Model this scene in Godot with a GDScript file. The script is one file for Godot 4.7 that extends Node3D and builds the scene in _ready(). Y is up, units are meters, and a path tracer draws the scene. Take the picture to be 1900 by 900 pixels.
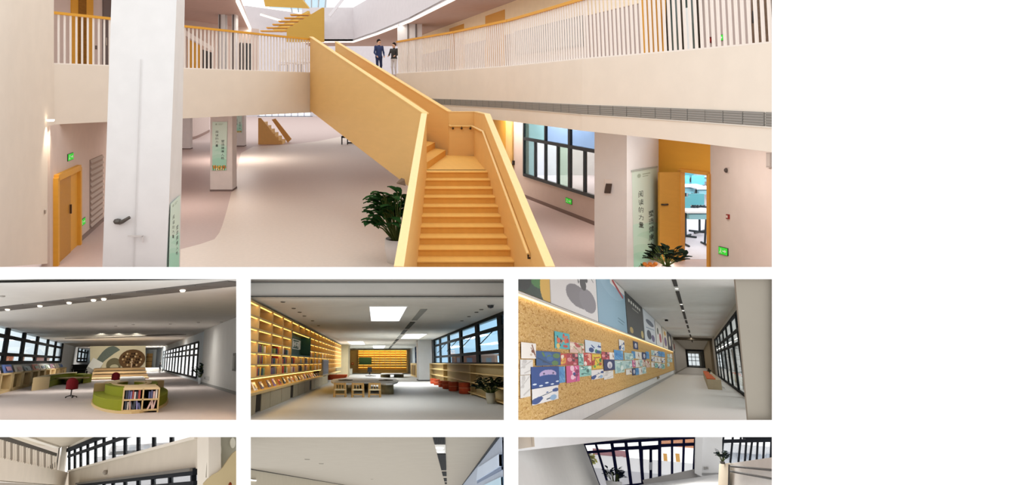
extends Node3D
# A white display wall with seven openings. Behind each opening stands a room of a school:
# the atrium above, three rooms in the middle row and three in the lower row. The lower rooms are
# rigid boxes built tilted downwards, so that all seven can be looked into from one place.

const F := 1300.0           # focal length in pixels of the 1900 x 900 frame
const PX := 700.0           # where the level axis of the lens meets the frame
const PY := 167.0
const EYE := Vector3(0, 4.5, 0)
const ZS := F / 950.0
const D := 7.0 * ZS         # distance of the display wall

var B := Basis()            # orientation of the room that is being built
var names := {}
var mats := {}
var cur: Node3D
var limits := []
var cur_base := Vector3.ZERO
var rng := RandomNumberGenerator.new()

# ---------------------------------------------------------------- directions and positions
func room(u: float, v: float, w: float) -> void:      # turn the room so that its length runs towards a point of the frame
	var d := Vector3((u - PX) / F, -(v - PY) / F, -1).normalized()
	var r := (d.cross(Vector3.UP).normalized() * (1.0 - w) + (Vector3.RIGHT - d * d.x).normalized() * w).normalized()
	B = Basis(r, r.cross(d).normalized(), -d)
func q(u: float, v: float) -> Vector3:
	return B.transposed() * Vector3((u - PX) / F, -(v - PY) / F, -1)
func at(u: float, v: float, z: float) -> Vector3:
	var a := q(u, v)
	return a * (z / -a.z)
func az(u: float, v: float, z: float) -> Vector3: return at(u, v, z * ZS)
func lev(u: float, v: float, y: float) -> Vector3:      # on a level plane of the room
	var a := q(u, v)
	return a * (y / a.y)
func near(u: float, v: float, dist := 7.06 * ZS) -> Vector3: # just behind the display wall
	return q(u, v) * dist
func vp(a: Vector3, b: Vector3) -> Plane:               # upright plane through two points
	var n := (b - a).cross(Vector3.UP).normalized()
	return Plane(n, n.dot(a))
func xp(a: Vector3) -> Plane:
	return Plane(Vector3.RIGHT, a.x)
func pl(u: float, v: float, p: Plane) -> Vector3:
	var a := q(u, v)
	return a * (p.d / p.normal.dot(a))
func setx(p: Vector3, x: float) -> Vector3: return Vector3(x, p.y, p.z)
func sety(p: Vector3, y: float) -> Vector3: return Vector3(p.x, y, p.z)
func setz(p: Vector3, z: float) -> Vector3: return Vector3(p.x, p.y, z)

# ---------------------------------------------------------------- shapes
func S() -> SurfaceTool:
	var st := SurfaceTool.new()
	st.begin(Mesh.PRIMITIVE_TRIANGLES)
	st.set_smooth_group(-1)
	return st
func tri(st: SurfaceTool, a: Vector3, b: Vector3, c: Vector3) -> void:
	st.set_uv(Vector2(a.x, a.y)); st.add_vertex(a)
	st.set_uv(Vector2(b.x, b.y)); st.add_vertex(b)
	st.set_uv(Vector2(c.x, c.y)); st.add_vertex(c)
func quad(st: SurfaceTool, a: Vector3, b: Vector3, c: Vector3, d: Vector3) -> void:
	tri(st, a, b, c); tri(st, a, c, d)
func uvquad(st: SurfaceTool, a: Vector3, b: Vector3, c: Vector3, d: Vector3) -> void:
	var p := [a, b, c, d]
	var t := [Vector2(0, 0), Vector2(1, 0), Vector2(1, 1), Vector2(0, 1)]
	for i in [0, 1, 2, 0, 2, 3]:
		st.set_uv(t[i]); st.add_vertex(p[i])
func slab(st: SurfaceTool, pts: Array, ext: Vector3) -> void:   # polygon pushed along ext
	var n := pts.size()
	if n == 4:
		quad(st, pts[0], pts[1], pts[2], pts[3])
		quad(st, pts[3] + ext, pts[2] + ext, pts[1] + ext, pts[0] + ext)
	elif n == 3:
		tri(st, pts[0], pts[1], pts[2]); tri(st, pts[2] + ext, pts[1] + ext, pts[0] + ext)
	else:
		var nn := Vector3.ZERO
		for i in n:
			nn += (pts[i] as Vector3).cross(pts[(i + 1) % n])
		nn = nn.normalized()
		var e1: Vector3 = (pts[1] - pts[0]).normalized()
		var e2 := nn.cross(e1)
		var poly := PackedVector2Array()
		for p in pts: poly.append(Vector2((p - pts[0]).dot(e1), (p - pts[0]).dot(e2)))
		var ix := Geometry2D.triangulate_polygon(poly)
		for k in range(0, ix.size(), 3):
			tri(st, pts[ix[k]], pts[ix[k + 1]], pts[ix[k + 2]])
			tri(st, pts[ix[k + 2]] + ext, pts[ix[k + 1]] + ext, pts[ix[k]] + ext)
	for i in n:
		var j := (i + 1) % n
		quad(st, pts[i], pts[i] + ext, pts[j] + ext, pts[j])
func obox(st: SurfaceTool, c: Vector3, x: Vector3, y: Vector3, z: Vector3) -> void:  # half axes
	slab(st, [c - x - y + z, c + x - y + z, c + x + y + z, c - x + y + z], -2.0 * z)
func box(st: SurfaceTool, c: Vector3, s: Vector3) -> void:
	obox(st, c, Vector3(s.x / 2, 0, 0), Vector3(0, s.y / 2, 0), Vector3(0, 0, s.z / 2))
func span(st: SurfaceTool, a: Vector3, b: Vector3) -> void:
	box(st, (a + b) / 2, (b - a).abs())
func bar(st: SurfaceTool, a: Vector3, b: Vector3, w: float, t: float, up := Vector3.UP) -> void:
	var d := (b - a) / 2
	var s := d.cross(up)
	if s.length() < 1e-6: s = d.cross(Vector3.RIGHT)
	s = s.normalized()
	var k := s.cross(d).normalized()
	obox(st, (a + b) / 2, d, s * w / 2, k * t / 2)
func tube(st: SurfaceTool, pts: Array, r: float, n := 6, r2 := -1.0) -> void:
	st.set_smooth_group(0)
	var rings := []
	for i in pts.size():
		var d: Vector3 = (pts[min(i + 1, pts.size() - 1)] - pts[max(i - 1, 0)]).normalized()
		var s := d.cross(Vector3.UP)
		if s.length() < 1e-3: s = d.cross(Vector3.RIGHT)
		s = s.normalized()
		var k := s.cross(d)
		var rr: float = r if r2 < 0 else lerp(r, r2, float(i) / (pts.size() - 1))
		var ring := []
		for j in n: ring.append(pts[i] + (s * cos(TAU * j / n) + k * sin(TAU * j / n)) * rr)
		rings.append(ring)
	for i in pts.size() - 1:
		for j in n:
			var m := (j + 1) % n
			quad(st, rings[i][j], rings[i][m], rings[i + 1][m], rings[i + 1][j])
	st.set_smooth_group(-1)
	for e in [0, pts.size() - 1]:
		for j in range(1, n - 1): tri(st, rings[e][0], rings[e][j], rings[e][j + 1])
func lathe(st: SurfaceTool, base: Vector3, prof: Array, n := 16, sz := 1.0) -> void:   # prof of [radius, height]; sz stretches along depth
	st.set_smooth_group(0)
	for i in prof.size() - 1:
		var a: Array = prof[i]; var b: Array = prof[i + 1]
		for j in n:
			var t0 := TAU * j / n; var t1 := TAU * (j + 1) / n
			var p0 := base + Vector3(cos(t0) * a[0], a[1], sin(t0) * a[0] * sz)
			var p1 := base + Vector3(cos(t1) * a[0], a[1], sin(t1) * a[0] * sz)
			var p2 := base + Vector3(cos(t1) * b[0], b[1], sin(t1) * b[0] * sz)
			var p3 := base + Vector3(cos(t0) * b[0], b[1], sin(t0) * b[0] * sz)
			if a[0] > 1e-5: tri(st, p0, p1, p2)
			if b[0] > 1e-5: tri(st, p0, p2, p3)
	st.set_smooth_group(-1)
func ball(st: SurfaceTool, c: Vector3, r: Vector3, n := 10) -> void:
	st.set_smooth_group(0)
	var m := n / 2
	for i in m:
		for j in n:
			var p := []
			for k in [[i, j], [i, j + 1], [i + 1, j + 1], [i + 1, j]]:
				var th: float = PI * k[0] / m - PI / 2; var ph: float = TAU * k[1] / n
				p.append(c + Vector3(cos(th) * cos(ph) * r.x, sin(th) * r.y, cos(th) * sin(ph) * r.z))
			quad(st, p[0], p[1], p[2], p[3])
	st.set_smooth_group(-1)
func leaf(st: SurfaceTool, a: Vector3, dir: Vector3, ln: float, w: float, droop: float) -> void:
	var side := dir.cross(Vector3.UP)
	if side.length() < 1e-3: side = Vector3.RIGHT
	side = side.normalized()
	var pts := []
	for i in 5:
		var t := i / 4.0
		pts.append([a + dir.normalized() * ln * t + Vector3.DOWN * droop * ln * t * t, w * [0.12, 0.75, 1.0, 0.7, 0.02][i] * 0.5])
	for i in 4:
		var p0: Vector3 = pts[i][0]; var p1: Vector3 = pts[i + 1][0]
		var lift := Vector3.UP * w * 0.12
		quad(st, p0, p1, p1 + side * pts[i + 1][1] + lift, p0 + side * pts[i][1] + lift)
		quad(st, p0, p0 - side * pts[i][1] + lift, p1 - side * pts[i + 1][1] + lift, p1)

# ---------------------------------------------------------------- nodes
func numbered(called: String) -> String:
	var n: int = names.get(called, 0)
	names[called] = n + 1
	return called if n == 0 else "%s_%03d" % [called, n]
func bounds(u0: float, u1: float, v0: float, v1: float) -> void:   # a room ends at the partitions to its neighbours and behind the display wall
	limits.clear()
	for w in [[Vector3(0, 0, -1), D + 0.03], [Vector3(1, 0, (u0 - PX) / F), 0.0], [Vector3(-1, 0, -(u1 - PX) / F), 0.0], [Vector3(0, -1, (v0 - PY) / F), 0.0], [Vector3(0, 1, -(v1 - PY) / F), 0.0]]:
		limits.append([B.transposed() * w[0], w[1]])
func trimmed(m: ArrayMesh) -> ArrayMesh:
	if m.get_surface_count() == 0: return m
	var bb := m.get_aabb()
	var cut := []
	for l in limits:
		var n: Vector3 = l[0]
		var low := INF
		for i in 8: low = min(low, n.dot(bb.get_endpoint(i)))
		if low < l[1]: cut.append(l)
	if cut.is_empty(): return m
	var st := SurfaceTool.new(); st.create_from(m, 0); st.deindex()
	var arr := st.commit_to_arrays()
	var vs: PackedVector3Array = arr[Mesh.ARRAY_VERTEX]; var ns: PackedVector3Array = arr[Mesh.ARRAY_NORMAL]; var ts: PackedVector2Array = arr[Mesh.ARRAY_TEX_UV]
	var out := SurfaceTool.new(); out.begin(Mesh.PRIMITIVE_TRIANGLES)
	var any := false
	for t in range(0, vs.size(), 3):
		var poly := []
		for i in 3: poly.append([vs[t + i], ns[t + i], ts[t + i]])
		for l in cut:
			var nxt := []
			for i in poly.size():
				var a: Array = poly[i]; var b: Array = poly[(i + 1) % poly.size()]
				var da: float = l[0].dot(a[0]) - l[1]; var db: float = l[0].dot(b[0]) - l[1]
				if da >= 0: nxt.append(a)
				if (da >= 0) != (db >= 0):
					var f := da / (da - db)
					nxt.append([a[0].lerp(b[0], f), a[1].lerp(b[1], f), a[2].lerp(b[2], f)])
			poly = nxt
			if poly.is_empty(): break
		for i in range(1, poly.size() - 1):
			for v in [poly[0], poly[i], poly[i + 1]]:
				out.set_normal(v[1].normalized()); out.set_uv(v[2]); out.add_vertex(v[0])
			any = true
	if not any: return ArrayMesh.new()
	return out.commit()
func mesh_of(st: SurfaceTool, base: Vector3) -> ArrayMesh:
	st.generate_normals()
	var m := trimmed(st.commit())
	if base == Vector3.ZERO or m.get_surface_count() == 0: return m
	var s2 := SurfaceTool.new()
	s2.append_from(m, 0, Transform3D(Basis(), -base))
	return s2.commit()
func thing(called: String, label: String, category: String, base: Vector3, group := "") -> Node3D:
	var o := Node3D.new()
	o.name = numbered(called)
	add_child(o)
	o.transform = Transform3D(B, EYE + B * base)
	o.set_meta("label", label); o.set_meta("category", category)
	if group != "": o.set_meta("group", group)
	cur = o; cur_base = base
	return o
func part(called: String, st: SurfaceTool, m: Material, parent: Node3D = null) -> MeshInstance3D:
	var o := MeshInstance3D.new()
	o.name = called
	o.mesh = mesh_of(st, cur_base)
	o.material_override = m
	if o.mesh.get_surface_count() > 0: (parent if parent else cur).add_child(o, true)
	return o
func one(called: String, label: String, category: String, st: SurfaceTool, m: Material, group := "") -> MeshInstance3D:
	st.generate_normals()
	var raw := trimmed(st.commit())
	if raw.get_surface_count() == 0: return MeshInstance3D.new()
	var bb := raw.get_aabb()
	var base := Vector3(bb.get_center().x, bb.position.y, bb.get_center().z)
	var s2 := SurfaceTool.new()
	s2.append_from(raw, 0, Transform3D(Basis(), -base))
	var o := MeshInstance3D.new()
	o.name = numbered(called)
	o.mesh = s2.commit(); o.material_override = m
	add_child(o)
	o.transform = Transform3D(B, EYE + B * base)
	o.set_meta("label", label); o.set_meta("category", category)
	if group != "": o.set_meta("group", group)
	cur = o; cur_base = base
	return o
func struct(called: String, st: SurfaceTool, m: Material) -> MeshInstance3D:
	st.generate_normals()
	var o := MeshInstance3D.new()
	o.name = called
	o.mesh = trimmed(st.commit()); o.material_override = m
	if o.mesh.get_surface_count() > 0: add_child(o, true)
	o.transform = Transform3D(B, EYE)
	o.set_meta("kind", "structure")
	cur = o; cur_base = Vector3.ZERO
	return o
func again(o: Node3D, base: Vector3, label := "", turn := 0.0) -> Node3D:   # a copy of a thing, its parts too
	var c: Node3D = o.duplicate()
	var nm := String(o.name)
	if nm.length() > 4 and nm[nm.length() - 4] == "_" and nm.right(3).is_valid_int(): nm = nm.left(nm.length() - 4)
	c.name = numbered(nm)
	add_child(c)
	c.transform = Transform3D(B * Basis(Vector3.UP, turn), EYE + B * base)
	if label != "": c.set_meta("label", label)
	return c

# ---------------------------------------------------------------- materials
func M(hex: String, rough := 0.8, metal := 0.0) -> StandardMaterial3D:
	var k := "%s %s %s" % [hex, rough, metal]
	if mats.has(k): return mats[k]
	var m := StandardMaterial3D.new()
	m.albedo_color = Color(hex); m.roughness = rough; m.metallic = metal
	m.metallic_specular = 0.2 if rough >= 0.6 else 0.4
	mats[k] = m
	return m
func grain(low: float, freq: float) -> NoiseTexture2D:      # grey noise, shared between materials
	var k := "T %s %s" % [low, freq]
	if mats.has(k): return mats[k]
	var n := FastNoiseLite.new()
	n.noise_type = FastNoiseLite.TYPE_SIMPLEX_SMOOTH
	n.frequency = freq; n.seed = 7; n.fractal_octaves = 4
	var t := NoiseTexture2D.new()
	t.width = 256; t.height = 256; t.seamless = true; t.noise = n
	var g := Gradient.new()
	g.set_color(0, Color(low, low, low)); g.set_color(1, Color.WHITE)
	g.set_offset(0, 0.25); g.set_offset(1, 0.75)
	t.color_ramp = g
	mats[k] = t
	return t
func N(a: String, b: String, freq: float, scale: Vector3, rough := 0.8) -> StandardMaterial3D:  # from the darker to the lighter colour by noise
	var k := "N %s %s %s %s %s" % [a, b, freq, scale, rough]
	if mats.has(k): return mats[k]
	var m := StandardMaterial3D.new()
	var ratio := Color(a).get_luminance() / Color(b).get_luminance()
	m.albedo_color = Color(b)
	m.albedo_texture = grain(0.985 if ratio > 0.92 else snappedf(clampf(sqrt(ratio), 0.3, 0.9), 0.1), 0.012 if freq < 0.016 else (0.03 if freq < 0.045 else 0.08))
	m.roughness = rough; m.metallic_specular = 0.2 if rough >= 0.6 else 0.35
	m.uv1_triplanar = true; m.uv1_scale = scale
	mats[k] = m
	return m
func glow(hex: String, e: float) -> StandardMaterial3D:
	var k := "G %s %s" % [hex, e]
	if mats.has(k): return mats[k]
	var m := StandardMaterial3D.new()
	m.albedo_color = Color(hex); m.emission_enabled = true
	m.emission = Color(hex); m.emission_energy_multiplier = e
	mats[k] = m
	return m
func pane_mat(hex: String, alpha: float) -> StandardMaterial3D:
	var k := "P %s %s" % [hex, alpha]
	if mats.has(k): return mats[k]
	var m := StandardMaterial3D.new()
	m.albedo_color = Color(Color(hex), alpha)
	m.transparency = BaseMaterial3D.TRANSPARENCY_ALPHA
	m.roughness = 0.03; m.metallic_specular = 0.15
	mats[k] = m
	return m
func tinted(hex: String) -> StandardMaterial3D:      # coloured window glass
	var k := "R %s" % hex
	if mats.has(k): return mats[k]
	var m := StandardMaterial3D.new()
	m.albedo_color = Color(Color(hex), 0.04)
	m.transparency = BaseMaterial3D.TRANSPARENCY_ALPHA
	m.refraction_enabled = true; m.refraction_scale = 0.004
	m.roughness = 0.0; m.metallic_specular = 0.15
	mats[k] = m
	return m
func printed(img: Image, rough := 0.7) -> StandardMaterial3D:
	var m := StandardMaterial3D.new()
	m.albedo_texture = ImageTexture.create_from_image(img); m.roughness = rough
	return m
func foliage(hex: String) -> StandardMaterial3D:
	var m := M(hex, 0.78)
	m.backlight_enabled = true; m.backlight = Color(hex) * 0.25
	return m

# ---------------------------------------------------------------- lamps, windows, repeated fittings
func area(c: Vector3, facing: Vector3, along: Vector3, sx: float, sy: float, energy: float, col := "ffffff") -> void:
	var l := AreaLight3D.new()
	l.name = numbered("lamp_light")
	add_child(l)
	var z := -(B * facing).normalized()
	var x := (B * along).normalized()
	l.transform = Transform3D(Basis(x, z.cross(x), z), EYE + B * c)
	l.area_size = Vector2(sx, sy)
	l.light_energy = energy; l.light_color = Color(col)
	l.shadow_enabled = true
	l.area_range = 60.0
func ceiling_panel(c: Vector3, sx: float, sz: float, energy: float, label: String, hex := "ffffff", e := 1.2, group := "") -> void:
	thing("ceiling_light", label, "lamp", c, group)
	var st := S(); box(st, c + Vector3(0, -0.006, 0), Vector3(sx, 0.012, sz)); part("diffuser", st, glow(hex, e))
	st = S()
	for s in [-1, 1]:
		box(st, c + Vector3(s * (sx / 2 + 0.01), -0.005, 0), Vector3(0.02, 0.018, sz + 0.04))
		box(st, c + Vector3(0, -0.005, s * (sz / 2 + 0.01)), Vector3(sx, 0.018, 0.02))
	part("frame", st, M("e8e8e6"))
	area(c + Vector3(0, -0.03, 0), Vector3.DOWN, Vector3.RIGHT, sx, sz, energy, hex)
func window_grid(o: Node3D, c: Array, cols: Array, rows: Array, bw: float, n: Vector3, fm: Material, pm: Material, mw := -1.0) -> void:
	# c: top left, top right, bottom right, bottom left; cols and rows as shares; mw: width of the uprights
	var P := func(s: float, t: float) -> Vector3: return (c[0].lerp(c[1], s)).lerp(c[3].lerp(c[2], s), t)
	for i in cols.size():
		var st := S()
		bar(st, P.call(cols[i], 0.0), P.call(cols[i], 1.0), bw if mw < 0 else mw, bw * 0.8, n)
		part("mullion", st, fm, o)
	for t in rows:
		var st := S(); bar(st, P.call(0.0, t), P.call(1.0, t), bw, bw * 0.9, n)
		part("transom", st, fm, o)
	if pm:
		for i in cols.size() - 1:
			for j in rows.size() - 1:
				var st := S()
				slab(st, [P.call(cols[i], rows[j]), P.call(cols[i + 1], rows[j]), P.call(cols[i + 1], rows[j + 1]), P.call(cols[i], rows[j + 1])], n * 0.006)
				part("pane", st, pm, o)
func exit_sign(c: Vector3, x: Vector3, w: float, h: float, n: Vector3, label: String) -> void:
	thing("exit_sign", label, "sign", c - Vector3(0, h / 2, 0), "green exit signs")
	x = x.normalized()
	var st := S(); obox(st, c + n * 0.01, x * w / 2, Vector3(0, h / 2, 0), n * 0.01); part("housing", st, M("22301f", 0.4))
	st = S(); obox(st, c + n * 0.022, x * w * 0.47, Vector3(0, h * 0.44, 0), n * 0.002); part("lit_face", st, glow("37c837", 0.55))
	st = S()
	var f := c + n * 0.026
	ball(st, f + x * w * -0.22 + Vector3(0, h * 0.24, 0), Vector3.ONE * h * 0.08, 6)
	bar(st, f + x * w * -0.2 + Vector3(0, h * 0.15, 0), f + x * w * -0.27 + Vector3(0, -h * 0.08, 0), h * 0.12, 0.004, n)
	bar(st, f + x * w * -0.27 + Vector3(0, -h * 0.08, 0), f + x * w * -0.14 + Vector3(0, -h * 0.3, 0), h * 0.09, 0.004, n)
	bar(st, f + x * w * -0.27 + Vector3(0, -h * 0.08, 0), f + x * w * -0.38 + Vector3(0, -h * 0.28, 0), h * 0.09, 0.004, n)
	bar(st, f + x * w * -0.02, f + x * w * 0.24, h * 0.12, 0.004, n)
	slab(st, [f + x * w * 0.2 + Vector3(0, h * 0.2, 0), f + x * w * 0.38, f + x * w * 0.2 - Vector3(0, h * 0.2, 0)], n * 0.003)
	part("pictogram", st, M("f4fff4", 0.5))
func plant(base: Vector3, h: float, spread: float, pot_r: float, pot_h: float, n: int, lw: float, label: String, pot_hex: String, leaf_hex: String, sz := 1.0, sd := 3, droop := 0.45) -> void:
	rng.seed = sd
	thing("potted_plant", label, "plant", base)
	var st := S()
	lathe(st, base, [[0, 0], [pot_r * 0.8, 0], [pot_r, pot_h * 0.6], [pot_r * 0.98, pot_h], [pot_r * 0.9, pot_h], [pot_r * 0.88, pot_h * 0.9]], 18, sz)
	part("pot", st, M(pot_hex, 0.5))
	st = S(); lathe(st, base, [[0, pot_h * 0.9], [pot_r * 0.88, pot_h * 0.88]], 14, sz); part("soil", st, M("3a2d22", 1.0))
	var stems := S()
	for i in n:
		var an := rng.randf() * TAU
		var up := rng.randf_range(0.35, 1.0)
		var root := base + Vector3(cos(an) * pot_r * 0.3, pot_h * 0.9, sin(an) * pot_r * 0.3)
		var tip := base + Vector3(cos(an) * spread * 0.45 * (1.3 - up * 0.8), pot_h + h * up * 0.72, sin(an) * spread * 0.45 * (1.3 - up * 0.8) * sz)
		tube(stems, [root, root.lerp(tip, 0.5) + Vector3(0, h * 0.06, 0), tip], lw * 0.07, 4)
		st = S()
		for k in 3:
			var a2 := an + (k - 1) * 0.9
			leaf(st, tip.lerp(root, 0.16 * k), Vector3(cos(a2), rng.randf_range(0.25, 1.1), sin(a2) * sz), h * rng.randf_range(0.28, 0.42), lw, droop)
		part("leaf_cluster", st, foliage(leaf_hex))
	part("stems", stems, M("4c5a2c", 0.7))
func book_mesh(w: float, h: float, d: float) -> ArrayMesh:   # spine towards +x, thickness w along depth, cover boards and page block
	var st := S()
	box(st, Vector3(-d / 2, h / 2, -w * 0.44), Vector3(d, h, w * 0.12))
	box(st, Vector3(-d / 2, h / 2, w * 0.44), Vector3(d, h, w * 0.12))
	box(st, Vector3(-d * 0.04, h / 2, 0), Vector3(d * 0.08, h, w))
	box(st, Vector3(-d * 0.5, h * 0.48, 0), Vector3(d * 0.86, h * 0.9, w * 0.76))
	st.generate_normals()
	return st.commit()

func _ready() -> void:
	var cam := Camera3D.new(); cam.name = "camera"; add_child(cam)
	cam.projection = Camera3D.PROJECTION_FRUSTUM
	cam.near = 0.1; cam.far = 400.0
	cam.size = 900.0 / F * 0.1
	cam.frustum_offset = Vector2((950.0 - PX) / F * 0.1, -(450.0 - PY) / F * 0.1)
	cam.position = EYE
	cam.current = true
	var we := WorldEnvironment.new(); we.name = "world"; add_child(we)
	var env := Environment.new()
	env.background_mode = Environment.BG_COLOR
	env.background_color = Color("ffffff")
	env.background_energy_multiplier = 1.45
	env.tonemap_mode = Environment.TONE_MAPPER_LINEAR
	env.tonemap_exposure = 1.0
	env.sdfgi_enabled = true; env.ssao_enabled = true; env.ssil_enabled = true
	we.environment = env
	display_wall()
	build_atrium()
	build_library(); build_lounge(); build_corridor(); build_hall(); build_ceiling_view(); build_entrance()
	for o in find_children("*", "GeometryInstance3D", true, false): o.cast_shadow = GeometryInstance3D.SHADOW_CASTING_SETTING_ON

func display_wall() -> void:
	B = Basis()
	var W := func(u0: float, u1: float, v0: float, v1: float) -> Array:
		return [at(u0, v1, D), at(u1, v1, D), at(u1, v0, D), at(u0, v0, D)]
	var st := S()
	for r in [[1433, 2010, -70, 990], [-110, 1433, 496, 518], [-110, 1433, 780, 811], [438.5, 465, 518, 780], [935, 961.5, 518, 780], [438.5, 465, 811, 990], [935, 961.5, 811, 990], [-110, -44, -70, 496], [-110, -44, 518, 780], [-110, -44, 811, 990], [-44, 1433, -70, -44], [-44, 438.5, 945, 990], [465, 935, 945, 990], [961.5, 1433, 945, 990]]:
		slab(st, W.call(r[0], r[1], r[2], r[3]), Vector3(0, 0, -0.012))
	struct("wall_front", st, M("f8f8f8", 0.9))
	var i := 5
	for r in [[439.5, 440.6, 518, 945], [463.2, 464.2, 518, 945], [936, 937, 518, 945], [959.8, 960.8, 518, 945], [1433.6, 1434.6, 518, 945]]:
		st = S(); slab(st, W.call(r[0], r[1], r[2], r[3]), Vector3(0, 0, 0.002)); struct("trim_%d" % i, st, M("dededd", 0.9)); i += 1

# ---------------------------------------------------------------- print
const GLYPHS := {
	"read_a": "1,2,1,10;2,0,3,1;3,1,9,1;9,1,9,10;9,10,8,9.5;3.5,2.5,4.2,3.5;6.5,2.5,5.8,3.5;3.5,4,6.8,4;3.5,4,3.5,6;6.8,4,6.8,6;3.5,6,6.8,6;4.5,6,3,9;5.8,6,5.8,8.5;5.8,8.5,7.5,8.5",
	"read_b": "1,1,2,2;0.5,4,2,4;2,4,2,9;2,9,3,8;4,2,9.5,2;6.7,0.5,6.7,4;4,4,9.5,4;9.5,4,9,5;5,5,6,5.8;4.5,6.3,5.5,7;3.5,7.5,9.8,7.5;7.5,4.5,7,7.5;7,7.5,4,10;7.5,8,9.5,10",
	"of": "2.5,0,1.8,2;1,2,1,9;1,2,4,2;4,2,4,9;1,5.5,4,5.5;1,9,4,9;6.5,0,5.5,3;6,2.5,9.5,2.5;9.5,2.5,9,9;9,9,8,9;6.5,5,7.5,6.5",
	"power_a": "1,3,9,3;9,3,8.5,9;8.5,9,7,9;5,0.5,4.5,5;4.5,5,1,9.5",
	"power_b": "2,0.5,8,0.5;2,0.5,2,3;8,0.5,8,3;2,1.8,8,1.8;2,3,8,3;0.5,4,9.5,4;2,5,8,5;2,5,2,7.5;8,5,8,7.5;2,6.2,8,6.2;2,7.5,8,7.5;5,5,5,10;1.5,8.7,8.5,8.7;0.5,10,9.5,10",
	"shape_a": "1,1,2,2;4.5,0.5,3.5,2;0.5,2.2,5,2.2;1,3.5,4.5,3.5;1,3.5,1,5;4.5,3.5,4.5,5;2.8,2.2,2.5,5.5;2.5,5.5,1,6.5;6,1,6,4;6,1,9,1;9,1,9,6;6,2.7,9,2.7;6,4,9,4;6,4,5.3,6;5,6,5,10;2,7.7,8,7.7;0.5,10,9.5,10",
	"shape_b": "1,1,2,2;0.5,4,2,4;2,4,2,7.5;2,7.5,0.5,9;0.5,9,9.8,9.8;5,0.5,4,2.5;4.5,2,9,2;6.7,0.5,6.7,4;3.5,4,9.8,4;4.5,5.3,8.8,5.3;4.5,5.3,4.5,8;8.8,5.3,8.8,8;4.5,8,8.8,8",
	"sound_a": "2.3,0,0.5,4;1.6,2.5,1.6,10;3,1.5,4.5,1.5;4.5,1.5,3.2,4.5;3.2,4.5,4.6,4.5;4.6,4.5,3,9;3,6.5,5,9;5,9,9.8,9.6;5.5,1.7,9,1.7;9,1.7,9,4.5;5,3,9.8,3;5.5,4.5,9,4.5;5.5,6,9.2,6;5,7.4,9.8,7.4;7.2,0.3,7.2,9",
	"sound_b": "5,0,5.5,1;1,1.3,9.5,1.3;1.5,1.3,1.2,6;1.2,6,0.3,9.5;3,2.8,8.5,2.8;8.5,2.8,8.5,5.4;2.2,4,9.6,4;3,5.4,8.5,5.4;5.7,2,5.7,9.6;5.7,9.6,4.8,9.2;3,6.3,4.2,7.2;2.5,9,4.8,7.8;8.5,6.2,6.5,7.4;6,6.5,9.5,9.5",
	"person_a": "5,0.5,4.5,4;4.5,4,1,9.8;5,3.5,9.5,9.8",
	"person_b": "2.3,0,2.3,10;0.3,2.5,4.3,2.5;2.2,3,0.3,7;2.5,3.5,4.2,5;6.3,0.3,4.8,3.3;6,1.5,9,1.5;9,1.5,4.3,5.8;5.5,2.5,9.8,5.8;5.3,6.3,9,6.3;5.3,6.3,5.3,9.8;9,6.3,9,9.8;5.3,9.5,9,9.5",
}
func dot(img: Image, x: float, y: float, r: float, c: Color) -> void:
	for j in range(int(y - r), int(y + r) + 1):
		for i in range(int(x - r), int(x + r) + 1):
			if i >= 0 and j >= 0 and i < img.get_width() and j < img.get_height() and Vector2(i - x, j - y).length() <= r: img.set_pixel(i, j, c)
func line(img: Image, x0: float, y0: float, x1: float, y1: float, r: float, c: Color) -> void:
	var n := int(max(abs(x1 - x0), abs(y1 - y0))) + 1
	for i in n + 1: dot(img, lerp(x0, x1, float(i) / n), lerp(y0, y1, float(i) / n), r, c)
func blob(img: Image, x: float, y: float, rx: float, ry: float, c: Color) -> void:
	for j in range(int(y - ry), int(y + ry) + 1):
		for i in range(int(x - rx), int(x + rx) + 1):
			if i >= 0 and j >= 0 and i < img.get_width() and j < img.get_height() and Vector2((i - x) / rx, (j - y) / ry).length() <= 1.0: img.set_pixel(i, j, c)
func glyph(img: Image, key: String, x: float, y: float, s: float, c: Color) -> void:
	for seg in GLYPHS[key].split(";"):
		var n: PackedFloat64Array = seg.split_floats(",")
		line(img, x + n[0] * s / 10, y + n[1] * s / 10, x + n[2] * s / 10, y + n[3] * s / 10, s * 0.045, c)
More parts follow.
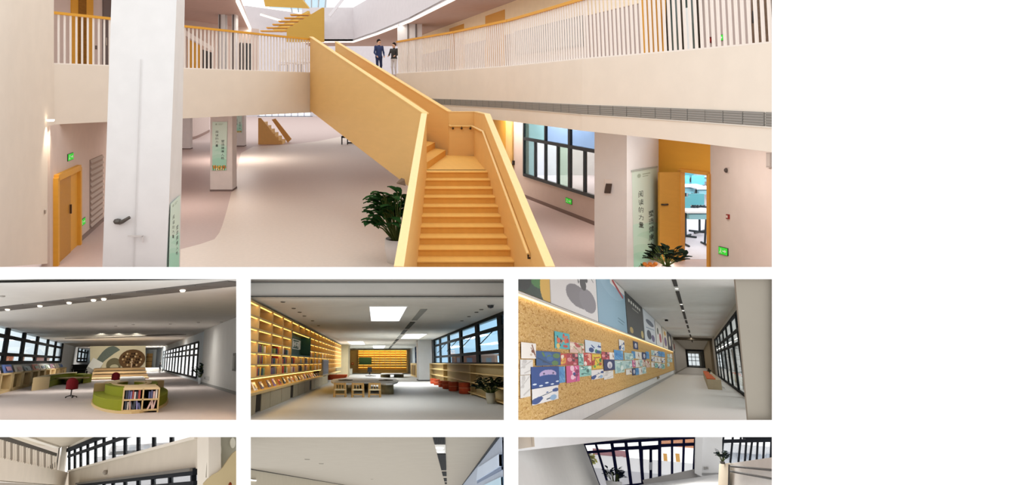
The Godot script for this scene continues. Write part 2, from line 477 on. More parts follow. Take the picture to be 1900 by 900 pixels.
func banner_img(flowers: bool) -> Image:
	var img := Image.create(128, 512, false, Image.FORMAT_RGB8)
	img.fill(Color("cfe3d6"))
	for i in 7: blob(img, 64 + 40 * sin(i * 2.1), 300 + 34 * i, 90, 60, Color("b2dcc9") if i % 2 else Color("bfe2d2"))
	blob(img, 64, 470, 110, 90, Color("a4d8c2"))
	dot(img, 34, 26, 9, Color("a3b8a6")); img.fill_rect(Rect2i(52, 20, 40, 5), Color("a3b8a6")); img.fill_rect(Rect2i(52, 30, 30, 4), Color("a3b8a6"))
	var ink := Color("1f2f2a")
	var a := ["read_a", "read_b", "of", "power_a", "power_b"]
	for i in 5: glyph(img, a[i], 28, 92 + i * 36, 26, ink)
	var b := ["shape_a", "shape_b", "sound_a", "sound_b", "person_a", "person_b"]
	for i in 6: glyph(img, b[i], 80, 190 + i * 36, 26, ink)
	if flowers:
		for f in [[24, 478, 20, "e98a3c"], [66, 486, 24, "f3b33e"], [104, 480, 20, "e7713a"], [44, 500, 14, "fff2d8"], [88, 500, 16, "f6d9b0"]]:
			for k in 5: blob(img, f[0] + cos(k * 1.257) * f[2] * 0.6, f[1] + sin(k * 1.257) * f[2] * 0.6, f[2] * 0.5, f[2] * 0.5, Color(f[3]))
			dot(img, f[0], f[1], f[2] * 0.3, Color("8a4a22"))
		for k in 6: line(img, 10 + k * 20, 508, 4 + k * 23, 462, 4, Color("4c9a56"))
	return img

# ---------------------------------------------------------------- the atrium
const FL := -4.5      # ground floor, from the eye
const SB := -0.9      # underside of the gallery
const ST := 0.68      # upper floor
const RT := 2.06      # handrail
const C2 := 4.28      # ceiling of the upper floor

func strip(st: SurfaceTool, pts: Array, y0: float, y1: float, back: float) -> void:  # upright band along a plan line, thick towards the back right
	for i in pts.size() - 1:
		var a: Vector3 = pts[i]; var b: Vector3 = pts[i + 1]
		var n := (b - a).cross(Vector3.UP).normalized() * back
		slab(st, [sety(a, y0), sety(b, y0), sety(b, y1), sety(a, y1)], -n)
func along(pts: Array, d: float) -> Array:   # point and direction at a length along a line
	for i in pts.size() - 1:
		var a: Vector3 = sety(pts[i], 0); var b: Vector3 = sety(pts[i + 1], 0)
		var l := a.distance_to(b)
		if d <= l or i == pts.size() - 2: return [a.lerp(b, d / l), (b - a).normalized()]
		d -= l
	return []
func length_of(pts: Array) -> float:
	var t := 0.0
	for i in pts.size() - 1: t += sety(pts[i], 0).distance_to(sety(pts[i + 1], 0))
	return t

func build_atrium() -> void:
	B = Basis()
	bounds(-48, 1446, -2000, 506)
	var cream := N("e2d6c8", "e6dbcd", 0.02, Vector3.ONE * 0.15, 0.85)
	var white := N("dddcdb", "e2e1e0", 0.02, Vector3.ONE * 0.2, 0.8)
	var mauve := N("c0aaa3", "c7b1aa", 0.05, Vector3.ONE * 0.3, 0.5)
	var ivory := N("dfd0c3", "e4d6c9", 0.05, Vector3.ONE * 0.3, 0.45)
	var pink := N("cdbab0", "d3c1b7", 0.03, Vector3.ONE * 0.2, 0.85)
	var yellow := N("dfb26c", "e4b974", 0.012, Vector3(0.25, 1.4, 0.25), 0.55)
	var wood := N("d2952f", "dca03a", 0.012, Vector3(0.25, 1.4, 0.25), 0.5)
	var black := M("23282b", 0.4)
	var st := S()
	# floors
	var z0 := -12.84 * ZS
	slab(st, [Vector3(-30, FL, z0), Vector3(24, FL, z0), Vector3(24, FL, -88 * ZS), Vector3(-30, FL, -88 * ZS)], Vector3(0, -0.05, 0))
	slab(st, [Vector3(-5.6, -7.03 * 0.3505, -7.03 * ZS), Vector3(5.6, -7.03 * 0.3505, -7.03 * ZS), Vector3(10.2, FL, z0), Vector3(-10.2, FL, z0)], Vector3(0, -0.02, 0))
	var floor_node := struct("floor", st, mauve)
	st = S()
	var pts := []
	for p in [[335, 495.5], [300, 495.5], [334, 463], [372, 453], [398, 444], [407, 432], [413, 417], [421, 390], [430, 355], [440, 312], [447, 284], [470, 272], [540, 268], [590, 262], [640, 252], [700, 262], [800, 300], [960, 360], [980, 420], [980, 495.5]]:
		pts.append(sety(lev(p[0], p[1], FL), FL + 0.004))
	slab(st, pts, Vector3(0, -0.003, 0))
	part("inlay", st, ivory, floor_node)  # paler vinyl; part of the tone step is painted shading
	# left wall
	var l1 := az(100, PY, 13.3)
	var l0 := az(-46, PY, 9.2)
	st = S(); slab(st, [sety(l0, l0.z * 332.0 / F), sety(l1, FL), sety(l1, 4.5), sety(l0, 4.5)], Vector3(-0.3, 0, 0.0)); struct("wall_left", st, cream)
	# corridor wall behind the left wall, with door, louvre and signs
	var k0 := lev(99, 494, FL); var k1 := lev(190, 412, FL)
	var kp := vp(k0, k1)
	var kd := (k1 - k0).normalized()
	var kn := kd.cross(Vector3.UP).normalized()
	if kn.x < 0: kn = -kn
	st = S(); slab(st, [sety(k0 - kd * 0.3, FL), sety(k0 + kd * 14, FL), sety(k0 + kd * 14, SB), sety(k0 - kd * 0.3, SB)], -kn * 0.2); struct("wall_corridor", st, pink)
	st = S(); slab(st, [sety(k0 + kd * 2.2, FL), sety(k0 + kd * 14, FL), sety(k0 + kd * 14, FL + 0.14), sety(k0 + kd * 2.2, FL + 0.14)], kn * 0.02); struct("baseboard_corridor", st, M("8d7c76"))
	var dr := sety(pl(143, 455, kp), FL); var dl := sety(pl(100, 488, kp), FL); var dt := pl(143, 311, kp).y
	thing("corridor_door", "yellow wooden door standing half open in the corridor wall beside the large white pillar", "door", dl)
	st = S()
	for p in [dl, dr]: bar(st, p + kn * 0.05, sety(p, dt) + kn * 0.05, 0.16, 0.14, kn)
	bar(st, sety(dl, dt) + kn * 0.05, sety(dr, dt) + kn * 0.05, 0.16, 0.14, kn)
	part("door_frame", st, wood)
	st = S(); slab(st, [dl + kn * 0.01, dl.lerp(dr, 0.62) + kn * 0.01, sety(dl.lerp(dr, 0.62), dt) + kn * 0.01, sety(dl, dt) + kn * 0.01], kn * 0.04)
	part("door_leaf", st, N("b27a26", "bd8530", 0.02, Vector3(0.4, 1.2, 0.4), 0.5))
	st = S(); slab(st, [dl.lerp(dr, 0.64) + kn * 0.01, dr + kn * 0.01, sety(dr, dt) + kn * 0.01, sety(dl.lerp(dr, 0.64), dt) + kn * 0.01], kn * 0.02); part("side_leaf", st, wood)
	st = S(); bar(st, dl.lerp(dr, 0.55) + Vector3(0, 1.1, 0) + kn * 0.09, dl.lerp(dr, 0.55) + Vector3(0, 1.35, 0) + kn * 0.09, 0.04, 0.05, kn); part("handle", st, M("5a4a35", 0.3, 0.8))
	thing("louvre_panel", "tall grey louvred vent panel on the corridor wall behind the large white pillar", "vent", sety(pl(165, 423, kp), pl(165, 423, kp).y))
	var la := pl(166, 423, kp); var lb := pl(189, 405, kp); var lt := pl(166, 297, kp).y
	st = S(); slab(st, [la, sety(lb, la.y), sety(lb, lt), sety(la, lt)], kn * 0.03); part("backing", st, M("a08f86"))
	for i in 12:
		st = S(); var yy: float = lerp(la.y + 0.06, lt - 0.06, i / 11.0)
		bar(st, sety(la, yy) + kn * 0.045, sety(lb, yy) + kn * 0.045, 0.1, 0.02, kn + Vector3(0, 0.5, 0)); part("louvre", st, M("b3a59c"))
	exit_sign(pl(130, 291, kp), kd, 0.62, 0.2, kn, "green exit sign above the half open yellow corridor door")
	exit_sign(pl(153, 412, kp), kd, 0.6, 0.2, kn, "low green exit sign between the yellow corridor door and the louvred panel")
	thing("wall_switch", "small grey switch plate on the plain cream wall left of the yellow door", "switch", pl(83, 396, vp(l0, l1)))
	st = S(); obox(st, cur_base + Vector3(0.03, 0.05, 0.02), (l1 - l0).normalized() * 0.05, Vector3(0, 0.05, 0), Vector3(0.01, 0, 0.01)); part("plate", st, M("b9ada3"))
	# downlight over the door that washes the wall
	var sp := az(94, 224, 12.75)
	thing("downlight", "small round downlight in the soffit above the yellow corridor door", "lamp", sp)
	st = S(); lathe(st, sp, [[0, -0.02], [0.07, -0.02], [0.09, 0.0], [0.09, 0.03]], 12); part("lens", st, glow("fff4e2", 3.0))
	var sl := SpotLight3D.new(); sl.name = "downlight_beam"; add_child(sl)
	sl.position = EYE + sp + Vector3(0.0, -0.06, 0.0); sl.rotation_degrees = Vector3(-90, 0, 0); sl.spot_angle = 38; sl.light_energy = 3.0; sl.light_color = Color("fff0d8"); sl.shadow_enabled = true; sl.light_size = 0.08; sl.spot_range = 30
	# bridge on the left: fascia, upper floor, railing
	var ba := az(96, PY, 13.35); var bb := az(578, PY, 20.5)
	st = S(); strip(st, [ba, bb], SB, ST, 0.3)
	struct("trim_1", st, cream)
	st = S(); slab(st, [sety(ba, ST - 0.02) + Vector3(-0.1, 0, -0.2), sety(bb, ST - 0.02) + Vector3(-0.1, 0, -0.2), Vector3(bb.x + 0.4, ST - 0.02, -44 * ZS), Vector3(-30, ST - 0.02, -44 * ZS), Vector3(-30, ST - 0.02, -14 * ZS)], Vector3(0, -0.3, 0))
	struct("floor_upper", st, mauve)
	var bd := (bb - ba).normalized()
	var bn := bd.cross(Vector3.UP).normalized()
	railing("bridge_railing", "white slatted railing with wooden handrail along the bridge left of the yellow staircase", [ba, bb], 0.178, 0.03, 0.05, 0.0, false, wood)
	# large pillar in front
	var cz := 10.2
	var c0 := az(190, 497, cz); var c1 := az(309, 497, cz - 0.1); var c2 := az(334, 497, cz + 0.75)
	var t0 := az(207, -10, cz); var t1 := az(328, -10, cz - 0.1); var t2 := az(343, -10, cz + 0.75)
	st = S()
	var c3 := c0 + (c2 - c1); var t3 := t0 + (t2 - t1)
	quad(st, c0, c1, t1, t0); quad(st, c1, c2, t2, t1); quad(st, c2, c3, t3, t2); quad(st, c3, c0, t0, t3)
	quad(st, t0, t1, t2, t3); quad(st, c0, c3, c2, c1)
	thing("pillar", "large white square pillar with a lever handle standing in the hall before the bridge", "pillar", c0.lerp(c2, 0.5))
	part("shaft", st, N("d9d9d8", "dedddc", 0.02, Vector3.ONE * 0.2, 0.6))
	st = S(); tube(st, [az(222, 413, cz - 0.04), az(228, 411, cz - 0.13), az(241, 403, cz - 0.13)], 0.045, 8, 0.03); ball(st, az(218, 411, cz - 0.06), Vector3(0.09, 0.06, 0.08), 8); part("lever_handle", st, M("5e5a55", 0.35, 0.5))
	st = S(); bar(st, az(237, 438, cz - 0.11), az(265, 438, cz - 0.11), 0.03, 0.03); bar(st, az(265, 438, cz - 0.11), az(265, 450, cz - 0.11), 0.03, 0.03, Vector3.BACK); part("bracket", st, M("c9c5c2", 0.4))
	st = S(); bar(st, az(261, 110, cz - 0.02 - 0.05), az(247, 496, cz - 0.02 - 0.05), 0.012, 0.01, Vector3.BACK); part("joint_cover", st, M("cfcdcc"))
	# banner on the shaded side of the pillar
	var sp2 := vp(c1.lerp(t1, 0.1), c2.lerp(t2, 0.1))
	one("pillar_banner", "tall pale green banner on the side of the large white pillar", "banner", poster(pl(314, 378, sp2) , pl(332, 361, sp2), pl(330, 497, sp2), pl(311, 497, sp2), Vector3(0.05, 0, 0.08)), printed(banner_img(false)))
	# right gallery
	var gal := []
	for g in [[735, 21.5], [840, 17.9], [940, 14.9], [1010, 12.9], [1080, 11.3], [1184, 9.9], [1300, 8.6], [1433, 7.4], [1462, 7.14]]: gal.append(az(g[0], PY, g[1]))
	st = S(); strip(st, gal, SB, ST, 0.3)
	struct("trim_2", st, cream)
	# grille in the fascia: one panel after another
	var gl := length_of(gal)
	thing("vent_grille", "long grey vent grille let into the curved cream gallery front", "vent", sety(gal[3], SB + 0.3))
	var gg := 1.9
	while gg < gl - 0.1:
		var w: float = min(0.46, gl - gg)
		var p: Array = along(gal, gg + w / 2)
		var n2: Vector3 = (p[1] as Vector3).cross(Vector3.UP).normalized()
		st = S(); obox(st, sety(p[0], -0.425) + n2 * 0.012, p[1] * (w / 2 - 0.012), Vector3(0, 0.1, 0), n2 * 0.012)
		var pn := part("vent_panel", st, M("8f8d88", 0.6, 0.2))
		st = S()
		for k in 5: obox(st, sety(p[0], -0.505 + k * 0.04) + n2 * 0.027, p[1] * (w / 2 - 0.012), Vector3(0, 0.008, 0), n2 * 0.004)
		part("blade", st, M("9c9a96", 0.5, 0.2), pn)
		gg += 0.46
	st = S(); strip(st, gal, -0.55, -0.53, -0.02); part("edge", st, M("d8d2c8"))
	# upper floor on the right, its wall, doors and windows
	var w0 := az(783, PY, 40); var w1 := az(1462, PY, 11.55)
	var wp := vp(w0, w1); var wd := (w1 - w0).normalized(); var wn := wd.cross(Vector3.UP).normalized()
	if wn.x > 0: wn = -wn
	st = S()
	pts = []
	for g in gal: pts.append(sety(g, ST - 0.02) + Vector3(0.12, 0, -0.12))
	pts.append(sety(w1, ST - 0.02)); pts.append(sety(w0, ST - 0.02)); pts.append(Vector3(w0.x - 1, ST - 0.02, -44 * ZS)); pts.append(Vector3(-2.0, ST - 0.02, -44 * ZS)); pts.append(Vector3(-2.0, ST - 0.02, -22.6 * ZS))
	slab(st, pts, Vector3(0, -0.3, 0)); struct("floor_gallery", st, mauve)
	st = S(); slab(st, [sety(w0 - wd * 6, ST), sety(w1, ST), sety(w1, C2), sety(w0 - wd * 6, C2)], -wn * 0.2); struct("wall_gallery", st, N("b3a49d", "b9aaa3", 0.03, Vector3.ONE * 0.2, 0.85))
	st = S(); slab(st, [sety(w0 - wd * 6, 2.75) + wn * 0.03, sety(w1, 2.75) + wn * 0.03, sety(w1, C2) + wn * 0.03, sety(w0 - wd * 6, C2) + wn * 0.03], -wn * 0.03); struct("trim_gallery_frieze", st, N("f0dcb6", "f4e1bd", 0.03, Vector3.ONE * 0.2, 0.8))  # warm light on the upper wall, painted as a cream band
	railing("gallery_railing", "white slatted railing with wooden handrail along the curved gallery right of the yellow staircase", gal, 0.145, 0.05, 0.03, 0.07, true, wood)
	thing("gallery_pier", "white column with two dark strips on the gallery behind the two standing people", "column", sety(az(760, PY, 33.8), ST))
	st = S(); span(st, sety(az(739, PY, 33.2), ST), sety(az(780, PY, 34.5), C2)); part("shaft", st, white)
	for u in [757, 772]:
		st = S(); box(st, Vector3(az(u, PY, 33.2).x, (ST + C2) / 2, -33.17 * ZS), Vector3(0.09, C2 - ST, 0.05)); part("edge_strip", st, M("77706e"))
	var up := [["portal_panel", 835, 862, 0.0], ["portal_panel", 902, 938, 0.0], ["portal_panel", 1192, 1243, 0.0]]
	for i in 3:
		var a := pl(up[i][1], PY, wp); var b := pl(up[i][2], PY, wp)
		thing("wood_portal", ["narrow yellow wooden door recess on the upper gallery wall far along", "yellow wooden door recess on the upper gallery wall beside the long window", "yellow wooden door recess on the upper gallery wall beside the glazed door"][i], "door", sety(a, ST))
		st = S(); slab(st, [sety(a, ST), sety(b, ST), sety(b, C2 - 0.25), sety(a, C2 - 0.25)], wn * 0.05); part("panel", st, wood)
		st = S(); slab(st, [sety(a.lerp(b, 0.25), ST), sety(a.lerp(b, 0.8), ST), sety(a.lerp(b, 0.8), ST + 2.5), sety(a.lerp(b, 0.25), ST + 2.5)], wn * 0.08); part("door_leaf", st, N("b27a26", "bd8530", 0.02, Vector3(0.4, 1.2, 0.4), 0.5))
	var gw := Node3D.new(); gw.name = "window_1"; add_child(gw); gw.transform = Transform3D(B, EYE); gw.set_meta("kind", "structure"); cur = gw; cur_base = Vector3.ZERO
	var ga := pl(958, 30, wp); var gb := pl(1084, 30, wp)
	var gc := [sety(ga, 2.75), sety(gb, 2.75), sety(gb, ST + 1.0), sety(ga, ST + 1.0)]
	for i in 4: gc[i] += wn * 0.04
	window_grid(gw, gc, [0, 0.33, 0.66, 1], [0, 1], 0.09, wn, black, M("5c6468", 0.15))
	thing("glazed_door", "dark framed glazed double door on the upper gallery behind the slats", "door", sety(pl(1244, PY, wp), ST))
	var da := pl(1243, PY, wp); var db := pl(1300, PY, wp)
	st = S()
	for s in [0.0, 0.5, 1.0]: bar(st, sety(da.lerp(db, s), ST) + wn * 0.05, sety(da.lerp(db, s), 3.3) + wn * 0.05, 0.1, 0.1, wn)
	bar(st, sety(da, 3.3) + wn * 0.05, sety(db, 3.3) + wn * 0.05, 0.1, 0.1, wn); part("frame", st, M("3b342c"))
	st = S(); slab(st, [sety(da, ST) + wn * 0.01, sety(db, ST) + wn * 0.01, sety(db, 3.3) + wn * 0.01, sety(da, 3.3) + wn * 0.01], wn * 0.02); part("glass", st, M("4d5a55", 0.1))
	st = S(); slab(st, [sety(da.lerp(db, 0.55), ST + 0.3) + wn * 0.03, sety(da.lerp(db, 0.72), ST + 0.3) + wn * 0.03, sety(da.lerp(db, 0.72), 2.3) + wn * 0.03, sety(da.lerp(db, 0.55), 2.3) + wn * 0.03], wn * 0.01); part("notice", st, M("e9eeec"))
	exit_sign(pl(1338, 70, wp), wd, 0.22, 0.16, wn, "green exit sign on the upper gallery wall behind the slats")
	thing("alarm_box", "small dark red alarm box beside the exit sign on the upper gallery wall", "alarm", pl(1322, 74, wp))
	st = S(); obox(st, cur_base + wn * 0.03, wd * 0.07, Vector3(0, 0.08, 0), wn * 0.03); part("case", st, M("6b2f2c")); st = S(); obox(st, cur_base + wn * 0.065, wd * 0.03, Vector3(0, 0.03, 0), wn * 0.006); part("button", st, M("a33a33"))
	thing("brown_door", "dark brown door on the upper gallery wall beyond the exit sign", "door", sety(pl(1405, PY, wp), ST))
	st = S(); slab(st, [sety(pl(1398, PY, wp), ST), sety(pl(1436, PY, wp), ST), sety(pl(1436, PY, wp), 3.4), sety(pl(1398, PY, wp), 3.4)], wn * 0.06); part("door_leaf", st, N("6a5548", "75604f", 0.03, Vector3(0.4, 1.2, 0.4), 0.6))
	st = S(); bar(st, sety(pl(1404, PY, wp), 1.6) + wn * 0.09, sety(pl(1404, PY, wp), 1.9) + wn * 0.09, 0.04, 0.04, wn); part("handle", st, M("3a3a3a", 0.3, 0.8))
	# ceiling of the upper gallery and the front of the storey above with its light line
	var third := []
	for g in [[560, 77], [655, 77], [700, 62], [760, 38], [835, 0], [880, -24], [930, -52]]: third.append(lev(g[0], g[1], C2))
	st = S()
	pts = third.duplicate()
	pts.append(Vector3(14, C2, -18 * ZS)); pts.append(Vector3(14, C2, -50 * ZS)); pts.append(Vector3(third[0].x, C2, -50 * ZS))
	slab(st, pts, Vector3(0, 0.2, 0)); struct("ceiling_gallery", st, N("cbb6aa", "d0bbb0", 0.03, Vector3.ONE * 0.2, 0.9))
	st = S(); strip(st, third, C2, C2 + 3.0, 0.25); struct("trim_3", st, N("d8d3d6", "dcd8da", 0.03, Vector3.ONE * 0.2, 0.8))
	light_line("curved white light line along the edge of the storey above the gallery", third)
	# ceiling over the left upper floor, light line, far storey
	var e0 := lev(436, -22, C2); var e1 := lev(466, 56, C2)
	st = S(); slab(st, [e0, e1, lev(466, 60, C2), Vector3(-30, C2, -44 * ZS), Vector3(-30, C2, -14 * ZS), Vector3(e0.x - 3.2, C2, -14 * ZS)], Vector3(0, 0.2, 0)); struct("ceiling_upper", st, N("cdb3a8", "d3baae", 0.03, Vector3.ONE * 0.2, 0.9))
	light_line("straight white light line under the upper ceiling above the bridge railing", [lev(441, 0, C2), e1])
	st = S(); strip(st, [az(455, PY, 37), az(540, PY, 40), az(610, PY, 46)], 4.2, 6.1, 0.3); struct("trim_4", st, N("d9d6da", "dedbdf", 0.03, Vector3.ONE * 0.2, 0.8))
	light_line("short white light line on the far storey below the skylight", [az(484, 26, 36.5), az(520, 37, 37.5)])
	# wall behind the bridge
	var u0 := az(80, PY, 17.6); var u1 := az(240, PY, 20.5)
	var upl := vp(u0, u1); var un := (u1 - u0).cross(Vector3.UP).normalized()
	if un.z < 0: un = -un
	st = S(); slab(st, [sety(u0 - (u1 - u0) * 0.4, ST), sety(u1, ST), sety(u1, C2), sety(u0 - (u1 - u0) * 0.4, C2)], -un * 0.2); struct("wall_upper", st, pink)
	thing("upper_door", "orange wooden door behind the railing to the left of the large white pillar", "door", sety(pl(152, PY, upl), ST))
	st = S(); slab(st, [sety(pl(131, PY, upl), ST), sety(pl(171, PY, upl), ST), sety(pl(171, PY, upl), C2 - 0.1), sety(pl(131, PY, upl), C2 - 0.1)], un * 0.06); part("surround", st, wood)
	st = S(); slab(st, [sety(pl(143, PY, upl), ST), sety(pl(157, PY, upl), ST), sety(pl(157, PY, upl), 3.6), sety(pl(143, PY, upl), 3.6)], un * 0.09); part("door_leaf", st, N("8a5c22", "95662a", 0.03, Vector3(0.4, 1.2, 0.4), 0.6))
	thing("dark_door", "dark grey door behind the railing touching the large white pillar", "door", sety(pl(200, PY, upl), ST))
	st = S(); slab(st, [sety(pl(190, PY, upl), ST), sety(pl(216, PY, upl), ST), sety(pl(216, PY, upl), 3.9), sety(pl(190, PY, upl), 3.9)], un * 0.06); part("door_leaf", st, M("6f6360", 0.5))
	st = S(); bar(st, sety(pl(194, PY, upl), 1.7) + un * 0.08, sety(pl(194, PY, upl), 2.0) + un * 0.08, 0.05, 0.04, un); part("handle", st, M("c9c5c0", 0.3, 0.8))
	thing("switch_plates", "pair of small dark switches on the wall between the orange and the grey door", "switch", pl(174, 92, upl))
	for s in [172, 178]:
		st = S(); obox(st, pl(s, 88, upl) + un * 0.01, (u1 - u0).normalized() * 0.04, Vector3(0, 0.07, 0), un * 0.012); part("switch", st, M("6d625c"))
	# back walls of the upper floor behind the bridge
	var v0 := az(300, PY, 30); var v1 := az(480, PY, 36)
	st = S(); slab(st, [sety(v0, ST), sety(v1, ST), sety(v1, C2), sety(v0, C2)], Vector3(0, 0, -0.2)); struct("wall_far_upper", st, N("d6c3b8", "dbc9be", 0.03, Vector3.ONE * 0.2, 0.9))
	for g in [[405, 422], [430, 442]]:
		thing("upper_column", ["white column with dark edge strip behind the bridge railing", "slim white column beside the striped column behind the bridge railing"][0 if g[0] == 405 else 1], "column", sety(az(g[0], PY, 29), ST))
		st = S(); span(st, sety(az(g[0], PY, 29), ST), sety(az(g[1], PY, 29.5), C2)); part("shaft", st, white)
		st = S(); box(st, Vector3(az(g[0] + 3.0, PY, 29).x, (ST + C2) / 2, -28.98 * ZS), Vector3(0.08, C2 - ST, 0.05)); part("edge_strip", st, M("6b625f"))
	var vpl := vp(v0, v1)
	thing("dark_glass_door", "black framed glass door on the far wall behind the bridge railing", "door", sety(pl(455, PY, vpl), ST))
	for s in [446, 454, 462]:
		st = S(); span(st, sety(pl(s, PY, vpl), ST) + Vector3(0, 0, 0.15), sety(pl(s + 6, PY, vpl), 3.2) + Vector3(0, 0, 0.1)); part("leaf", st, M("3a3d40", 0.2))
	thing("side_stair", "pale stair string rising behind the bridge railing next to the large pillar", "stairs", sety(az(370, PY, 24), ST))
	st = S(); slab(st, [az(344, 56, 24), az(396, 88, 24.4), az(396, 96, 24.4), az(344, 66, 24)], Vector3(0, 0, -0.1)); part("string", st, M("efe3d8"))
	st = S(); slab(st, [az(348, 72, 24.2), az(374, 86, 24.3), az(374, 150, 24.3), az(348, 150, 24.2)], Vector3(0, 0, -0.1)); part("side_panel", st, wood)
	st = S(); slab(st, [az(376, 92, 24.3), az(394, 98, 24.4), az(394, 150, 24.4), az(376, 150, 24.3)], Vector3(0, 0, -0.1)); part("lower_panel", st, M("4a4643"))
	var ch: Node3D
	for i in 4:
		var cb := sety(az([527, 541, 556, 569][i], PY, [25.5, 24, 25, 23.5][i]), ST - 0.02)
		if i == 0:
			ch = thing("white_chair", "white chair behind the bridge railing beside the yellow staircase top", "chair", cb, "white chairs on the upper floor")
			st = S(); box(st, cb + Vector3(0, 0.62, 0), Vector3(0.5, 0.06, 0.5)); part("seat", st, M("eeeae8"))
			st = S(); box(st, cb + Vector3(0, 1.0, -0.24), Vector3(0.5, 0.5, 0.05)); part("backrest", st, M("eeeae8"))
			for x in [-0.21, 0.21]:
				for z in [-0.21, 0.21]:
					st = S(); tube(st, [cb + Vector3(x, 0, z), cb + Vector3(x, 0.6, z)], 0.025, 5); part("leg", st, M("b9b4b2", 0.4, 0.5))
		else: again(ch, cb, "", [0.0, 0.5, -0.4, 2.6][i])
	# wooden stair of the storey above, seen over the bridge
	thing("upper_staircase", "dark yellow solid stair side panels of the flight climbing above the bridge", "stairs", az(550, 70, 27))
	st = S(); slab(st, [az(532, 54, 26), az(598, 14, 27), az(598, 78, 27), az(532, 78, 26)], Vector3(0.1, 0, -0.12)); part("near_panel", st, N("c9a04a", "d0a852", 0.012, Vector3(0.25, 1.4, 0.25), 0.55))
	st = S(); slab(st, [az(505, 55, 28), az(571, 20, 30), az(573, 30, 30), az(520, 60, 28)], Vector3(0.1, 0, -0.12)); part("far_panel", st, N("c9a04a", "d0a852", 0.012, Vector3(0.25, 1.4, 0.25), 0.55))
	st = S(); slab(st, [az(488, -6, 33), az(556, -6, 33), az(574, 16, 33), az(492, 12, 33)], Vector3(0, 0.1, -0.3)); part("top_flight", st, N("c9a04a", "d0a852", 0.012, Vector3(0.25, 1.4, 0.25), 0.55))
	st = S()
	for i in 6: box(st, az(512 + i * 11, 58 - i * 6, 27.6), Vector3(1.6, 0.06, 0.5))
	part("treads", st, wood)
	# skylight bars and a white truss
	thing("skylight_frame", "white skylight bars and slanting truss above the upper stair panels", "skylight", az(600, 10, 60))
	for i in 6:
		st = S(); bar(st, az(536 + i * 14, -12, 60), az(542 + i * 12, 22, 62), 0.16, 0.16); part("bar", st, M("c3d3da", 0.4))
	st = S(); bar(st, az(611, 30, 40), az(638, -4, 40), 0.22, 0.22); part("truss", st, M("e7e6ea"))
	st = S(); slab(st, [az(500, -14, 64), az(606, -14, 64), az(606, 22, 64), az(500, 14, 64)], Vector3(0, 0, -0.05)); part("glass_pane", st, pane_mat("9fd0e6", 0.45))
	# end of the hall
	st = S(); slab(st, [Vector3(-45, FL, -87 * ZS), Vector3(30, FL, -87 * ZS), Vector3(30, 12.6, -87 * ZS), Vector3(-45, 12.6, -87 * ZS)], Vector3(0, 0, -0.2)); struct("wall_back", st, N("cdc8cc", "d4cfd3", 0.03, Vector3.ONE * 0.2, 0.9))
	thing("far_window_band", "band of small bright windows at the far end of the hall under the bridge", "window", az(540, 216, 86))
	for i in 8:
		st = S(); span(st, az(482 + i * 12, 208, 86.6), az(491 + i * 12, 215, 86.5)); part("pane", st, glow("e6f2fb", 0.85))  # glow stands in for daylight; the wall behind is solid
	st = S(); bar(st, az(478, 217, 86.4), az(580, 217, 86.4), 0.4, 0.3); part("sill", st, M("6f7a86"))
	# ground floor beyond the bridge
	st = S(); slab(st, [az(300, 251, 48.0), az(353, 251, 48.0), az(353, 214, 48.0), az(300, 214, 48.0)], Vector3(0, 0, -0.3)); struct("wall_reception", st, pink)
	thing("curved_counter", "low curved pale wall beyond the bridge next to the banner pillar", "counter", sety(az(370, 246, 52), FL))
	st = S()
	var arc := []
	for i in 9: arc.append(sety(az(352 + i * 4.6, 200, 46 + 9 * pow(i / 8.0, 1.6)), FL))
	strip(st, arc, FL, SB, 0.2); part("wall_panel", st, N("cdbcb4", "d4c3bb", 0.04, Vector3.ONE * 0.3, 0.8))
	st = S(); strip(st, arc, FL, FL + 0.25, -0.03); part("plinth", st, M("9d857c"))
	for g in [[337, 353, 277, "white pillar far behind the large white pillar under the bridge"], [390, 431, 355, "white square pillar carrying a green banner under the bridge"], [433, 453, 272, "far white pillar with a small green banner under the bridge"]]:
		var pb := lev((g[0] + g[1]) / 2.0, g[2], FL); var z := -pb.z
		var xa := at(g[0], PY, z).x; var xb := at(g[1], PY, z).x
		thing("hall_pillar", g[3], "pillar", Vector3((xa + xb) / 2, FL, -z - 0.3))
		st = S(); slab(st, [Vector3(xa, FL, -z), Vector3(xb, FL, -z), Vector3(xb, SB, -z), Vector3(xa, SB, -z)], Vector3(0, 0, -(xb - xa))); part("shaft", st, N("d8cfcb", "ded6d2", 0.03, Vector3.ONE * 0.3, 0.8))
		st = S(); slab(st, [Vector3(xa - 0.01, FL, -z + 0.02), Vector3(xb + 0.01, FL, -z + 0.02), Vector3(xb + 0.01, FL + 0.08, -z + 0.02), Vector3(xa - 0.01, FL + 0.08, -z + 0.02)], Vector3(0, 0, -(xb - xa) - 0.04)); part("base_strip", st, M("7d6d68"))
	var pz1 := -lev(410, 355, FL).z - 0.02; var pz2 := -lev(443, 272, FL).z - 0.02
	one("hall_banner", "green banner with dark lettering and flowers on the white pillar under the bridge", "banner", poster(at(394, 226, pz1), at(422, 226, pz1), at(420, 316, pz1), at(394, 316, pz1), Vector3(0, 0, 0.02)), printed(banner_img(true)))
	one("hall_banner", "small green banner on the far white pillar under the bridge", "banner", poster(at(435, 215, pz2), at(449, 215, pz2), at(449, 246, pz2), at(435, 246, pz2), Vector3(0, 0, 0.02)), mats_print("banner"))
	# small stair in the distance and a black stool
	var fb := lev(505, 268, FL); var fz := -fb.z
	thing("distant_stair", "small yellow stair with solid sides far behind under the bridge", "stairs", fb)
	st = S(); slab(st, [at(479, 219, fz), at(484, 219, fz), at(523, 268, fz), at(479, 268, fz)], Vector3(0, 0, -0.12)); part("near_side", st, N("d9a765", "dfae6d", 0.02, Vector3.ONE * 0.4, 0.6))
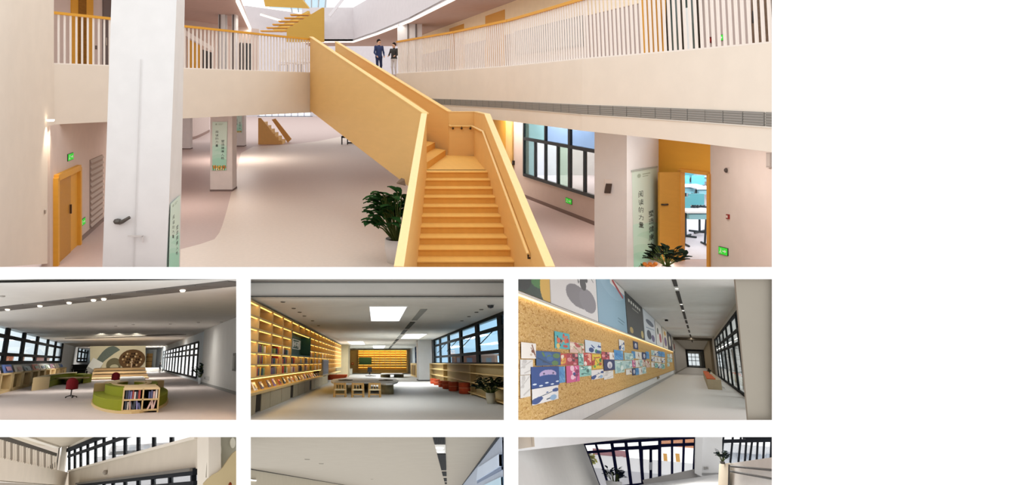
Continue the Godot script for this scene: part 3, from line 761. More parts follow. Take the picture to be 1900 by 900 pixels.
	st = S(); slab(st, [at(504, 222, fz + 2.2), at(511, 220, fz + 2.2), at(541, 258, fz + 2.2), at(534, 265, fz + 2.2)], Vector3(0, 0, -0.12)); part("far_side", st, N("d9a765", "dfae6d", 0.02, Vector3.ONE * 0.4, 0.6))
	for i in 6:
		st = S(); var sx: float = lerp(at(520, 200, fz).x, at(486, 200, fz).x, i / 5.0)
		span(st, Vector3(sx - 0.16, FL, -fz - 0.12), Vector3(sx + 0.16, FL + 0.3 * (i + 1), -fz - 2.1)); part("step", st, yellow)
	var sb2 := lev(643, 268, FL)
	thing("black_stool", "black bench on the floor below the long yellow stair panel", "bench", sb2)
	st = S(); box(st, sb2 + Vector3(-0.15, 0.62, 0), Vector3(0.55, 0.14, 0.6)); part("seat", st, M("2a2624"))
	for x in [-0.38, 0.08]:
		st = S(); bar(st, sb2 + Vector3(x, 0, 0.2), sb2 + Vector3(x, 0.58, 0.2), 0.07, 0.07); part("leg", st, M("2a2624"))
		st = S(); bar(st, sb2 + Vector3(x, 0, -0.2), sb2 + Vector3(x, 0.58, -0.2), 0.07, 0.07); part("leg", st, M("2a2624"))
	st = S(); box(st, sb2 + Vector3(0.45, 0.12, -0.1), Vector3(0.7, 0.1, 0.3)); part("pedal_box", st, M("2a2624"))
	# unseen lamps added to brighten the space under the bridge and the gallery
	for g in [[-11.5, 24.0, 2.0, 9.0, "added unseen light panel over the corridor behind the large white pillar"], [-7.5, 27.0, 2.0, 11.0, "added unseen light panel under the bridge beside the banner pillar"], [-9.0, 45.0, 2.0, 30.0, "added unseen light panel over the far hall floor"], [5.2, 30.0, 1.5, 13.0, "added unseen light panel under the gallery behind the staircase"], [7.2, 20.5, 1.2, 11.0, "added unseen light panel under the gallery beside the black window"], [7.0, 15.0, 1.0, 6.0, "added unseen light panel under the gallery before the classroom door"]]:
		ceiling_panel(Vector3(g[0], SB - 0.01, -g[1]), g[2], 3.0, g[3], g[4], "fff9f2", 0.8)
	build_stairs(yellow, wood)
	build_right_side(white, pink, yellow, wood, black)
	people()

func mats_print(k: String) -> StandardMaterial3D:
	if not mats.has(k): mats[k] = printed(banner_img(true))
	return mats[k]
func poster(a: Vector3, b: Vector3, c: Vector3, d: Vector3, off: Vector3) -> SurfaceTool:   # a thin printed board: face with print, edges
	var st := S()
	a += off; b += off; c += off; d += off
	uvquad(st, a, b, c, d)
	var n := -(b - a).cross(d - a).normalized() * 0.012
	var back := off.normalized() * -0.012
	for e in [[a, b], [b, c], [c, d], [d, a]]:
		st.set_uv(Vector2(0.01, 0.01))
		for p in [e[0], e[1], e[1] + back, e[0], e[1] + back, e[0] + back]: st.set_uv(Vector2(0.01, 0.01)); st.add_vertex(p)
	return st
func light_line(label: String, pts: Array) -> void:
	thing("light_line", label, "lamp", pts[0])
	var st := S()
	for i in pts.size() - 1: bar(st, pts[i] + Vector3(0, -0.05, 0.05), pts[i + 1] + Vector3(0, -0.05, 0.05), 0.16, 0.1)
	part("diffuser", st, glow("fffaf2", 1.1))
	st = S()
	for i in pts.size() - 1: bar(st, pts[i] + Vector3(0, 0.02, 0.05), pts[i + 1] + Vector3(0, 0.02, 0.05), 0.2, 0.04)
	part("channel", st, M("e6e2e0"))
	for i in pts.size() - 1:
		var c: Vector3 = (pts[i] + pts[i + 1]) / 2 + Vector3(0, -0.12, 0.05)
		var d: Vector3 = pts[i + 1] - pts[i]
		area(c, Vector3.DOWN, d, d.length(), 0.16, 0.5 * d.length(), "fff6ea")
func railing(called: String, label: String, pts: Array, gap: float, bt: float, bw: float, lean: float, curved: bool, wood: Material) -> void:
	thing(called, label, "railing", sety(pts[0].lerp(pts[-1], 0.5), ST))
	var total := length_of(pts)
	var n := int(total / gap)
	var shapes := []
	var mid := M("e9e0d8", 0.6)
	for i in n:
		var a: Array = along(pts, (i + 0.5) * total / n)
		var d: Vector3 = a[1]; var nn := d.cross(Vector3.UP).normalized()
		var st := S()
		var foot: Vector3 = sety(a[0], ST) - nn * 0.1
		var head: Vector3 = sety(a[0], RT - 0.06) - nn * 0.1 - d * lean * (RT - ST)
		obox(st, (foot + head) / 2, d * bt / 2, (head - foot) / 2, nn * bw / 2)
		part("baluster", st, mid)
	var st := S()
	for i in pts.size() - 1:
		var a: Vector3 = sety(pts[i], RT - 0.03); var b: Vector3 = sety(pts[i + 1], RT - 0.03)
		var nn := (b - a).cross(Vector3.UP).normalized()
		var k := (b - a).normalized() * lean * (RT - ST)
		bar(st, a - nn * 0.1 - k, b - nn * 0.1 - k, 0.12, 0.07)
	part("handrail", st, wood)
	st = S()
	for i in pts.size() - 1:
		var a: Vector3 = sety(pts[i], ST + 0.015); var b: Vector3 = sety(pts[i + 1], ST + 0.015)
		var nn := (b - a).cross(Vector3.UP).normalized()
		bar(st, a - nn * 0.1, b - nn * 0.1, 0.1, 0.03)
	part("bottom_rail", st, mid)

func build_stairs(yellow: Material, wood: Material) -> void:
	var ly := -1.95                       # landing, from the eye
	var st := S()
	thing("staircase", "yellow staircase with solid side panels rising to a landing and turning up to the bridge", "stairs", Vector3(1.8, FL, -13 * ZS))
	# lower flight: the lowest steps stand behind the display wall
	var n := 12
	var lim := 330.5 / F
	for i in n:
		var z0 := 12.5 - 0.29 * (n - i); var z1 := z0 + 0.29
		var y := ly - 0.14 * (n - 1 - i)
		var za := -z0 * ZS; var zc := -z1 * ZS
		if y < za * lim + 0.02: continue
		if i == n - 1: zc -= 0.05
		var s0 := (z0 - 9.6) / 2.9; var s1 := (z1 - 9.6) / 2.9
		var l0 := lerpf(0.63, 1.14, s0); var l1 := lerpf(0.63, 1.14, s1)
		var r0 := lerpf(2.78, 2.86, s0); var r1 := lerpf(2.78, 2.86, s1)
		var yb: float = y - 0.6
		st = S()
		slab(st, [Vector3(l0, yb, za), Vector3(r0, yb, za), Vector3(r0, y - 0.02, za), Vector3(l0, y - 0.02, za)], Vector3((l1 - l0), 0, zc - za))
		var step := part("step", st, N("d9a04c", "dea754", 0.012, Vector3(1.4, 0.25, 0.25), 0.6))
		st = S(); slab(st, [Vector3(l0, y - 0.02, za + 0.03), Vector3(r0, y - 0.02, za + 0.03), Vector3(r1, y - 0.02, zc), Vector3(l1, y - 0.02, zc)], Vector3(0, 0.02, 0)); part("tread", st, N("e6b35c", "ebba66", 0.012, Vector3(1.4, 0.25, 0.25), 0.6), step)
	# landing
	var a := az(788, 314, 12.45); var b := az(914, 314, 12.45); var c := sety(lev(884, 290, ly), ly); var d := sety(lev(829, 287, ly), ly)
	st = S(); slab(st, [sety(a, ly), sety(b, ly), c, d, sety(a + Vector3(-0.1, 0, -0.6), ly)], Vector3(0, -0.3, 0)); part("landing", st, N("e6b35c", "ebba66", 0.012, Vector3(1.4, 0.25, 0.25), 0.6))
	# side panels: left of the lower flight, right of it, behind the landing
	var lt0 := az(740, 497, 7.22); var lt1 := az(787, 212, 12.3)
	side(lt0, lt1, 0.12, "left_side_panel", yellow)
	var rt0 := az(1021, 497, 7.6); var rt1 := az(904, 213, 12.6); var rt2 := az(882, 208, 15.2); var rt3 := az(832, 208, 15.3)
	side(rt0, rt1, 0.12, "right_side_panel", yellow)
	side(rt1, rt2, 0.1, "landing_side_panel", yellow)
	side(rt2, rt3, 0.1, "landing_back_panel", yellow)
	# long panels of the upper flight
	var f0 := az(787, 212, 12.3); var f1 := az(575, 69, 20.45)
	var fpl := vp(f0, f1)
	var g0 := pl(757, 344, fpl); var g1 := pl(575, 205, fpl)
	st = S(); slab(st, [g0 + (f0 - f1) * 0.012, f0 + (f0 - f1) * 0.003, f1, g1], Vector3(0.09, 0, -0.09)); part("long_front_panel", st, yellow)
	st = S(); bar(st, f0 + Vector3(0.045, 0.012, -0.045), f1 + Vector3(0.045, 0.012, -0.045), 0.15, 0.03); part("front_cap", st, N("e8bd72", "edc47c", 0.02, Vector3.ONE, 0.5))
	var h0 := az(832, 208, 15.25); var h1 := az(622, 78, 22.4)
	st = S(); slab(st, [sety(h0, ly - 0.3), h0, h1, sety(h1, SB)], Vector3(0.08, 0, -0.1)); part("long_rear_panel", st, yellow)
	st = S(); bar(st, h0 + Vector3(0.04, 0.012, -0.05), h1 + Vector3(0.04, 0.012, -0.05), 0.15, 0.03); part("rear_cap", st, N("e8bd72", "edc47c", 0.02, Vector3.ONE, 0.5))
	# upper steps
	var m := 15
	var p0 := sety(az(793, 280, 12.6), 0); var p1 := sety(h0, 0) + Vector3(-0.1, 0, 0.15)
	for i in m:
		var s0 := (i + 0.0) / m; var s1 := (i + 1.0) / m
		var y := lerpf(ly, ST, (i + 1.0) / m)
		var fa := p0.lerp(sety(f1, 0), s0); var fb := p0.lerp(sety(f1, 0), s1)
		var ra := p1.lerp(sety(h1, 0), s0); var rb := p1.lerp(sety(h1, 0), s1)
		st = S(); slab(st, [sety(fa, y), sety(ra, y), sety(rb, y), sety(fb, y)], Vector3(0, -0.42, 0)); part("upper_step", st, N("d9a04c", "dea754", 0.012, Vector3(1.4, 0.25, 0.25), 0.6))
	# handrail on the right with its brackets
	var hr := []
	for g in [[rt0, 0.42], [rt1, 0.42], [rt2, 0.42], [rt3, 0.42], [h1, 0.45]]: hr.append(g[0] - Vector3(0, g[1], 0))
	hr[0] = hr[0].lerp(hr[1], 0.17) + Vector3(-0.1, 0, 0); hr[1] += Vector3(-0.1, 0, 0); hr[2] += Vector3(-0.1, 0, 0.12); hr[3] += Vector3(0.06, 0, 0.12); hr[4] += Vector3(-0.02, 0, 0.12)
	st = S(); tube(st, hr, 0.032, 8); part("handrail", st, M("e9c27c", 0.35))
	for k in 6:
		st = S()
		var q0: Vector3 = hr[0].lerp(hr[1], k / 5.0) if k < 4 else hr[3].lerp(hr[4], (k - 3.6) * 0.12)
		tube(st, [q0 + Vector3(0.1, -0.08, -0.08), q0 + Vector3(0, -0.06, 0), q0], 0.018, 5); part("bracket", st, M("4a3a28", 0.4, 0.5))
	for k in 3:
		st = S(); var q1: Vector3 = hr[2].lerp(hr[3], 0.1 + k * 0.4)
		tube(st, [q1 + Vector3(0, -0.08, -0.12), q1 + Vector3(0, -0.07, 0), q1], 0.02, 5); ball(st, q1 + Vector3(0, -0.06, 0), Vector3.ONE * 0.035, 6); part("bracket", st, M("4a3a28", 0.4, 0.5))
	# foot block at the end of the long panel
	st = S(); slab(st, [az(736, 341, 12.9), az(753, 345, 12.6), az(751, 334, 12.6), az(745, 332, 12.8)], Vector3(0, 0, -0.2)); part("foot_block", st, M("7d6a58"))

func side(a: Vector3, b: Vector3, w: float, called: String, yellow: Material) -> void:   # a solid balustrade between two top points, light cap on top
	var st := S()
	var dn := Vector3(0, -2.0, 0)
	var ya := a + dn; var yb := b + dn
	var n := (b - a).cross(Vector3.UP).normalized() * w
	slab(st, [ya - n / 2, yb - n / 2, b - n / 2, a - n / 2], n)
	var p := part(called, st, yellow)
	st = S(); bar(st, a + Vector3(0, 0.012, 0), b + Vector3(0, 0.012, 0), w + 0.02, 0.025); part("cap", st, N("efcd8c", "f2d396", 0.02, Vector3.ONE, 0.45), p)

func build_right_side(white: Material, pink: Material, yellow: Material, wood: Material, black: Material) -> void:
	var st := S()
	var w0 := lev(977, 368, FL); var w1 := lev(1103, 418, FL)
	var p := vp(w0, w1); var d := (w1 - w0).normalized(); var n := d.cross(Vector3.UP).normalized()
	if n.x > 0: n = -n
	# wall with a window opening: below, left and right of it
	var wa := pl(973, 250, p); var wb := pl(1135, 250, p)
	var yb := pl(973, 326, p).y; var ytop := SB + 0.1
	st = S()
	slab(st, [sety(w0 - d * 9, FL), sety(w1 + d * 3.2, FL), sety(w1 + d * 3.2, yb), sety(w0 - d * 9, yb)], -n * 0.2)
	slab(st, [sety(w0 - d * 9, yb), sety(wa, yb), sety(wa, ytop), sety(w0 - d * 9, ytop)], -n * 0.2)
	slab(st, [sety(wb, yb), sety(w1 + d * 3.2, yb), sety(w1 + d * 3.2, ytop), sety(wb, ytop)], -n * 0.2)
	struct("wall_right", st, pink)
	st = S(); slab(st, [sety(w0 - d * 9, FL), sety(w1 + d * 3, FL), sety(w1 + d * 3, FL + 0.13), sety(w0 - d * 9, FL + 0.13)], n * 0.02); struct("baseboard_right", st, M("86736c"))
	var win := Node3D.new(); win.name = "window_2"; add_child(win); win.transform = Transform3D(B, EYE); win.set_meta("kind", "structure"); cur = win; cur_base = Vector3.ZERO
	var c := [sety(wa, ytop), sety(wb, ytop), sety(wb, yb), sety(wa, yb)]
	var ytr := pl(973, 257, p).y
	var L := wa.distance_to(wb)
	var cs := []
	for u in [973, 994, 1013, 1036, 1058, 1086, 1110, 1135]: cs.append(sety(pl(u, 300, p), 0).distance_to(sety(wa, 0)) / L)
	for i in cs.size():
		var big: bool = i in [0, 2, 4, 6, 7]
		st = S(); var pp: Vector3 = c[0].lerp(c[1], cs[i])
		bar(st, sety(pp, ytop if big else ytr), sety(pp, yb), 0.17 if i == 4 else 0.11, 0.1, n); part("mullion", st, black)
	for y in [ytop, ytr, yb + 0.04]:
		st = S(); bar(st, sety(wa, y), sety(wb, y), 0.12, 0.11, n); part("transom", st, black)
	var tints := ["a9c6c2", "f4f6f6", "e3e4df", "b6c3ac", "cfc7b9", "d6cabd", "b3d4dc"]
	for i in 7:
		st = S(); slab(st, [sety(c[0].lerp(c[1], cs[i]), ytr), sety(c[0].lerp(c[1], cs[i + 1]), ytr), sety(c[0].lerp(c[1], cs[i + 1]), yb), sety(c[0].lerp(c[1], cs[i]), yb)], -n * 0.01)
		part("pane", st, tinted(tints[i]))
	for i in [0, 2, 4]:
		st = S(); slab(st, [sety(c[0].lerp(c[1], cs[i]), ytop), sety(c[0].lerp(c[1], cs[i + 2]), ytop), sety(c[0].lerp(c[1], cs[i + 2]), ytr), sety(c[0].lerp(c[1], cs[i]), ytr)], -n * 0.01)
		part("pane", st, tinted(["9fc3c0", "9eb3cd", "8fa3bd"][i / 2]))
	exit_sign(pl(1056, 373, p), d, 0.5, 0.2, n, "green exit sign on the wall below the black window")
	thing("wood_portal", "narrow yellow wooden portal on the right wall behind the stair", "door", sety(pl(920, 300, p), FL))
	st = S(); slab(st, [sety(pl(900, 300, p), FL), sety(pl(953, 300, p), FL), sety(pl(953, 300, p), SB), sety(pl(900, 300, p), SB)], n * 0.06); part("panel", st, wood)
	st = S(); slab(st, [sety(pl(944, 300, p), FL), sety(pl(953, 300, p), FL), sety(pl(953, 300, p), SB), sety(pl(944, 300, p), SB)], n * 0.14); part("jamb", st, yellow)
	thing("wall_phone", "small dark box on the wall just right of the stair banister", "switch", pl(956, 305, p))
	st = S(); obox(st, pl(954, 302, p) + n * 0.03, d * 0.08, Vector3(0, 0.09, 0), n * 0.04); part("case", st, M("3a322e")); st = S(); obox(st, pl(954, 302, p) + n * 0.08, d * 0.03, Vector3(0, 0.05, 0), n * 0.012); part("keypad", st, M("6e655f"))
	# column with card reader and banner
	var c0 := az(1103, 300, 13.1); var c1 := az(1163, 300, 12.55); var c2 := az(1222, 300, 14.0)
	thing("gallery_column", "white column carrying the gallery beside the black window", "column", sety(c1, FL))
	st = S(); slab(st, [sety(c0, FL), sety(c1, FL), sety(c1, SB), sety(c0, SB)], Vector3(1.2, 0, -1.6)); part("shaft", st, white)
	st = S(); slab(st, [sety(c1, FL), sety(c2, FL), sety(c2, SB), sety(c1, SB)], Vector3(0, 0, -0.25)); part("side_face", st, white)
	var cp := vp(c0, c1)
	thing("card_reader", "small dark card reader on a white plate on the gallery column", "switch", pl(1127, 360, cp))
	st = S(); obox(st, pl(1128, 347, cp) + Vector3(0, 0, 0.01), (c1 - c0).normalized() * 0.11, Vector3(0, 0.2, 0), Vector3(0, 0, 0.01)); part("plate", st, M("e4dfdb"))
	st = S(); obox(st, pl(1127, 349, cp) + Vector3(0, 0, 0.05), (c1 - c0).normalized() * 0.085, Vector3(0.02, 0.12, 0), Vector3(0, 0, 0.03)); part("reader", st, M("4c423f", 0.4))
	var bp := vp(c1, c2)
	one("column_banner", "tall mint green banner with two columns of dark characters on the gallery column", "banner", poster(pl(1173, 317, bp), pl(1219, 309, bp), pl(1222, 515, bp), pl(1177, 515, bp), Vector3(-0.02, 0, 0.03)), printed(banner_img(true)))
	st = S(); bar(st, pl(1172, 317, bp) + Vector3(-0.03, 0, 0.05), pl(1220, 309, bp) + Vector3(-0.03, 0, 0.05), 0.04, 0.04); part("top_rod", st, M("a9b0aa"), cur)
	# wooden portal with the open classroom door
	var p1 := az(1318, 300, 12.95)
	var pp := vp(c2, p1); var pd := (p1 - c2).normalized(); var pn := pd.cross(Vector3.UP).normalized()
	if pn.z < 0: pn = -pn
	var oa := pl(1264, 330, pp); var ob := pl(1317, 330, pp); var ot := pl(1290, 319, pp).y
	thing("classroom_portal", "yellow wooden portal with an open door leading into the classroom", "door", sety(oa, FL))
	st = S(); slab(st, [sety(c2, FL), sety(oa, FL), sety(oa, SB), sety(c2, SB)], -pn * 0.1); part("side_panel", st, wood)
	st = S(); slab(st, [sety(oa, ot), sety(p1, ot), sety(p1, SB), sety(oa, SB)], -pn * 0.1); part("head_panel", st, wood)
	st = S()
	bar(st, sety(oa, FL), sety(oa, ot), 0.1, 0.16, pn); bar(st, sety(ob, FL), sety(ob, ot), 0.07, 0.16, pn); bar(st, sety(oa, ot), sety(ob, ot), 0.08, 0.16, pn); part("door_frame", st, N("c58a35", "cf9440", 0.02, Vector3(0.4, 1.2, 0.4), 0.5))
	st = S(); slab(st, [sety(oa, FL), sety(oa + pn * 0.55 - pd * 0.28, FL), sety(oa + pn * 0.55 - pd * 0.28, ot - 0.05), sety(oa, ot - 0.05)], pd * 0.05)
	var lf := part("door_leaf", st, N("b98636", "c3903f", 0.02, Vector3(0.4, 1.2, 0.4), 0.5))
	st = S(); tube(st, [sety(oa, FL + 1.5) + pn * 0.5 - pd * 0.2, sety(oa, FL + 1.5) + pn * 0.5 - pd * 0.12, sety(oa, FL + 1.5) + pn * 0.38 - pd * 0.1], 0.025, 6); part("handle", st, M("4a4038", 0.3, 0.7), lf)
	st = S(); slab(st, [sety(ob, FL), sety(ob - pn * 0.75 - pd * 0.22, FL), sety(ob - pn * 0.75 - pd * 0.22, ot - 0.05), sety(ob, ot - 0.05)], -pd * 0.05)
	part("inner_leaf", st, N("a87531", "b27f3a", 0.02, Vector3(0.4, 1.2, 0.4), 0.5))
	# lamp inside the portal head that lights the wood
	# white wall to the right
	var w2 := az(1446, 300, 10.8)
	var wp2 := vp(p1, w2); var d2 := (w2 - p1).normalized(); var n2 := d2.cross(Vector3.UP).normalized()
	if n2.z < 0: n2 = -n2
	st = S(); slab(st, [sety(p1, FL), sety(w2, w2.z * 332.0 / F), sety(w2, SB), sety(p1, SB)], -n2 * 0.15); struct("wall_entrance", st, N("cfc3bc", "d5c9c2", 0.03, Vector3.ONE * 0.2, 0.85))
	thing("wall_sensor", "round dark sensor high on the white wall right of the classroom door", "sensor", pl(1350, 322, wp2))
	st = S(); ball(st, pl(1350, 316, wp2) + n2 * 0.03, Vector3(0.06, 0.06, 0.05), 10); part("dome", st, M("4b413d", 0.3)); st = S(); obox(st, pl(1350, 316, wp2) + n2 * 0.01, d2 * 0.07, Vector3(0, 0.07, 0), n2 * 0.01); part("plate", st, M("bfb2aa"))
	thing("call_point", "small red call point on the white wall right of the classroom door", "alarm", pl(1352, 409, wp2))
	st = S(); obox(st, pl(1352, 402, wp2) + n2 * 0.02, d2 * 0.055, Vector3(0, 0.055, 0), n2 * 0.02); part("case", st, M("8d3430")); st = S(); obox(st, pl(1352, 402, wp2) + n2 * 0.045, d2 * 0.03, Vector3(0, 0.03, 0), n2 * 0.006); part("button", st, M("d9cfc8"))
	exit_sign(pl(1343, 466, wp2), d2, 0.44, 0.19, n2, "green exit sign low on the white wall right of the classroom door")
	thing("grey_panel", "grey wall box at the right end of the white entrance wall", "box", pl(1430, 311, wp2))
	st = S(); obox(st, pl(1431, 297, wp2) + n2 * 0.03, d2 * 0.09, Vector3(0, 0.16, 0), n2 * 0.03); part("case", st, M("a39a94")); st = S(); obox(st, pl(1431, 297, wp2) + n2 * 0.065, d2 * 0.07, Vector3(0, 0.13, 0), n2 * 0.006); part("lid", st, M("b0a7a1"))
	# classroom behind
	st = S(); slab(st, [Vector3(7, FL, -27 * ZS), Vector3(20, FL, -27 * ZS), Vector3(20, 1.5, -27 * ZS), Vector3(7, 1.5, -27 * ZS)], Vector3(0, 0, -0.2)); struct("wall_classroom", st, N("d7dcdd", "dde2e3", 0.03, Vector3.ONE * 0.2, 0.8))
	st = S(); slab(st, [Vector3(7.5, FL + 0.006, -13.6 * ZS), Vector3(20, FL + 0.006, -13.6 * ZS), Vector3(20, FL + 0.006, -27 * ZS), Vector3(7.5, FL + 0.006, -27 * ZS)], Vector3(0, -0.005, 0)); struct("floor_classroom", st, N("d5cfd4", "dbd5da", 0.05, Vector3.ONE * 0.4, 0.4))
	st = S(); slab(st, [Vector3(16.5, FL, -12.5 * ZS), Vector3(16.5, FL, -27 * ZS), Vector3(16.5, SB, -27 * ZS), Vector3(16.5, SB, -12.5 * ZS)], Vector3(0.2, 0, 0)); struct("wall_classroom_side", st, N("d7dcdd", "dde2e3", 0.03, Vector3.ONE * 0.2, 0.8))
	st = S(); slab(st, [Vector3(8, SB - 0.02, -14.4 * ZS), Vector3(16.5, SB - 0.02, -13.2 * ZS), Vector3(16.5, SB - 0.02, -27 * ZS), Vector3(8, SB - 0.02, -27 * ZS)], Vector3(0, 0.1, 0)); struct("ceiling_classroom", st, white)
	ceiling_panel(Vector3(11.5, SB - 0.05, -18 * ZS), 3.0, 4.0, 22.0, "ceiling light panel inside the classroom behind the open door", "f4f8ff", 1.2)
	ceiling_panel(Vector3(10.2, SB - 0.05, -25.5 * ZS), 3.0, 4.0, 26.0, "added light panel brightening the room behind the black window", "f4f8ff", 1.2)  # lamp added because the room behind the panes was dark
	var tb: Node3D; var sc: Node3D
	var spots := [[1290, 455], [1280, 395], [1306, 400], [1276, 362], [1300, 352], [1288, 336], [1272, 335], [1310, 372]]
	for i in spots.size():
		var b2 := lev(spots[i][0], spots[i][1], FL)
		if i == 0:
			tb = thing("school_desk", "white topped school desk on dark legs seen through the classroom door", "desk", b2, "classroom desks")
			st = S(); box(st, b2 + Vector3(0, 1.0, 0), Vector3(0.75, 0.05, 0.6)); part("desk_top", st, M("dfeaf0", 0.4))
			for x in [-0.3, 0.3]:
				st = S(); tube(st, [b2 + Vector3(x, 0.03, 0.28), b2 + Vector3(x, 0.03, -0.28)], 0.03, 5); tube(st, [b2 + Vector3(x, 0.03, -0.05), b2 + Vector3(x, 0.97, 0.05)], 0.03, 5); part("leg", st, M("3c4448", 0.4, 0.5))
			st = S(); box(st, b2 + Vector3(0, 0.86, 0), Vector3(0.55, 0.14, 0.45)); part("book_tray", st, M("8fc4cf", 0.5))
		else: again(tb, b2)
	spots = [[1272, 440], [1272, 385], [1298, 432], [1300, 385], [1284, 368], [1282, 350]]
	for i in spots.size():
		var b2 := lev(spots[i][0], spots[i][1], FL)
		if i == 0:
			sc = thing("school_chair", "turquoise school chair seen through the classroom door", "chair", b2, "classroom chairs")
			st = S(); box(st, b2 + Vector3(0, 0.62, 0), Vector3(0.5, 0.05, 0.5)); part("seat", st, M("6fc0cc", 0.5))
			st = S(); box(st, b2 + Vector3(0, 1.02, -0.24), Vector3(0.5, 0.36, 0.05)); part("backrest", st, M("6fc0cc", 0.5))
			st = S(); tube(st, [b2 + Vector3(0, 0.05, 0), b2 + Vector3(0, 0.62, 0)], 0.035, 6); tube(st, [b2 + Vector3(-0.25, 0.04, 0.2), b2 + Vector3(0.25, 0.04, -0.2)], 0.03, 5); tube(st, [b2 + Vector3(-0.25, 0.04, -0.2), b2 + Vector3(0.25, 0.04, 0.2)], 0.03, 5); part("pedestal", st, M("3c4448", 0.4, 0.5))
		else: again(sc, b2)
	# plants
	plant(sety(lev(738, 487, FL), FL), 1.6, 1.6, 0.34, 0.62, 52, 0.24, "leafy green plant in a white pot left of the yellow staircase", "e4e0dc", "21481f", 1.0, 5)
	var pb2 := az(1237, 497, 12.2)
	plant(pb2, 0.62, 1.0, 0.12, 0.05, 26, 0.14, "dark bushy plant in front of the mint green column banner", "d9d4d0", "1c2a1e", 1.0, 11, 0.2)
	# flowers by the banner foot
	thing("flower_pot", "small orange flowers standing at the foot of the mint green banner", "flowers", az(1206, 497, 12.3))
	for i in 5:
		st = S(); ball(st, az(1196 + i * 5, 490 + (i % 2) * 4, 12.3), Vector3(0.06, 0.05, 0.05), 8); part("blossom", st, M("e08a45"))
	st = S()
	for i in 6: leaf(st, az(1184 + i * 4, 497, 12.3), Vector3(cos(i), 1.4, 0.2), 0.16, 0.05, 0.2)
	part("leaves", st, foliage("3f7d45"))

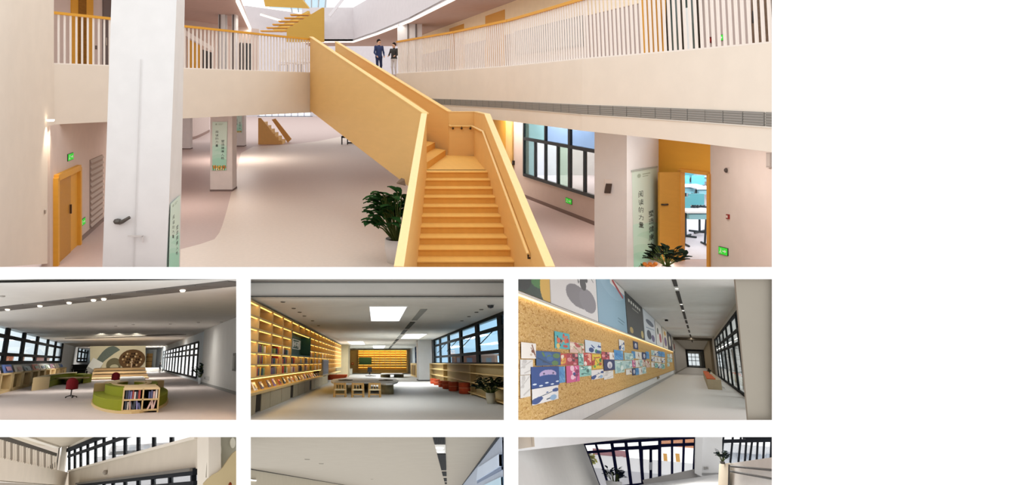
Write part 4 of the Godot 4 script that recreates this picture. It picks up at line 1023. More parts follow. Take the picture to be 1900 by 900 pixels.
func people() -> void:
	person(sety(az(703, PY, 24.2), ST - 0.02), 1.72, "person in dark blue clothes standing behind the gallery railing by the stair top", "27365e", "1f2a48", 0.5, 0)
	person(sety(az(731, PY, 24.8), ST - 0.02), 1.62, "person in black and white standing at the gallery railing beside the person in blue", "35332f", "c9c2bb", -0.6, 1)
func person(b: Vector3, h: float, label: String, top_hex: String, leg_hex: String, turn: float, sd: int) -> void:
	# one continuous body: tapered capsules joined by a smooth minimum, meshed as surface nets
	var s := h / 1.72
	var R := Basis(Vector3.UP, turn)
	var J := {"pel": Vector3(0, 0.93, 0), "chest": Vector3(0, 1.28, 0.01), "neck": Vector3(0, 1.47, 0.0), "head": Vector3(0, 1.6, 0.02)}
	var bones := [["pel", "chest", 0.145, 0.15], ["chest", "neck", 0.1, 0.055], ["neck", "head", 0.055, 0.09]]
	for k in [-1, 1]:
		var e := "l" if k < 0 else "r"
		J["hip" + e] = Vector3(k * 0.09, 0.9, 0); J["knee" + e] = Vector3(k * 0.1, 0.5, 0.03); J["ank" + e] = Vector3(k * 0.1, 0.09, -0.02); J["toe" + e] = Vector3(k * 0.12, 0.045, 0.14)
		J["sh" + e] = Vector3(k * 0.18, 1.38, 0); J["elb" + e] = Vector3(k * 0.25, 1.1, 0.02 + 0.06 * sd); J["wri" + e] = Vector3(k * 0.2, 0.92 + 0.12 * sd, 0.16 + 0.08 * sd); J["hand" + e] = Vector3(k * 0.17, 0.87 + 0.14 * sd, 0.22 + 0.08 * sd)
		bones += [["hip" + e, "knee" + e, 0.085, 0.06], ["knee" + e, "ank" + e, 0.058, 0.04], ["ank" + e, "toe" + e, 0.042, 0.035], ["sh" + e, "elb" + e, 0.055, 0.042], ["elb" + e, "wri" + e, 0.04, 0.03], ["wri" + e, "hand" + e, 0.032, 0.028], ["chest", "sh" + e, 0.1, 0.06], ["pel", "hip" + e, 0.11, 0.09]]
	var cell := 0.03
	var lo := Vector3(-0.42, -0.03, -0.3); var dim := Vector3i(28, 62, 22)
	var fld := PackedFloat32Array(); fld.resize(dim.x * dim.y * dim.z)
	for z in dim.z:
		for y in dim.y:
			for x in dim.x:
				var p := lo + Vector3(x, y, z) * cell
				var d := 1.0
				for bn in bones:
					var a: Vector3 = J[bn[0]]; var c: Vector3 = J[bn[1]]
					var t: float = clamp((p - a).dot(c - a) / (c - a).length_squared(), 0, 1)
					var e: float = p.distance_to(a.lerp(c, t)) - lerp(bn[2], bn[3], t)
					var kk: float = clamp(0.5 + 0.5 * (d - e) / 0.035, 0, 1)
					d = lerp(d, e, kk) - 0.035 * kk * (1 - kk)
				fld[x + dim.x * (y + dim.y * z)] = d
	var body := S(); body.set_smooth_group(0)
	var cloth := S(); cloth.set_smooth_group(0)
	var V := {}
	var ix := func(x: int, y: int, z: int) -> int: return x + dim.x * (y + dim.y * z)
	for z in dim.z - 1:
		for y in dim.y - 1:
			for x in dim.x - 1:
				var sum := Vector3.ZERO; var cnt := 0
				for ed in [[0,0,0,1,0,0],[0,1,0,1,1,0],[0,0,1,1,0,1],[0,1,1,1,1,1],[0,0,0,0,1,0],[1,0,0,1,1,0],[0,0,1,0,1,1],[1,0,1,1,1,1],[0,0,0,0,0,1],[1,0,0,1,0,1],[0,1,0,0,1,1],[1,1,0,1,1,1]]:
					var f0: float = fld[ix.call(x + ed[0], y + ed[1], z + ed[2])]; var f1: float = fld[ix.call(x + ed[3], y + ed[4], z + ed[5])]
					if (f0 < 0) != (f1 < 0):
						sum += Vector3(ed[0], ed[1], ed[2]).lerp(Vector3(ed[3], ed[4], ed[5]), f0 / (f0 - f1)); cnt += 1
				if cnt > 0: V[ix.call(x, y, z)] = lo + (Vector3(x, y, z) + sum / cnt) * cell
	for z in range(1, dim.z - 1):
		for y in range(1, dim.y - 1):
			for x in range(1, dim.x - 1):
				for ax in 3:
					var o := [Vector3i(1, 0, 0), Vector3i(0, 1, 0), Vector3i(0, 0, 1)]
					var i1: int = ix.call(x + o[ax].x, y + o[ax].y, z + o[ax].z); var i0: int = ix.call(x, y, z)
					if (fld[i0] < 0) == (fld[i1] < 0): continue
					var e1: Vector3i = o[(ax + 1) % 3]; var e2: Vector3i = o[(ax + 2) % 3]
					var qv := []
					for w in [Vector3i.ZERO, e1, e1 + e2, e2]:
						var id: int = ix.call(x - w.x, y - w.y, z - w.z)
						if V.has(id): qv.append(b + R * (V[id] * s))
					if qv.size() < 4: continue
					if fld[i0] < 0: qv.reverse()
					quad(body, qv[0], qv[1], qv[2], qv[3])
	thing("person", label, "person", b)
	body.generate_normals()
	# colour by height: shoes, trousers, top, skin; each vertex keeps the colour of the garment
	var arr := body.commit_to_arrays()
	var cols := PackedColorArray()
	for v in arr[Mesh.ARRAY_VERTEX]:
		var lp: Vector3 = R.transposed() * (v - b) / s
		var c := Color(top_hex)
		if lp.y > 1.46 or (lp.z > 0.17 + 0.08 * sd and lp.y > 0.7 and lp.y < 1.1): c = Color("d9a98a")
		elif lp.y < 0.1: c = Color("2b2522")
		elif lp.y < 0.9: c = Color(leg_hex)
		cols.append(c.srgb_to_linear())
	arr[Mesh.ARRAY_COLOR] = cols
	var am := ArrayMesh.new(); am.add_surface_from_arrays(Mesh.PRIMITIVE_TRIANGLES, arr)
	var s2 := SurfaceTool.new(); s2.append_from(am, 0, Transform3D(Basis(), -b))
	var mi := MeshInstance3D.new(); mi.name = "body"; mi.mesh = s2.commit()
	var m := StandardMaterial3D.new(); m.vertex_color_use_as_albedo = true; m.roughness = 0.85; mi.material_override = m
	cur.add_child(mi)
	var st := S(); ball(st, b + R * Vector3(0, 1.64, -0.015) * s, Vector3(0.1, 0.115, 0.11) * s, 12); part("hair", st, M("1d1815", 0.7))
	st = S()
	for k in [-1, 1]: ball(st, b + R * Vector3(k * 0.035, 1.6, 0.1) * s, Vector3.ONE * 0.012, 6)
	ball(st, b + R * Vector3(0, 1.575, 0.112) * s, Vector3(0.012, 0.018, 0.014), 6)
	part("face", st, M("5a3a2c"))

# ---------------------------------------------------------------- the library
func V(x: float, y: float, z: float) -> Vector3: return Vector3(x, y, -z)
func row_of_books(x: float, y: float, z0: float, z1: float, hmax: float, group: String, label: String, fill := 1.0) -> void:
	var z := z0
	while z < z1 - 0.03:
		var w := rng.randf_range(0.1, 0.19)
		if z + w > z1: break
		var h: float = hmax * rng.randf_range(0.62, 0.9)
		var k := rng.randi() % 8
		var wpos := B * V(x, y, z + w / 2)
		if rng.randf() < fill and PX - F * wpos.x / wpos.z > 469.0:
			var o := MeshInstance3D.new()
			o.name = numbered("book")
			o.mesh = books[k % 4]
			o.material_override = M(["e4ded2", "3d5f70", "a8423a", "7a8f5a", "d9b45a", "2f3a44", "c9c4bd", "6b4f6a"][k], 0.6)
			add_child(o)
			o.transform = Transform3D(B * Basis.from_scale(Vector3(1, h / 0.2, w / 0.12)), EYE + B * V(x, y, z + w / 2))
			var tone: String = ["cream", "slate blue", "brick red", "olive green", "yellow", "near black", "pale grey", "plum"][k]
			o.set_meta("label", tone + " " + label); o.set_meta("category", "book"); o.set_meta("group", tone + " " + group)
		z += w + 0.012
var books := []

func build_library() -> void:
	room(698, 673, 0.5)
	bounds(453, 947, 509, 793)
	rng.seed = 21
	if books.is_empty():
		for k in 4: books.append(book_mesh(0.12, 0.2, [0.11, 0.13, 0.12, 0.14][k]))
	var fy := near(700, 784).y
	var k := -fy                                   # one unit: height of the eye over the floor
	var xl := -2.568 * k; var xr := 3.4 * k
	var yc := 1.27 * k
	var z0 := 13.6 * k; var zb := -lev(720, 691, fy).z
	var ceil_m := N("dad9d3", "dfded8", 0.02, Vector3.ONE * 0.2, 0.9)
	var floor_m := N("c3c2bc", "c8c7c1", 0.06, Vector3.ONE * 0.5, 0.62)
	var beige := N("b5a887", "bcaf8e", 0.03, Vector3.ONE * 0.4, 0.8)
	var oak := N("c4a76e", "ccb078", 0.02, Vector3(1, 0.3, 1), 0.6)
	var dark := M("141b1f", 0.75)
	var st := S()
	slab(st, [V(xl - 0.4, fy, z0 - 0.6), V(xr + 0.3, fy, z0 - 0.6), V(xr + 0.3, fy, zb), V(xl - 0.4, fy, zb)], Vector3(0, -0.04, 0)); struct("floor_library", st, floor_m)
	st = S(); slab(st, [V(xl - 0.4, yc, 15.4 * k), V(xr + 0.3, yc, 15.4 * k), V(xr + 0.3, yc, zb), V(xl - 0.4, yc, zb)], Vector3(0, 0.04, 0)); struct("ceiling_library", st, ceil_m)
	st = S(); slab(st, [V(xl - 0.4, fy, zb), V(xr + 0.3, fy, zb), V(xr + 0.3, yc, zb), V(xl - 0.4, yc, zb)], Vector3(0, 0, -0.1)); struct("wall_library_back", st, beige)
	st = S(); slab(st, [V(xl - 0.34, fy, z0), V(xl - 0.34, fy, zb), V(xl - 0.34, yc, zb), V(xl - 0.34, yc, z0)], Vector3(-0.06, 0, 0)); struct("wall_library_left", st, beige)
	# bulkhead above the near edge, with a dark strip painted for the shade of its gap
	var ba := lev(700, 551, yc); var bz := -ba.z
	st = S(); slab(st, [V(xl - 0.4, yc, bz), V(xr + 0.3, yc, bz), V(xr + 0.3, yc + 0.5 * k, bz), V(xl - 0.4, yc + 0.5 * k, bz)], Vector3(0, 0, -0.3)); struct("wall_library_head", st, N("b3b4ae", "babbb5", 0.02, Vector3.ONE * 0.2, 0.5))
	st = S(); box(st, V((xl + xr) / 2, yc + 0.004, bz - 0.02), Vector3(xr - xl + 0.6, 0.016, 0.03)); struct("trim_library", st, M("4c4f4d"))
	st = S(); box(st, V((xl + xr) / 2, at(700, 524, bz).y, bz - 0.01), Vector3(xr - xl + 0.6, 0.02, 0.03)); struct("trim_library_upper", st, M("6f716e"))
	# left bookcase
	var lp := Plane(Vector3.RIGHT, xl)
	var ys := []
	for v in [563, 588, 610.5, 633, 655, 677, 700, 727]: ys.append(pl(477, v, lp).y)
	var zs := []
	var za: float = -pl(477, 673, lp).z
	var ze: float = -pl(634, 673, lp).z
	var cw := (ze - za) / 18.5
	for i in 20: zs.append(za + cw * (i - 1))
	thing("bookcase", "tall oak bookcase wall with lit compartments along the left side of the library", "bookcase", V(xl, fy, (za + ze) / 2))
	st = S(); slab(st, [V(xl - 0.3, ys[7], zs[0]), V(xl - 0.3, ys[7], zs[19]), V(xl - 0.3, ys[0], zs[19]), V(xl - 0.3, ys[0], zs[0])], Vector3(-0.02, 0, 0)); part("back_panel", st, N("c49c50", "cba458", 0.02, Vector3(1, 0.3, 1), 0.6))
	for i in 8:
		var cut: bool = i in [2, 3]
		var segs: Array = [[zs[0], zs[19]]] if not cut else [[zs[0], zs[4]], [zs[7], zs[19]]]
		if i in [5, 6]: segs = [[zs[0], zs[10]], [zs[12], zs[19]]]
		for s in segs:
			st = S(); span(st, V(xl - 0.3, ys[i] - 0.012, s[0]), V(xl, ys[i] + 0.012, s[1])); part("shelf_board", st, oak)
			if i < 7 and not i == 6:
				st = S(); span(st, V(xl - 0.06, ys[i] - 0.02, s[0]), V(xl - 0.03, ys[i] - 0.012, s[1])); part("light_strip", st, glow("ffcf6a", 2.2))
				area(V(xl - 0.045, ys[i] - 0.025, (s[0] + s[1]) / 2), Vector3(-0.75, -1, 0), Vector3(0, 0, 1), s[1] - s[0], 0.05, 0.026 * (s[1] - s[0]), "ffb854")
	st = S(); span(st, V(xl - 0.08, ys[6] - 0.03, zs[0]), V(xl - 0.03, ys[6] - 0.012, zs[10])); part("light_strip", st, glow("ffd87c", 2.6))
	area(V(xl - 0.05, ys[6] - 0.035, (zs[0] + zs[10]) / 2), Vector3(-0.75, -1, 0), Vector3(0, 0, 1), zs[10] - zs[0], 0.05, 0.04 * (zs[10] - zs[0]), "ffc468")
	for i in 20:
		var y1: float = ys[6] if true else ys[7]
		st = S()
		if i in [5, 6]:
			span(st, V(xl - 0.3, ys[1], zs[i] - 0.02), V(xl, ys[0], zs[i] + 0.02)); part("divider", st, oak); st = S()
			span(st, V(xl - 0.3, y1, zs[i] - 0.02), V(xl, ys[4], zs[i] + 0.02))
		elif i == 11: span(st, V(xl - 0.3, ys[4], zs[i] - 0.02), V(xl, ys[0], zs[i] + 0.02))
		else: span(st, V(xl - 0.3, y1, zs[i] - 0.02), V(xl, ys[0], zs[i] + 0.02))
		part("divider", st, oak)
	# teal niche
	st = S()
	slab(st, [V(xl - 0.28, ys[4], zs[4]), V(xl - 0.28, ys[4], zs[7]), V(xl - 0.28, ys[1], zs[7]), V(xl - 0.28, ys[1], zs[4])], Vector3(0.01, 0, 0))
	span(st, V(xl - 0.28, ys[4], zs[4] + 0.01), V(xl + 0.01, ys[1], zs[4] + 0.05)); span(st, V(xl - 0.28, ys[4], zs[7] - 0.05), V(xl + 0.01, ys[1], zs[7] - 0.01)); span(st, V(xl - 0.28, ys[4], zs[4]), V(xl + 0.01, ys[4] + 0.03, zs[7]))
	part("teal_niche", st, M("3f6a66", 0.6))
	# counter and base cabinets
	st = S(); span(st, V(xl - 0.3, ys[7] - 0.03, zs[0] - 0.3), V(xl + 0.06, ys[7] + 0.01, zs[10])); part("counter_top", st, oak)
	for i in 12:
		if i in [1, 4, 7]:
			st = S(); span(st, V(xl - 0.2, fy + 0.02, zs[i] + 0.02), V(xl + 0.012, ys[7] - 0.03, zs[i] + 0.55)); part("open_bay", st, M("2b2318"))  # dark front panel paints the shade of an open bay
			st = S(); span(st, V(xl - 0.2, fy, zs[i] + 0.57), V(xl + 0.02, ys[7] - 0.03, zs[i + 1] - 0.02)); part("cabinet_door", st, N("9a8f76", "a2977e", 0.03, Vector3.ONE, 0.7))
		else:
			st = S(); span(st, V(xl - 0.2, fy, zs[i] + 0.03), V(xl + 0.02, ys[7] - 0.03, zs[i + 1] - 0.02)); part("cabinet_door", st, N("9a8f76", "a2977e", 0.03, Vector3.ONE, 0.7))
	# sign lattice in the niche
	thing("lattice_sign", "white framed square lattice sign hanging in the teal niche of the bookcase", "sign", V(xl + 0.03, ys[4] + 0.05, zs[4] + 0.4))
	var sy0: float = lerpf(ys[4], ys[1], 0.3); var sy1: float = lerpf(ys[4], ys[1], 0.68)
	var sz0: float = zs[4] + 0.15 * cw; var sz1: float = zs[4] + 1.2 * cw
	st = S()
	for y in [sy0, sy1]: bar(st, V(xl - 0.02, y, sz0), V(xl - 0.02, y, sz1), 0.014, 0.014)
	for z in [sz0, sz1]: bar(st, V(xl - 0.02, sy0, z), V(xl - 0.02, sy1, z), 0.014, 0.05)
	part("frame", st, M("f0f2ee"))
	st = S()
	for g in [[0.2, 0.2, 0.2, 0.8], [0.2, 0.5, 0.45, 0.5], [0.45, 0.25, 0.45, 0.8], [0.6, 0.75, 0.9, 0.75], [0.75, 0.2, 0.75, 0.75], [0.6, 0.45, 0.88, 0.45]]:
		bar(st, V(xl - 0.02, lerpf(sy0, sy1, g[1]), lerpf(sz0, sz1, g[0])), V(xl - 0.02, lerpf(sy0, sy1, g[3]), lerpf(sz0, sz1, g[2])), 0.012, 0.03)
	part("lettering", st, M("f0f2ee"))
	thing("notice_board", "grey framed notice board set into the bookcase wall near the table", "board", V(xl, ys[7], zs[11]))
	st = S(); span(st, V(xl - 0.1, ys[7] + 0.02, zs[10] + 0.05), V(xl + 0.04, ys[4] - 0.04, zs[12] - 0.05)); part("frame", st, M("8b8a86"))
	st = S(); span(st, V(xl + 0.03, ys[7] + 0.06, zs[10] + 0.2), V(xl + 0.05, ys[4] - 0.08, zs[12] - 0.2)); part("panel", st, M("6d6c70"))
	# books
	var sh: float = 0.9 * (ys[3] - ys[4])
	for i in range(0, 18):
		for r in [3, 4, 5]:
			if r == 3 and i in [4, 5, 6]: continue
			if r > 3 and i in [10, 11]: continue
			var f := 0.85 if i > 3 else 0.75
			var la: float = zs[i] + 0.05; var lb: float = zs[i + 1] - 0.05
			if i < 13 or r == 3:
				if i < 12: row_of_books(xl - 0.06, ys[r + 1] + 0.012, la, lb, sh, "books in the lit bookcase", "book standing upright in a lit compartment of the library bookcase", f)
	for i in range(0, 10):
		for kx in 2:
			var tone := rng.randi() % 8
			var word: String = ["mauve grey", "off white", "bright green", "dark green", "pink", "violet", "straw coloured", "terracotta"][tone]
			thing("displayed_book", word + " picture book standing face out on the lit counter of the bookcase", "book", V(xl - 0.1, ys[7] + 0.012, zs[i] + (0.3 + 0.45 * kx) * cw), word + " picture books on the counter")
			var hh := 0.16 * k * rng.randf_range(0.8, 1.1)
			st = S(); slab(st, [cur_base + Vector3(0.04, 0, 0.14), cur_base + Vector3(0.04, 0, -0.14), cur_base + Vector3(-0.02, hh, -0.14), cur_base + Vector3(-0.02, hh, 0.14)], Vector3(-0.02, 0, 0)); part("cover", st, M(["6b5f6e", "e7e3da", "6fae3f", "27352f", "d98d9a", "8a6fb0", "e0d4b0", "c05b4a"][tone], 0.5))
			st = S(); slab(st, [cur_base + Vector3(0.038, hh * 0.3, 0.09), cur_base + Vector3(0.038, hh * 0.3, -0.09), cur_base + Vector3(0.0, hh * 0.75, -0.09), cur_base + Vector3(0.0, hh * 0.75, 0.09)], Vector3(0.004, 0, 0)); part("cover_print", st, M(["e9d7a0", "3b3b52", "f4f0e6", "d96a4a"][rng.randi() % 4], 0.5))
	# far bookcase
	var bp := Plane(Vector3.BACK, -zb + 0.25)
	var f0 := pl(665, 650, bp); var f1 := pl(764, 690, bp)
	thing("far_bookcase", "wide lit bookcase across the back wall of the library", "bookcase", Vector3((f0.x + f1.x) / 2, fy, bp.d))
	st = S(); span(st, Vector3(f0.x, fy, bp.d - 0.2), Vector3(f1.x, f0.y, bp.d - 0.18)); part("back_panel", st, N("c49c50", "cba458", 0.02, Vector3(1, 0.3, 1), 0.6))
	for i in 9:
		var y: float = lerpf(f1.y + 0.2, f0.y, i / 8.0)
		st = S(); span(st, Vector3(f0.x, y - 0.02, bp.d - 0.18), Vector3(f1.x, y + 0.02, bp.d)); part("shelf_board", st, oak)
		if i > 0:
			st = S(); span(st, Vector3(f0.x, y - 0.06, bp.d - 0.08), Vector3(f1.x, y - 0.02, bp.d - 0.04)); part("light_strip", st, glow("ffc95a", 1.6))
	area(Vector3((f0.x + f1.x) / 2, yc - 0.05, bp.d + 0.5), Vector3(0, -1, -0.8), Vector3.RIGHT, f1.x - f0.x, 0.1, 3.0, "ffcf78")
	for i in 11:
		var x: float = lerpf(f0.x, f1.x, i / 10.0)
		st = S(); span(st, Vector3(x - 0.02, fy + 0.2, bp.d - 0.18), Vector3(x + 0.02, f0.y, bp.d)); part("divider", st, oak)
	st = S(); span(st, Vector3(f0.x + 0.05, lerpf(f1.y + 0.2, f0.y, 0.25), bp.d - 0.1), Vector3(lerpf(f0.x, f1.x, 0.25), lerpf(f1.y + 0.2, f0.y, 0.62), bp.d + 0.03)); part("teal_niche", st, M("3f6a66", 0.6))
	st = S(); span(st, Vector3(f0.x, fy, bp.d - 0.1), Vector3(f1.x, f1.y + 0.18, bp.d + 0.02)); part("base_cabinet", st, N("9a8f76", "a2977e", 0.03, Vector3.ONE, 0.7))
	st = S()
	for r in [1, 2, 3, 4]:
		for i in 70:
			var x: float = lerpf(lerpf(f0.x, f1.x, 0.27), f1.x, i / 70.0)
			if rng.randf() < 0.75: span(st, Vector3(x, lerpf(f1.y + 0.2, f0.y, r / 8.0) + 0.02, bp.d - 0.14), Vector3(x + 0.045, lerpf(f1.y + 0.2, f0.y, (r + rng.randf_range(0.5, 0.75)) / 8.0), bp.d - 0.02))
	var fb := part("books", st, N("5c4a3e", "c9c2b6", 0.35, Vector3.ONE * 2.0, 0.7)); fb.set_meta("kind", "stuff")
	# walls between the bookcases
	var w1 := at(637, 673, (ze + zb) * 0.52)
	st = S(); span(st, V(xl - 0.3, fy, ze + 0.2), V(at(649, 673, ze + 3).x, yc, ze + 3)); struct("wall_library_nib", st, N("a99c7c", "b0a383", 0.03, Vector3.ONE * 0.4, 0.8))
	thing("red_notice", "small red notice on the beige wall between the two bookcases", "sign", Vector3(at(654, 675, zb - 0.1).x, at(654, 675, zb - 0.1).y, -zb + 0.06))
	st = S(); box(st, cur_base, Vector3(0.2, 0.16, 0.03)); part("plate", st, M("b9523e")); st = S(); box(st, cur_base + Vector3(0, 0, 0.02), Vector3(0.12, 0.06, 0.01)); part("panel", st, M("efe0cc"))
	# ceiling lights, slot and spots
	for g in [[686, 748, 568, 595, "large square ceiling light above the long reading table", 4.0], [747, 785, 619, 628, "ceiling light over the aisle beside the dark ceiling slot", 17.0], [648, 676, 633, 639, "small ceiling light above the left bookcase end", 22.0], [692, 714, 641, 646, "smallest ceiling light before the far bookcase", 22.0]]:
		var a := lev((g[0] + g[1]) / 2.0, g[2], yc); var b := lev((g[0] + g[1]) / 2.0, g[3], yc)
		var zc := (a.z + b.z) / 2
		var wx: float = (at(g[1], (g[2] + g[3]) / 2.0, -zc).x - at(g[0], (g[2] + g[3]) / 2.0, -zc).x)
		ceiling_panel(Vector3(at((g[0] + g[1]) / 2.0, (g[2] + g[3]) / 2.0, -zc).x, yc, zc), wx * 0.95, abs(a.z - b.z), g[5], g[4], "f6faff", 1.3)
	var s0 := lev(788, 572, yc); var s1 := lev(722, 647, yc)
	thing("ceiling_slot", "dark segmented air slot running along the library ceiling", "vent", s0)
	for i in 9:
		var a := s0.lerp(s1, i / 9.0 + 0.004); var b := s0.lerp(s1, (i + 0.86) / 9.0)
		st = S(); bar(st, a, b, 0.13, 0.02); part("slot", st, M("5e5f5c") if i % 3 else M("9a9b97"))
	rng.seed = 4
	for i in 10:
		var g := [[525, 560], [545, 572], [556, 579], [565, 586], [580, 595], [591, 604], [857, 595], [870, 587], [884, 579], [893, 574]][i] as Array
		var c := lev(g[0], g[1], yc)
		st = S(); lathe(st, c, [[0, -0.012], [0.035, -0.012], [0.045, 0]], 10, 2.0); one("ceiling_spot", "small round recessed spot in the library ceiling", "lamp", st, M("6c6a64"), "recessed spots in the library ceiling")
	var cm := lev(910, 565, yc)
	thing("ceiling_camera", "dark dome camera on the library ceiling near the windows", "camera", cm)
	st = S(); lathe(st, cm, [[0, -0.07], [0.05, -0.055], [0.06, -0.02], [0.06, 0]], 12, 1.5); part("dome", st, M("2e3236", 0.2)); st = S(); lathe(st, cm, [[0.06, -0.015], [0.075, -0.01], [0.075, 0]], 12, 1.5); part("ring", st, M("b6b6b4"))
	# right wall: windows, sill shelf
	var rp := Plane(Vector3.RIGHT, xr)
	var wy0: float = pl(934, 676, rp).y; var wy1: float = yc - 0.02
	var zn: float = z0 + 1.0
	var zc0: float = -pl(805, 673, rp).z
	var win := Node3D.new(); win.name = "window_3"; add_child(win); win.transform = Transform3D(B, EYE); win.set_meta("kind", "structure"); cur = win; cur_base = Vector3.ZERO
	var zz := []
	for u in [972, 931, 887, 856, 833, 817, 806]: zz.append(-pl(u, 640, rp).z)
	var cs := []
	for z in zz: cs.append((z - zz[0]) / (zz[6] - zz[0]))
	window_grid(win, [V(xr, wy1, zz[0]), V(xr, wy1, zz[6]), V(xr, wy0, zz[6]), V(xr, wy0, zz[0])], cs, [0, 0.27, 0.74, 1], 0.075, Vector3(-1, 0, 0), dark, tinted("a8d4f2"), 0.55)
	st = S()
	for i in 5:
		bar(st, V(xr - 0.04, lerpf(wy1, wy0, 0.32), lerpf(zz[i], zz[i + 1], 0.25)), V(xr - 0.3, lerpf(wy1, wy0, 0.62), lerpf(zz[i], zz[i + 1], 0.4)), 0.015, 0.015)
	part("stay", st, dark)
	st = S(); span(st, V(xr - 0.02, fy, zn), V(xr + 0.1, wy0, zb)); span(st, V(xr - 0.02, wy0, zz[6]), V(xr + 0.1, yc, zz[6] + 9)); span(st, V(xr - 0.02, wy0, zz[6] + 16), V(xr + 0.1, yc, zb)); struct("wall_library_right", st, N("b9c0c4", "c0c7cb", 0.03, Vector3.ONE * 0.3, 0.8))
	win = Node3D.new(); win.name = "window_4"; add_child(win); win.transform = Transform3D(B, EYE); win.set_meta("kind", "structure"); cur = win; cur_base = Vector3.ZERO
	window_grid(win, [V(xr, wy1, zz[6] + 9), V(xr, wy1, zz[6] + 16), V(xr, wy0, zz[6] + 16), V(xr, wy0, zz[6] + 9)], [0, 0.33, 0.66, 1], [0, 0.27, 0.74, 1], 0.09, Vector3(-1, 0, 0), M("1d2c44", 0.7), tinted("a8d4f2"), 0.9)
	var xc := 3.139 * k
	for i in 3:
		var a0: float = [zn + 0.4, -pl(887, 700, rp).z, -pl(833, 700, rp).z][i]; var a1: float = [-pl(887, 700, rp).z, -pl(833, 700, rp).z, -pl(806, 700, rp).z][i]
		thing("low_shelf", ["low oak shelf under the window behind the large potted plant", "low oak shelf under the window behind the red stools", "low oak shelf under the window next to the white pillar"][i], "shelf", V(xc, fy, (a0 + a1) / 2))
		for y in [wy0, lerpf(fy, wy0, 0.72), lerpf(fy, wy0, 0.42), fy + 0.06]:
			st = S(); span(st, V(xc, y - 0.02, a0), V(xr - 0.03, y + 0.005, a1)); part("board", st, oak)
		for z in [a0, a1]:
			st = S(); span(st, V(xc, fy, z - 0.05), V(xr - 0.03, wy0, z + 0.05)); part("upright", st, oak)
		st = S(); span(st, V(xr - 0.06, fy, a0), V(xr - 0.03, wy0, a1)); part("back_panel", st, N("a5946a", "ad9c72", 0.03, Vector3.ONE, 0.7))
	var pc := lev(790, 707, fy)
	thing("library_pillar", "white pillar between the two library windows", "pillar", pc)
	st = S(); span(st, Vector3(at(777, 707, -pc.z).x, fy, pc.z), Vector3(at(803, 707, -pc.z).x, yc, pc.z - 1.5)); part("shaft", st, N("cfd2d2", "d5d8d8", 0.03, Vector3.ONE * 0.3, 0.6)); st = S(); span(st, Vector3(at(776.5, 707, -pc.z).x, fy, pc.z + 0.02), Vector3(at(803.5, 707, -pc.z).x, fy + 0.05, pc.z - 1.5)); part("base_strip", st, M("5b5a58"))
	thing("far_cabinet", "small oak cabinet under the far library window", "cabinet", V(xr - 0.3, fy, zz[6] + 10))
	st = S(); span(st, V(xr - 0.4, fy, zz[6] + 8.5), V(xr - 0.05, wy0, zz[6] + 15)); part("body", st, oak)
	for i in 2:
		st = S(); span(st, V(xr - 0.43, fy + 0.1, zz[6] + 9 + i * 3), V(xr - 0.4, wy0 - 0.1, zz[6] + 11.5 + i * 3)); part("door", st, M("8a6f42"))
	# building seen through the windows
	thing("brick_building", "red brown building outside the library windows", "building", at(880, 678, 90))
	st = S(); span(st, at(842, 690, 90), at(918, 659, 92)); part("wall", st, N("9c5a4a", "a86454", 0.05, Vector3.ONE * 0.4, 0.9))
	st = S(); span(st, at(840, 660, 89.8), at(920, 657, 92)); part("roof_edge", st, M("c98f7c"))
	for i in 4:
		st = S(); span(st, at(848 + i * 18, 672, 89.9), at(858 + i * 18, 664, 89.7)); part("window", st, M("5d6a76", 0.2))
	# stools
	for g in [[863, 732, 11.5], [842, 727, 9.5], [829, 723, 8.0], [820, 719.5, 6.5], [811, 716, 6.0], [804, 713.5, 5.5]]:
		var b := lev(g[0], g[1] - 1.5, fy)
		var r: float = at(g[0] + g[2], g[1], -b.z).x - at(g[0], g[1], -b.z).x
		var h := r * 1.65
		thing("red_stool", "round orange red stool in the row before the low window shelf", "stool", b, "red stools under the library windows")
		st = S(); lathe(st, b, [[0, 0], [r * 0.92, 0], [r, h * 0.06], [r, h * 0.5], [r * 0.94, h * 0.53], [r, h * 0.56], [r, h * 0.8]], 18, 1.6); part("drum", st, N("b5482a", "bf5132", 0.05, Vector3.ONE * 2, 0.8))
		st = S(); lathe(st, b, [[r, h * 0.8], [r * 1.02, h * 0.86], [r * 0.98, h * 0.97], [r * 0.8, h], [0, h]], 18, 1.6); part("cushion", st, N("a8401f", "b34a2a", 0.05, Vector3.ONE * 2, 0.8))
		st = S(); lathe(st, b, [[r * 1.01, h * 0.5], [r * 1.015, h * 0.53], [r * 1.01, h * 0.56]], 18, 1.6); part("seam_band", st, M("d98a6a"))
	plant(lev(911, 749, fy), 0.5 * k, 0.95 * k, 0.125 * k, 0.26 * k, 50, 0.12 * k, "large dark green plant in a grey white pot by the library windows", "b9b6a4", "15241a", 1.5, 8, 0.35)
	# long table
	var lb := lev(718, 732, fy)
	var yt := at(718, 711, -lb.z).y
	thing("reading_table", "long white reading table with curved outline on drum legs", "table", lb)
	var pts := []
	for p in [[614, 706], [616, 709], [622, 711], [640, 711.6], [656, 710.6], [672, 709.4], [688, 709.2], [702, 710.8], [716, 712], [728, 711.6], [737, 709], [739, 706], [735, 703.4], [724, 702], [708, 701.4], [696, 701], [688, 699.6], [691, 698], [690, 696.4], [676, 695.6], [658, 695.8], [648, 697], [646, 699.6], [640, 701.2], [628, 702.4], [618, 703.6]]: pts.append(sety(lev(p[0], p[1], yt), yt))
	st = S(); slab(st, pts, Vector3(0, -0.035, 0)); part("table_top", st, N("ecece8", "f2f2ee", 0.04, Vector3.ONE, 0.75))
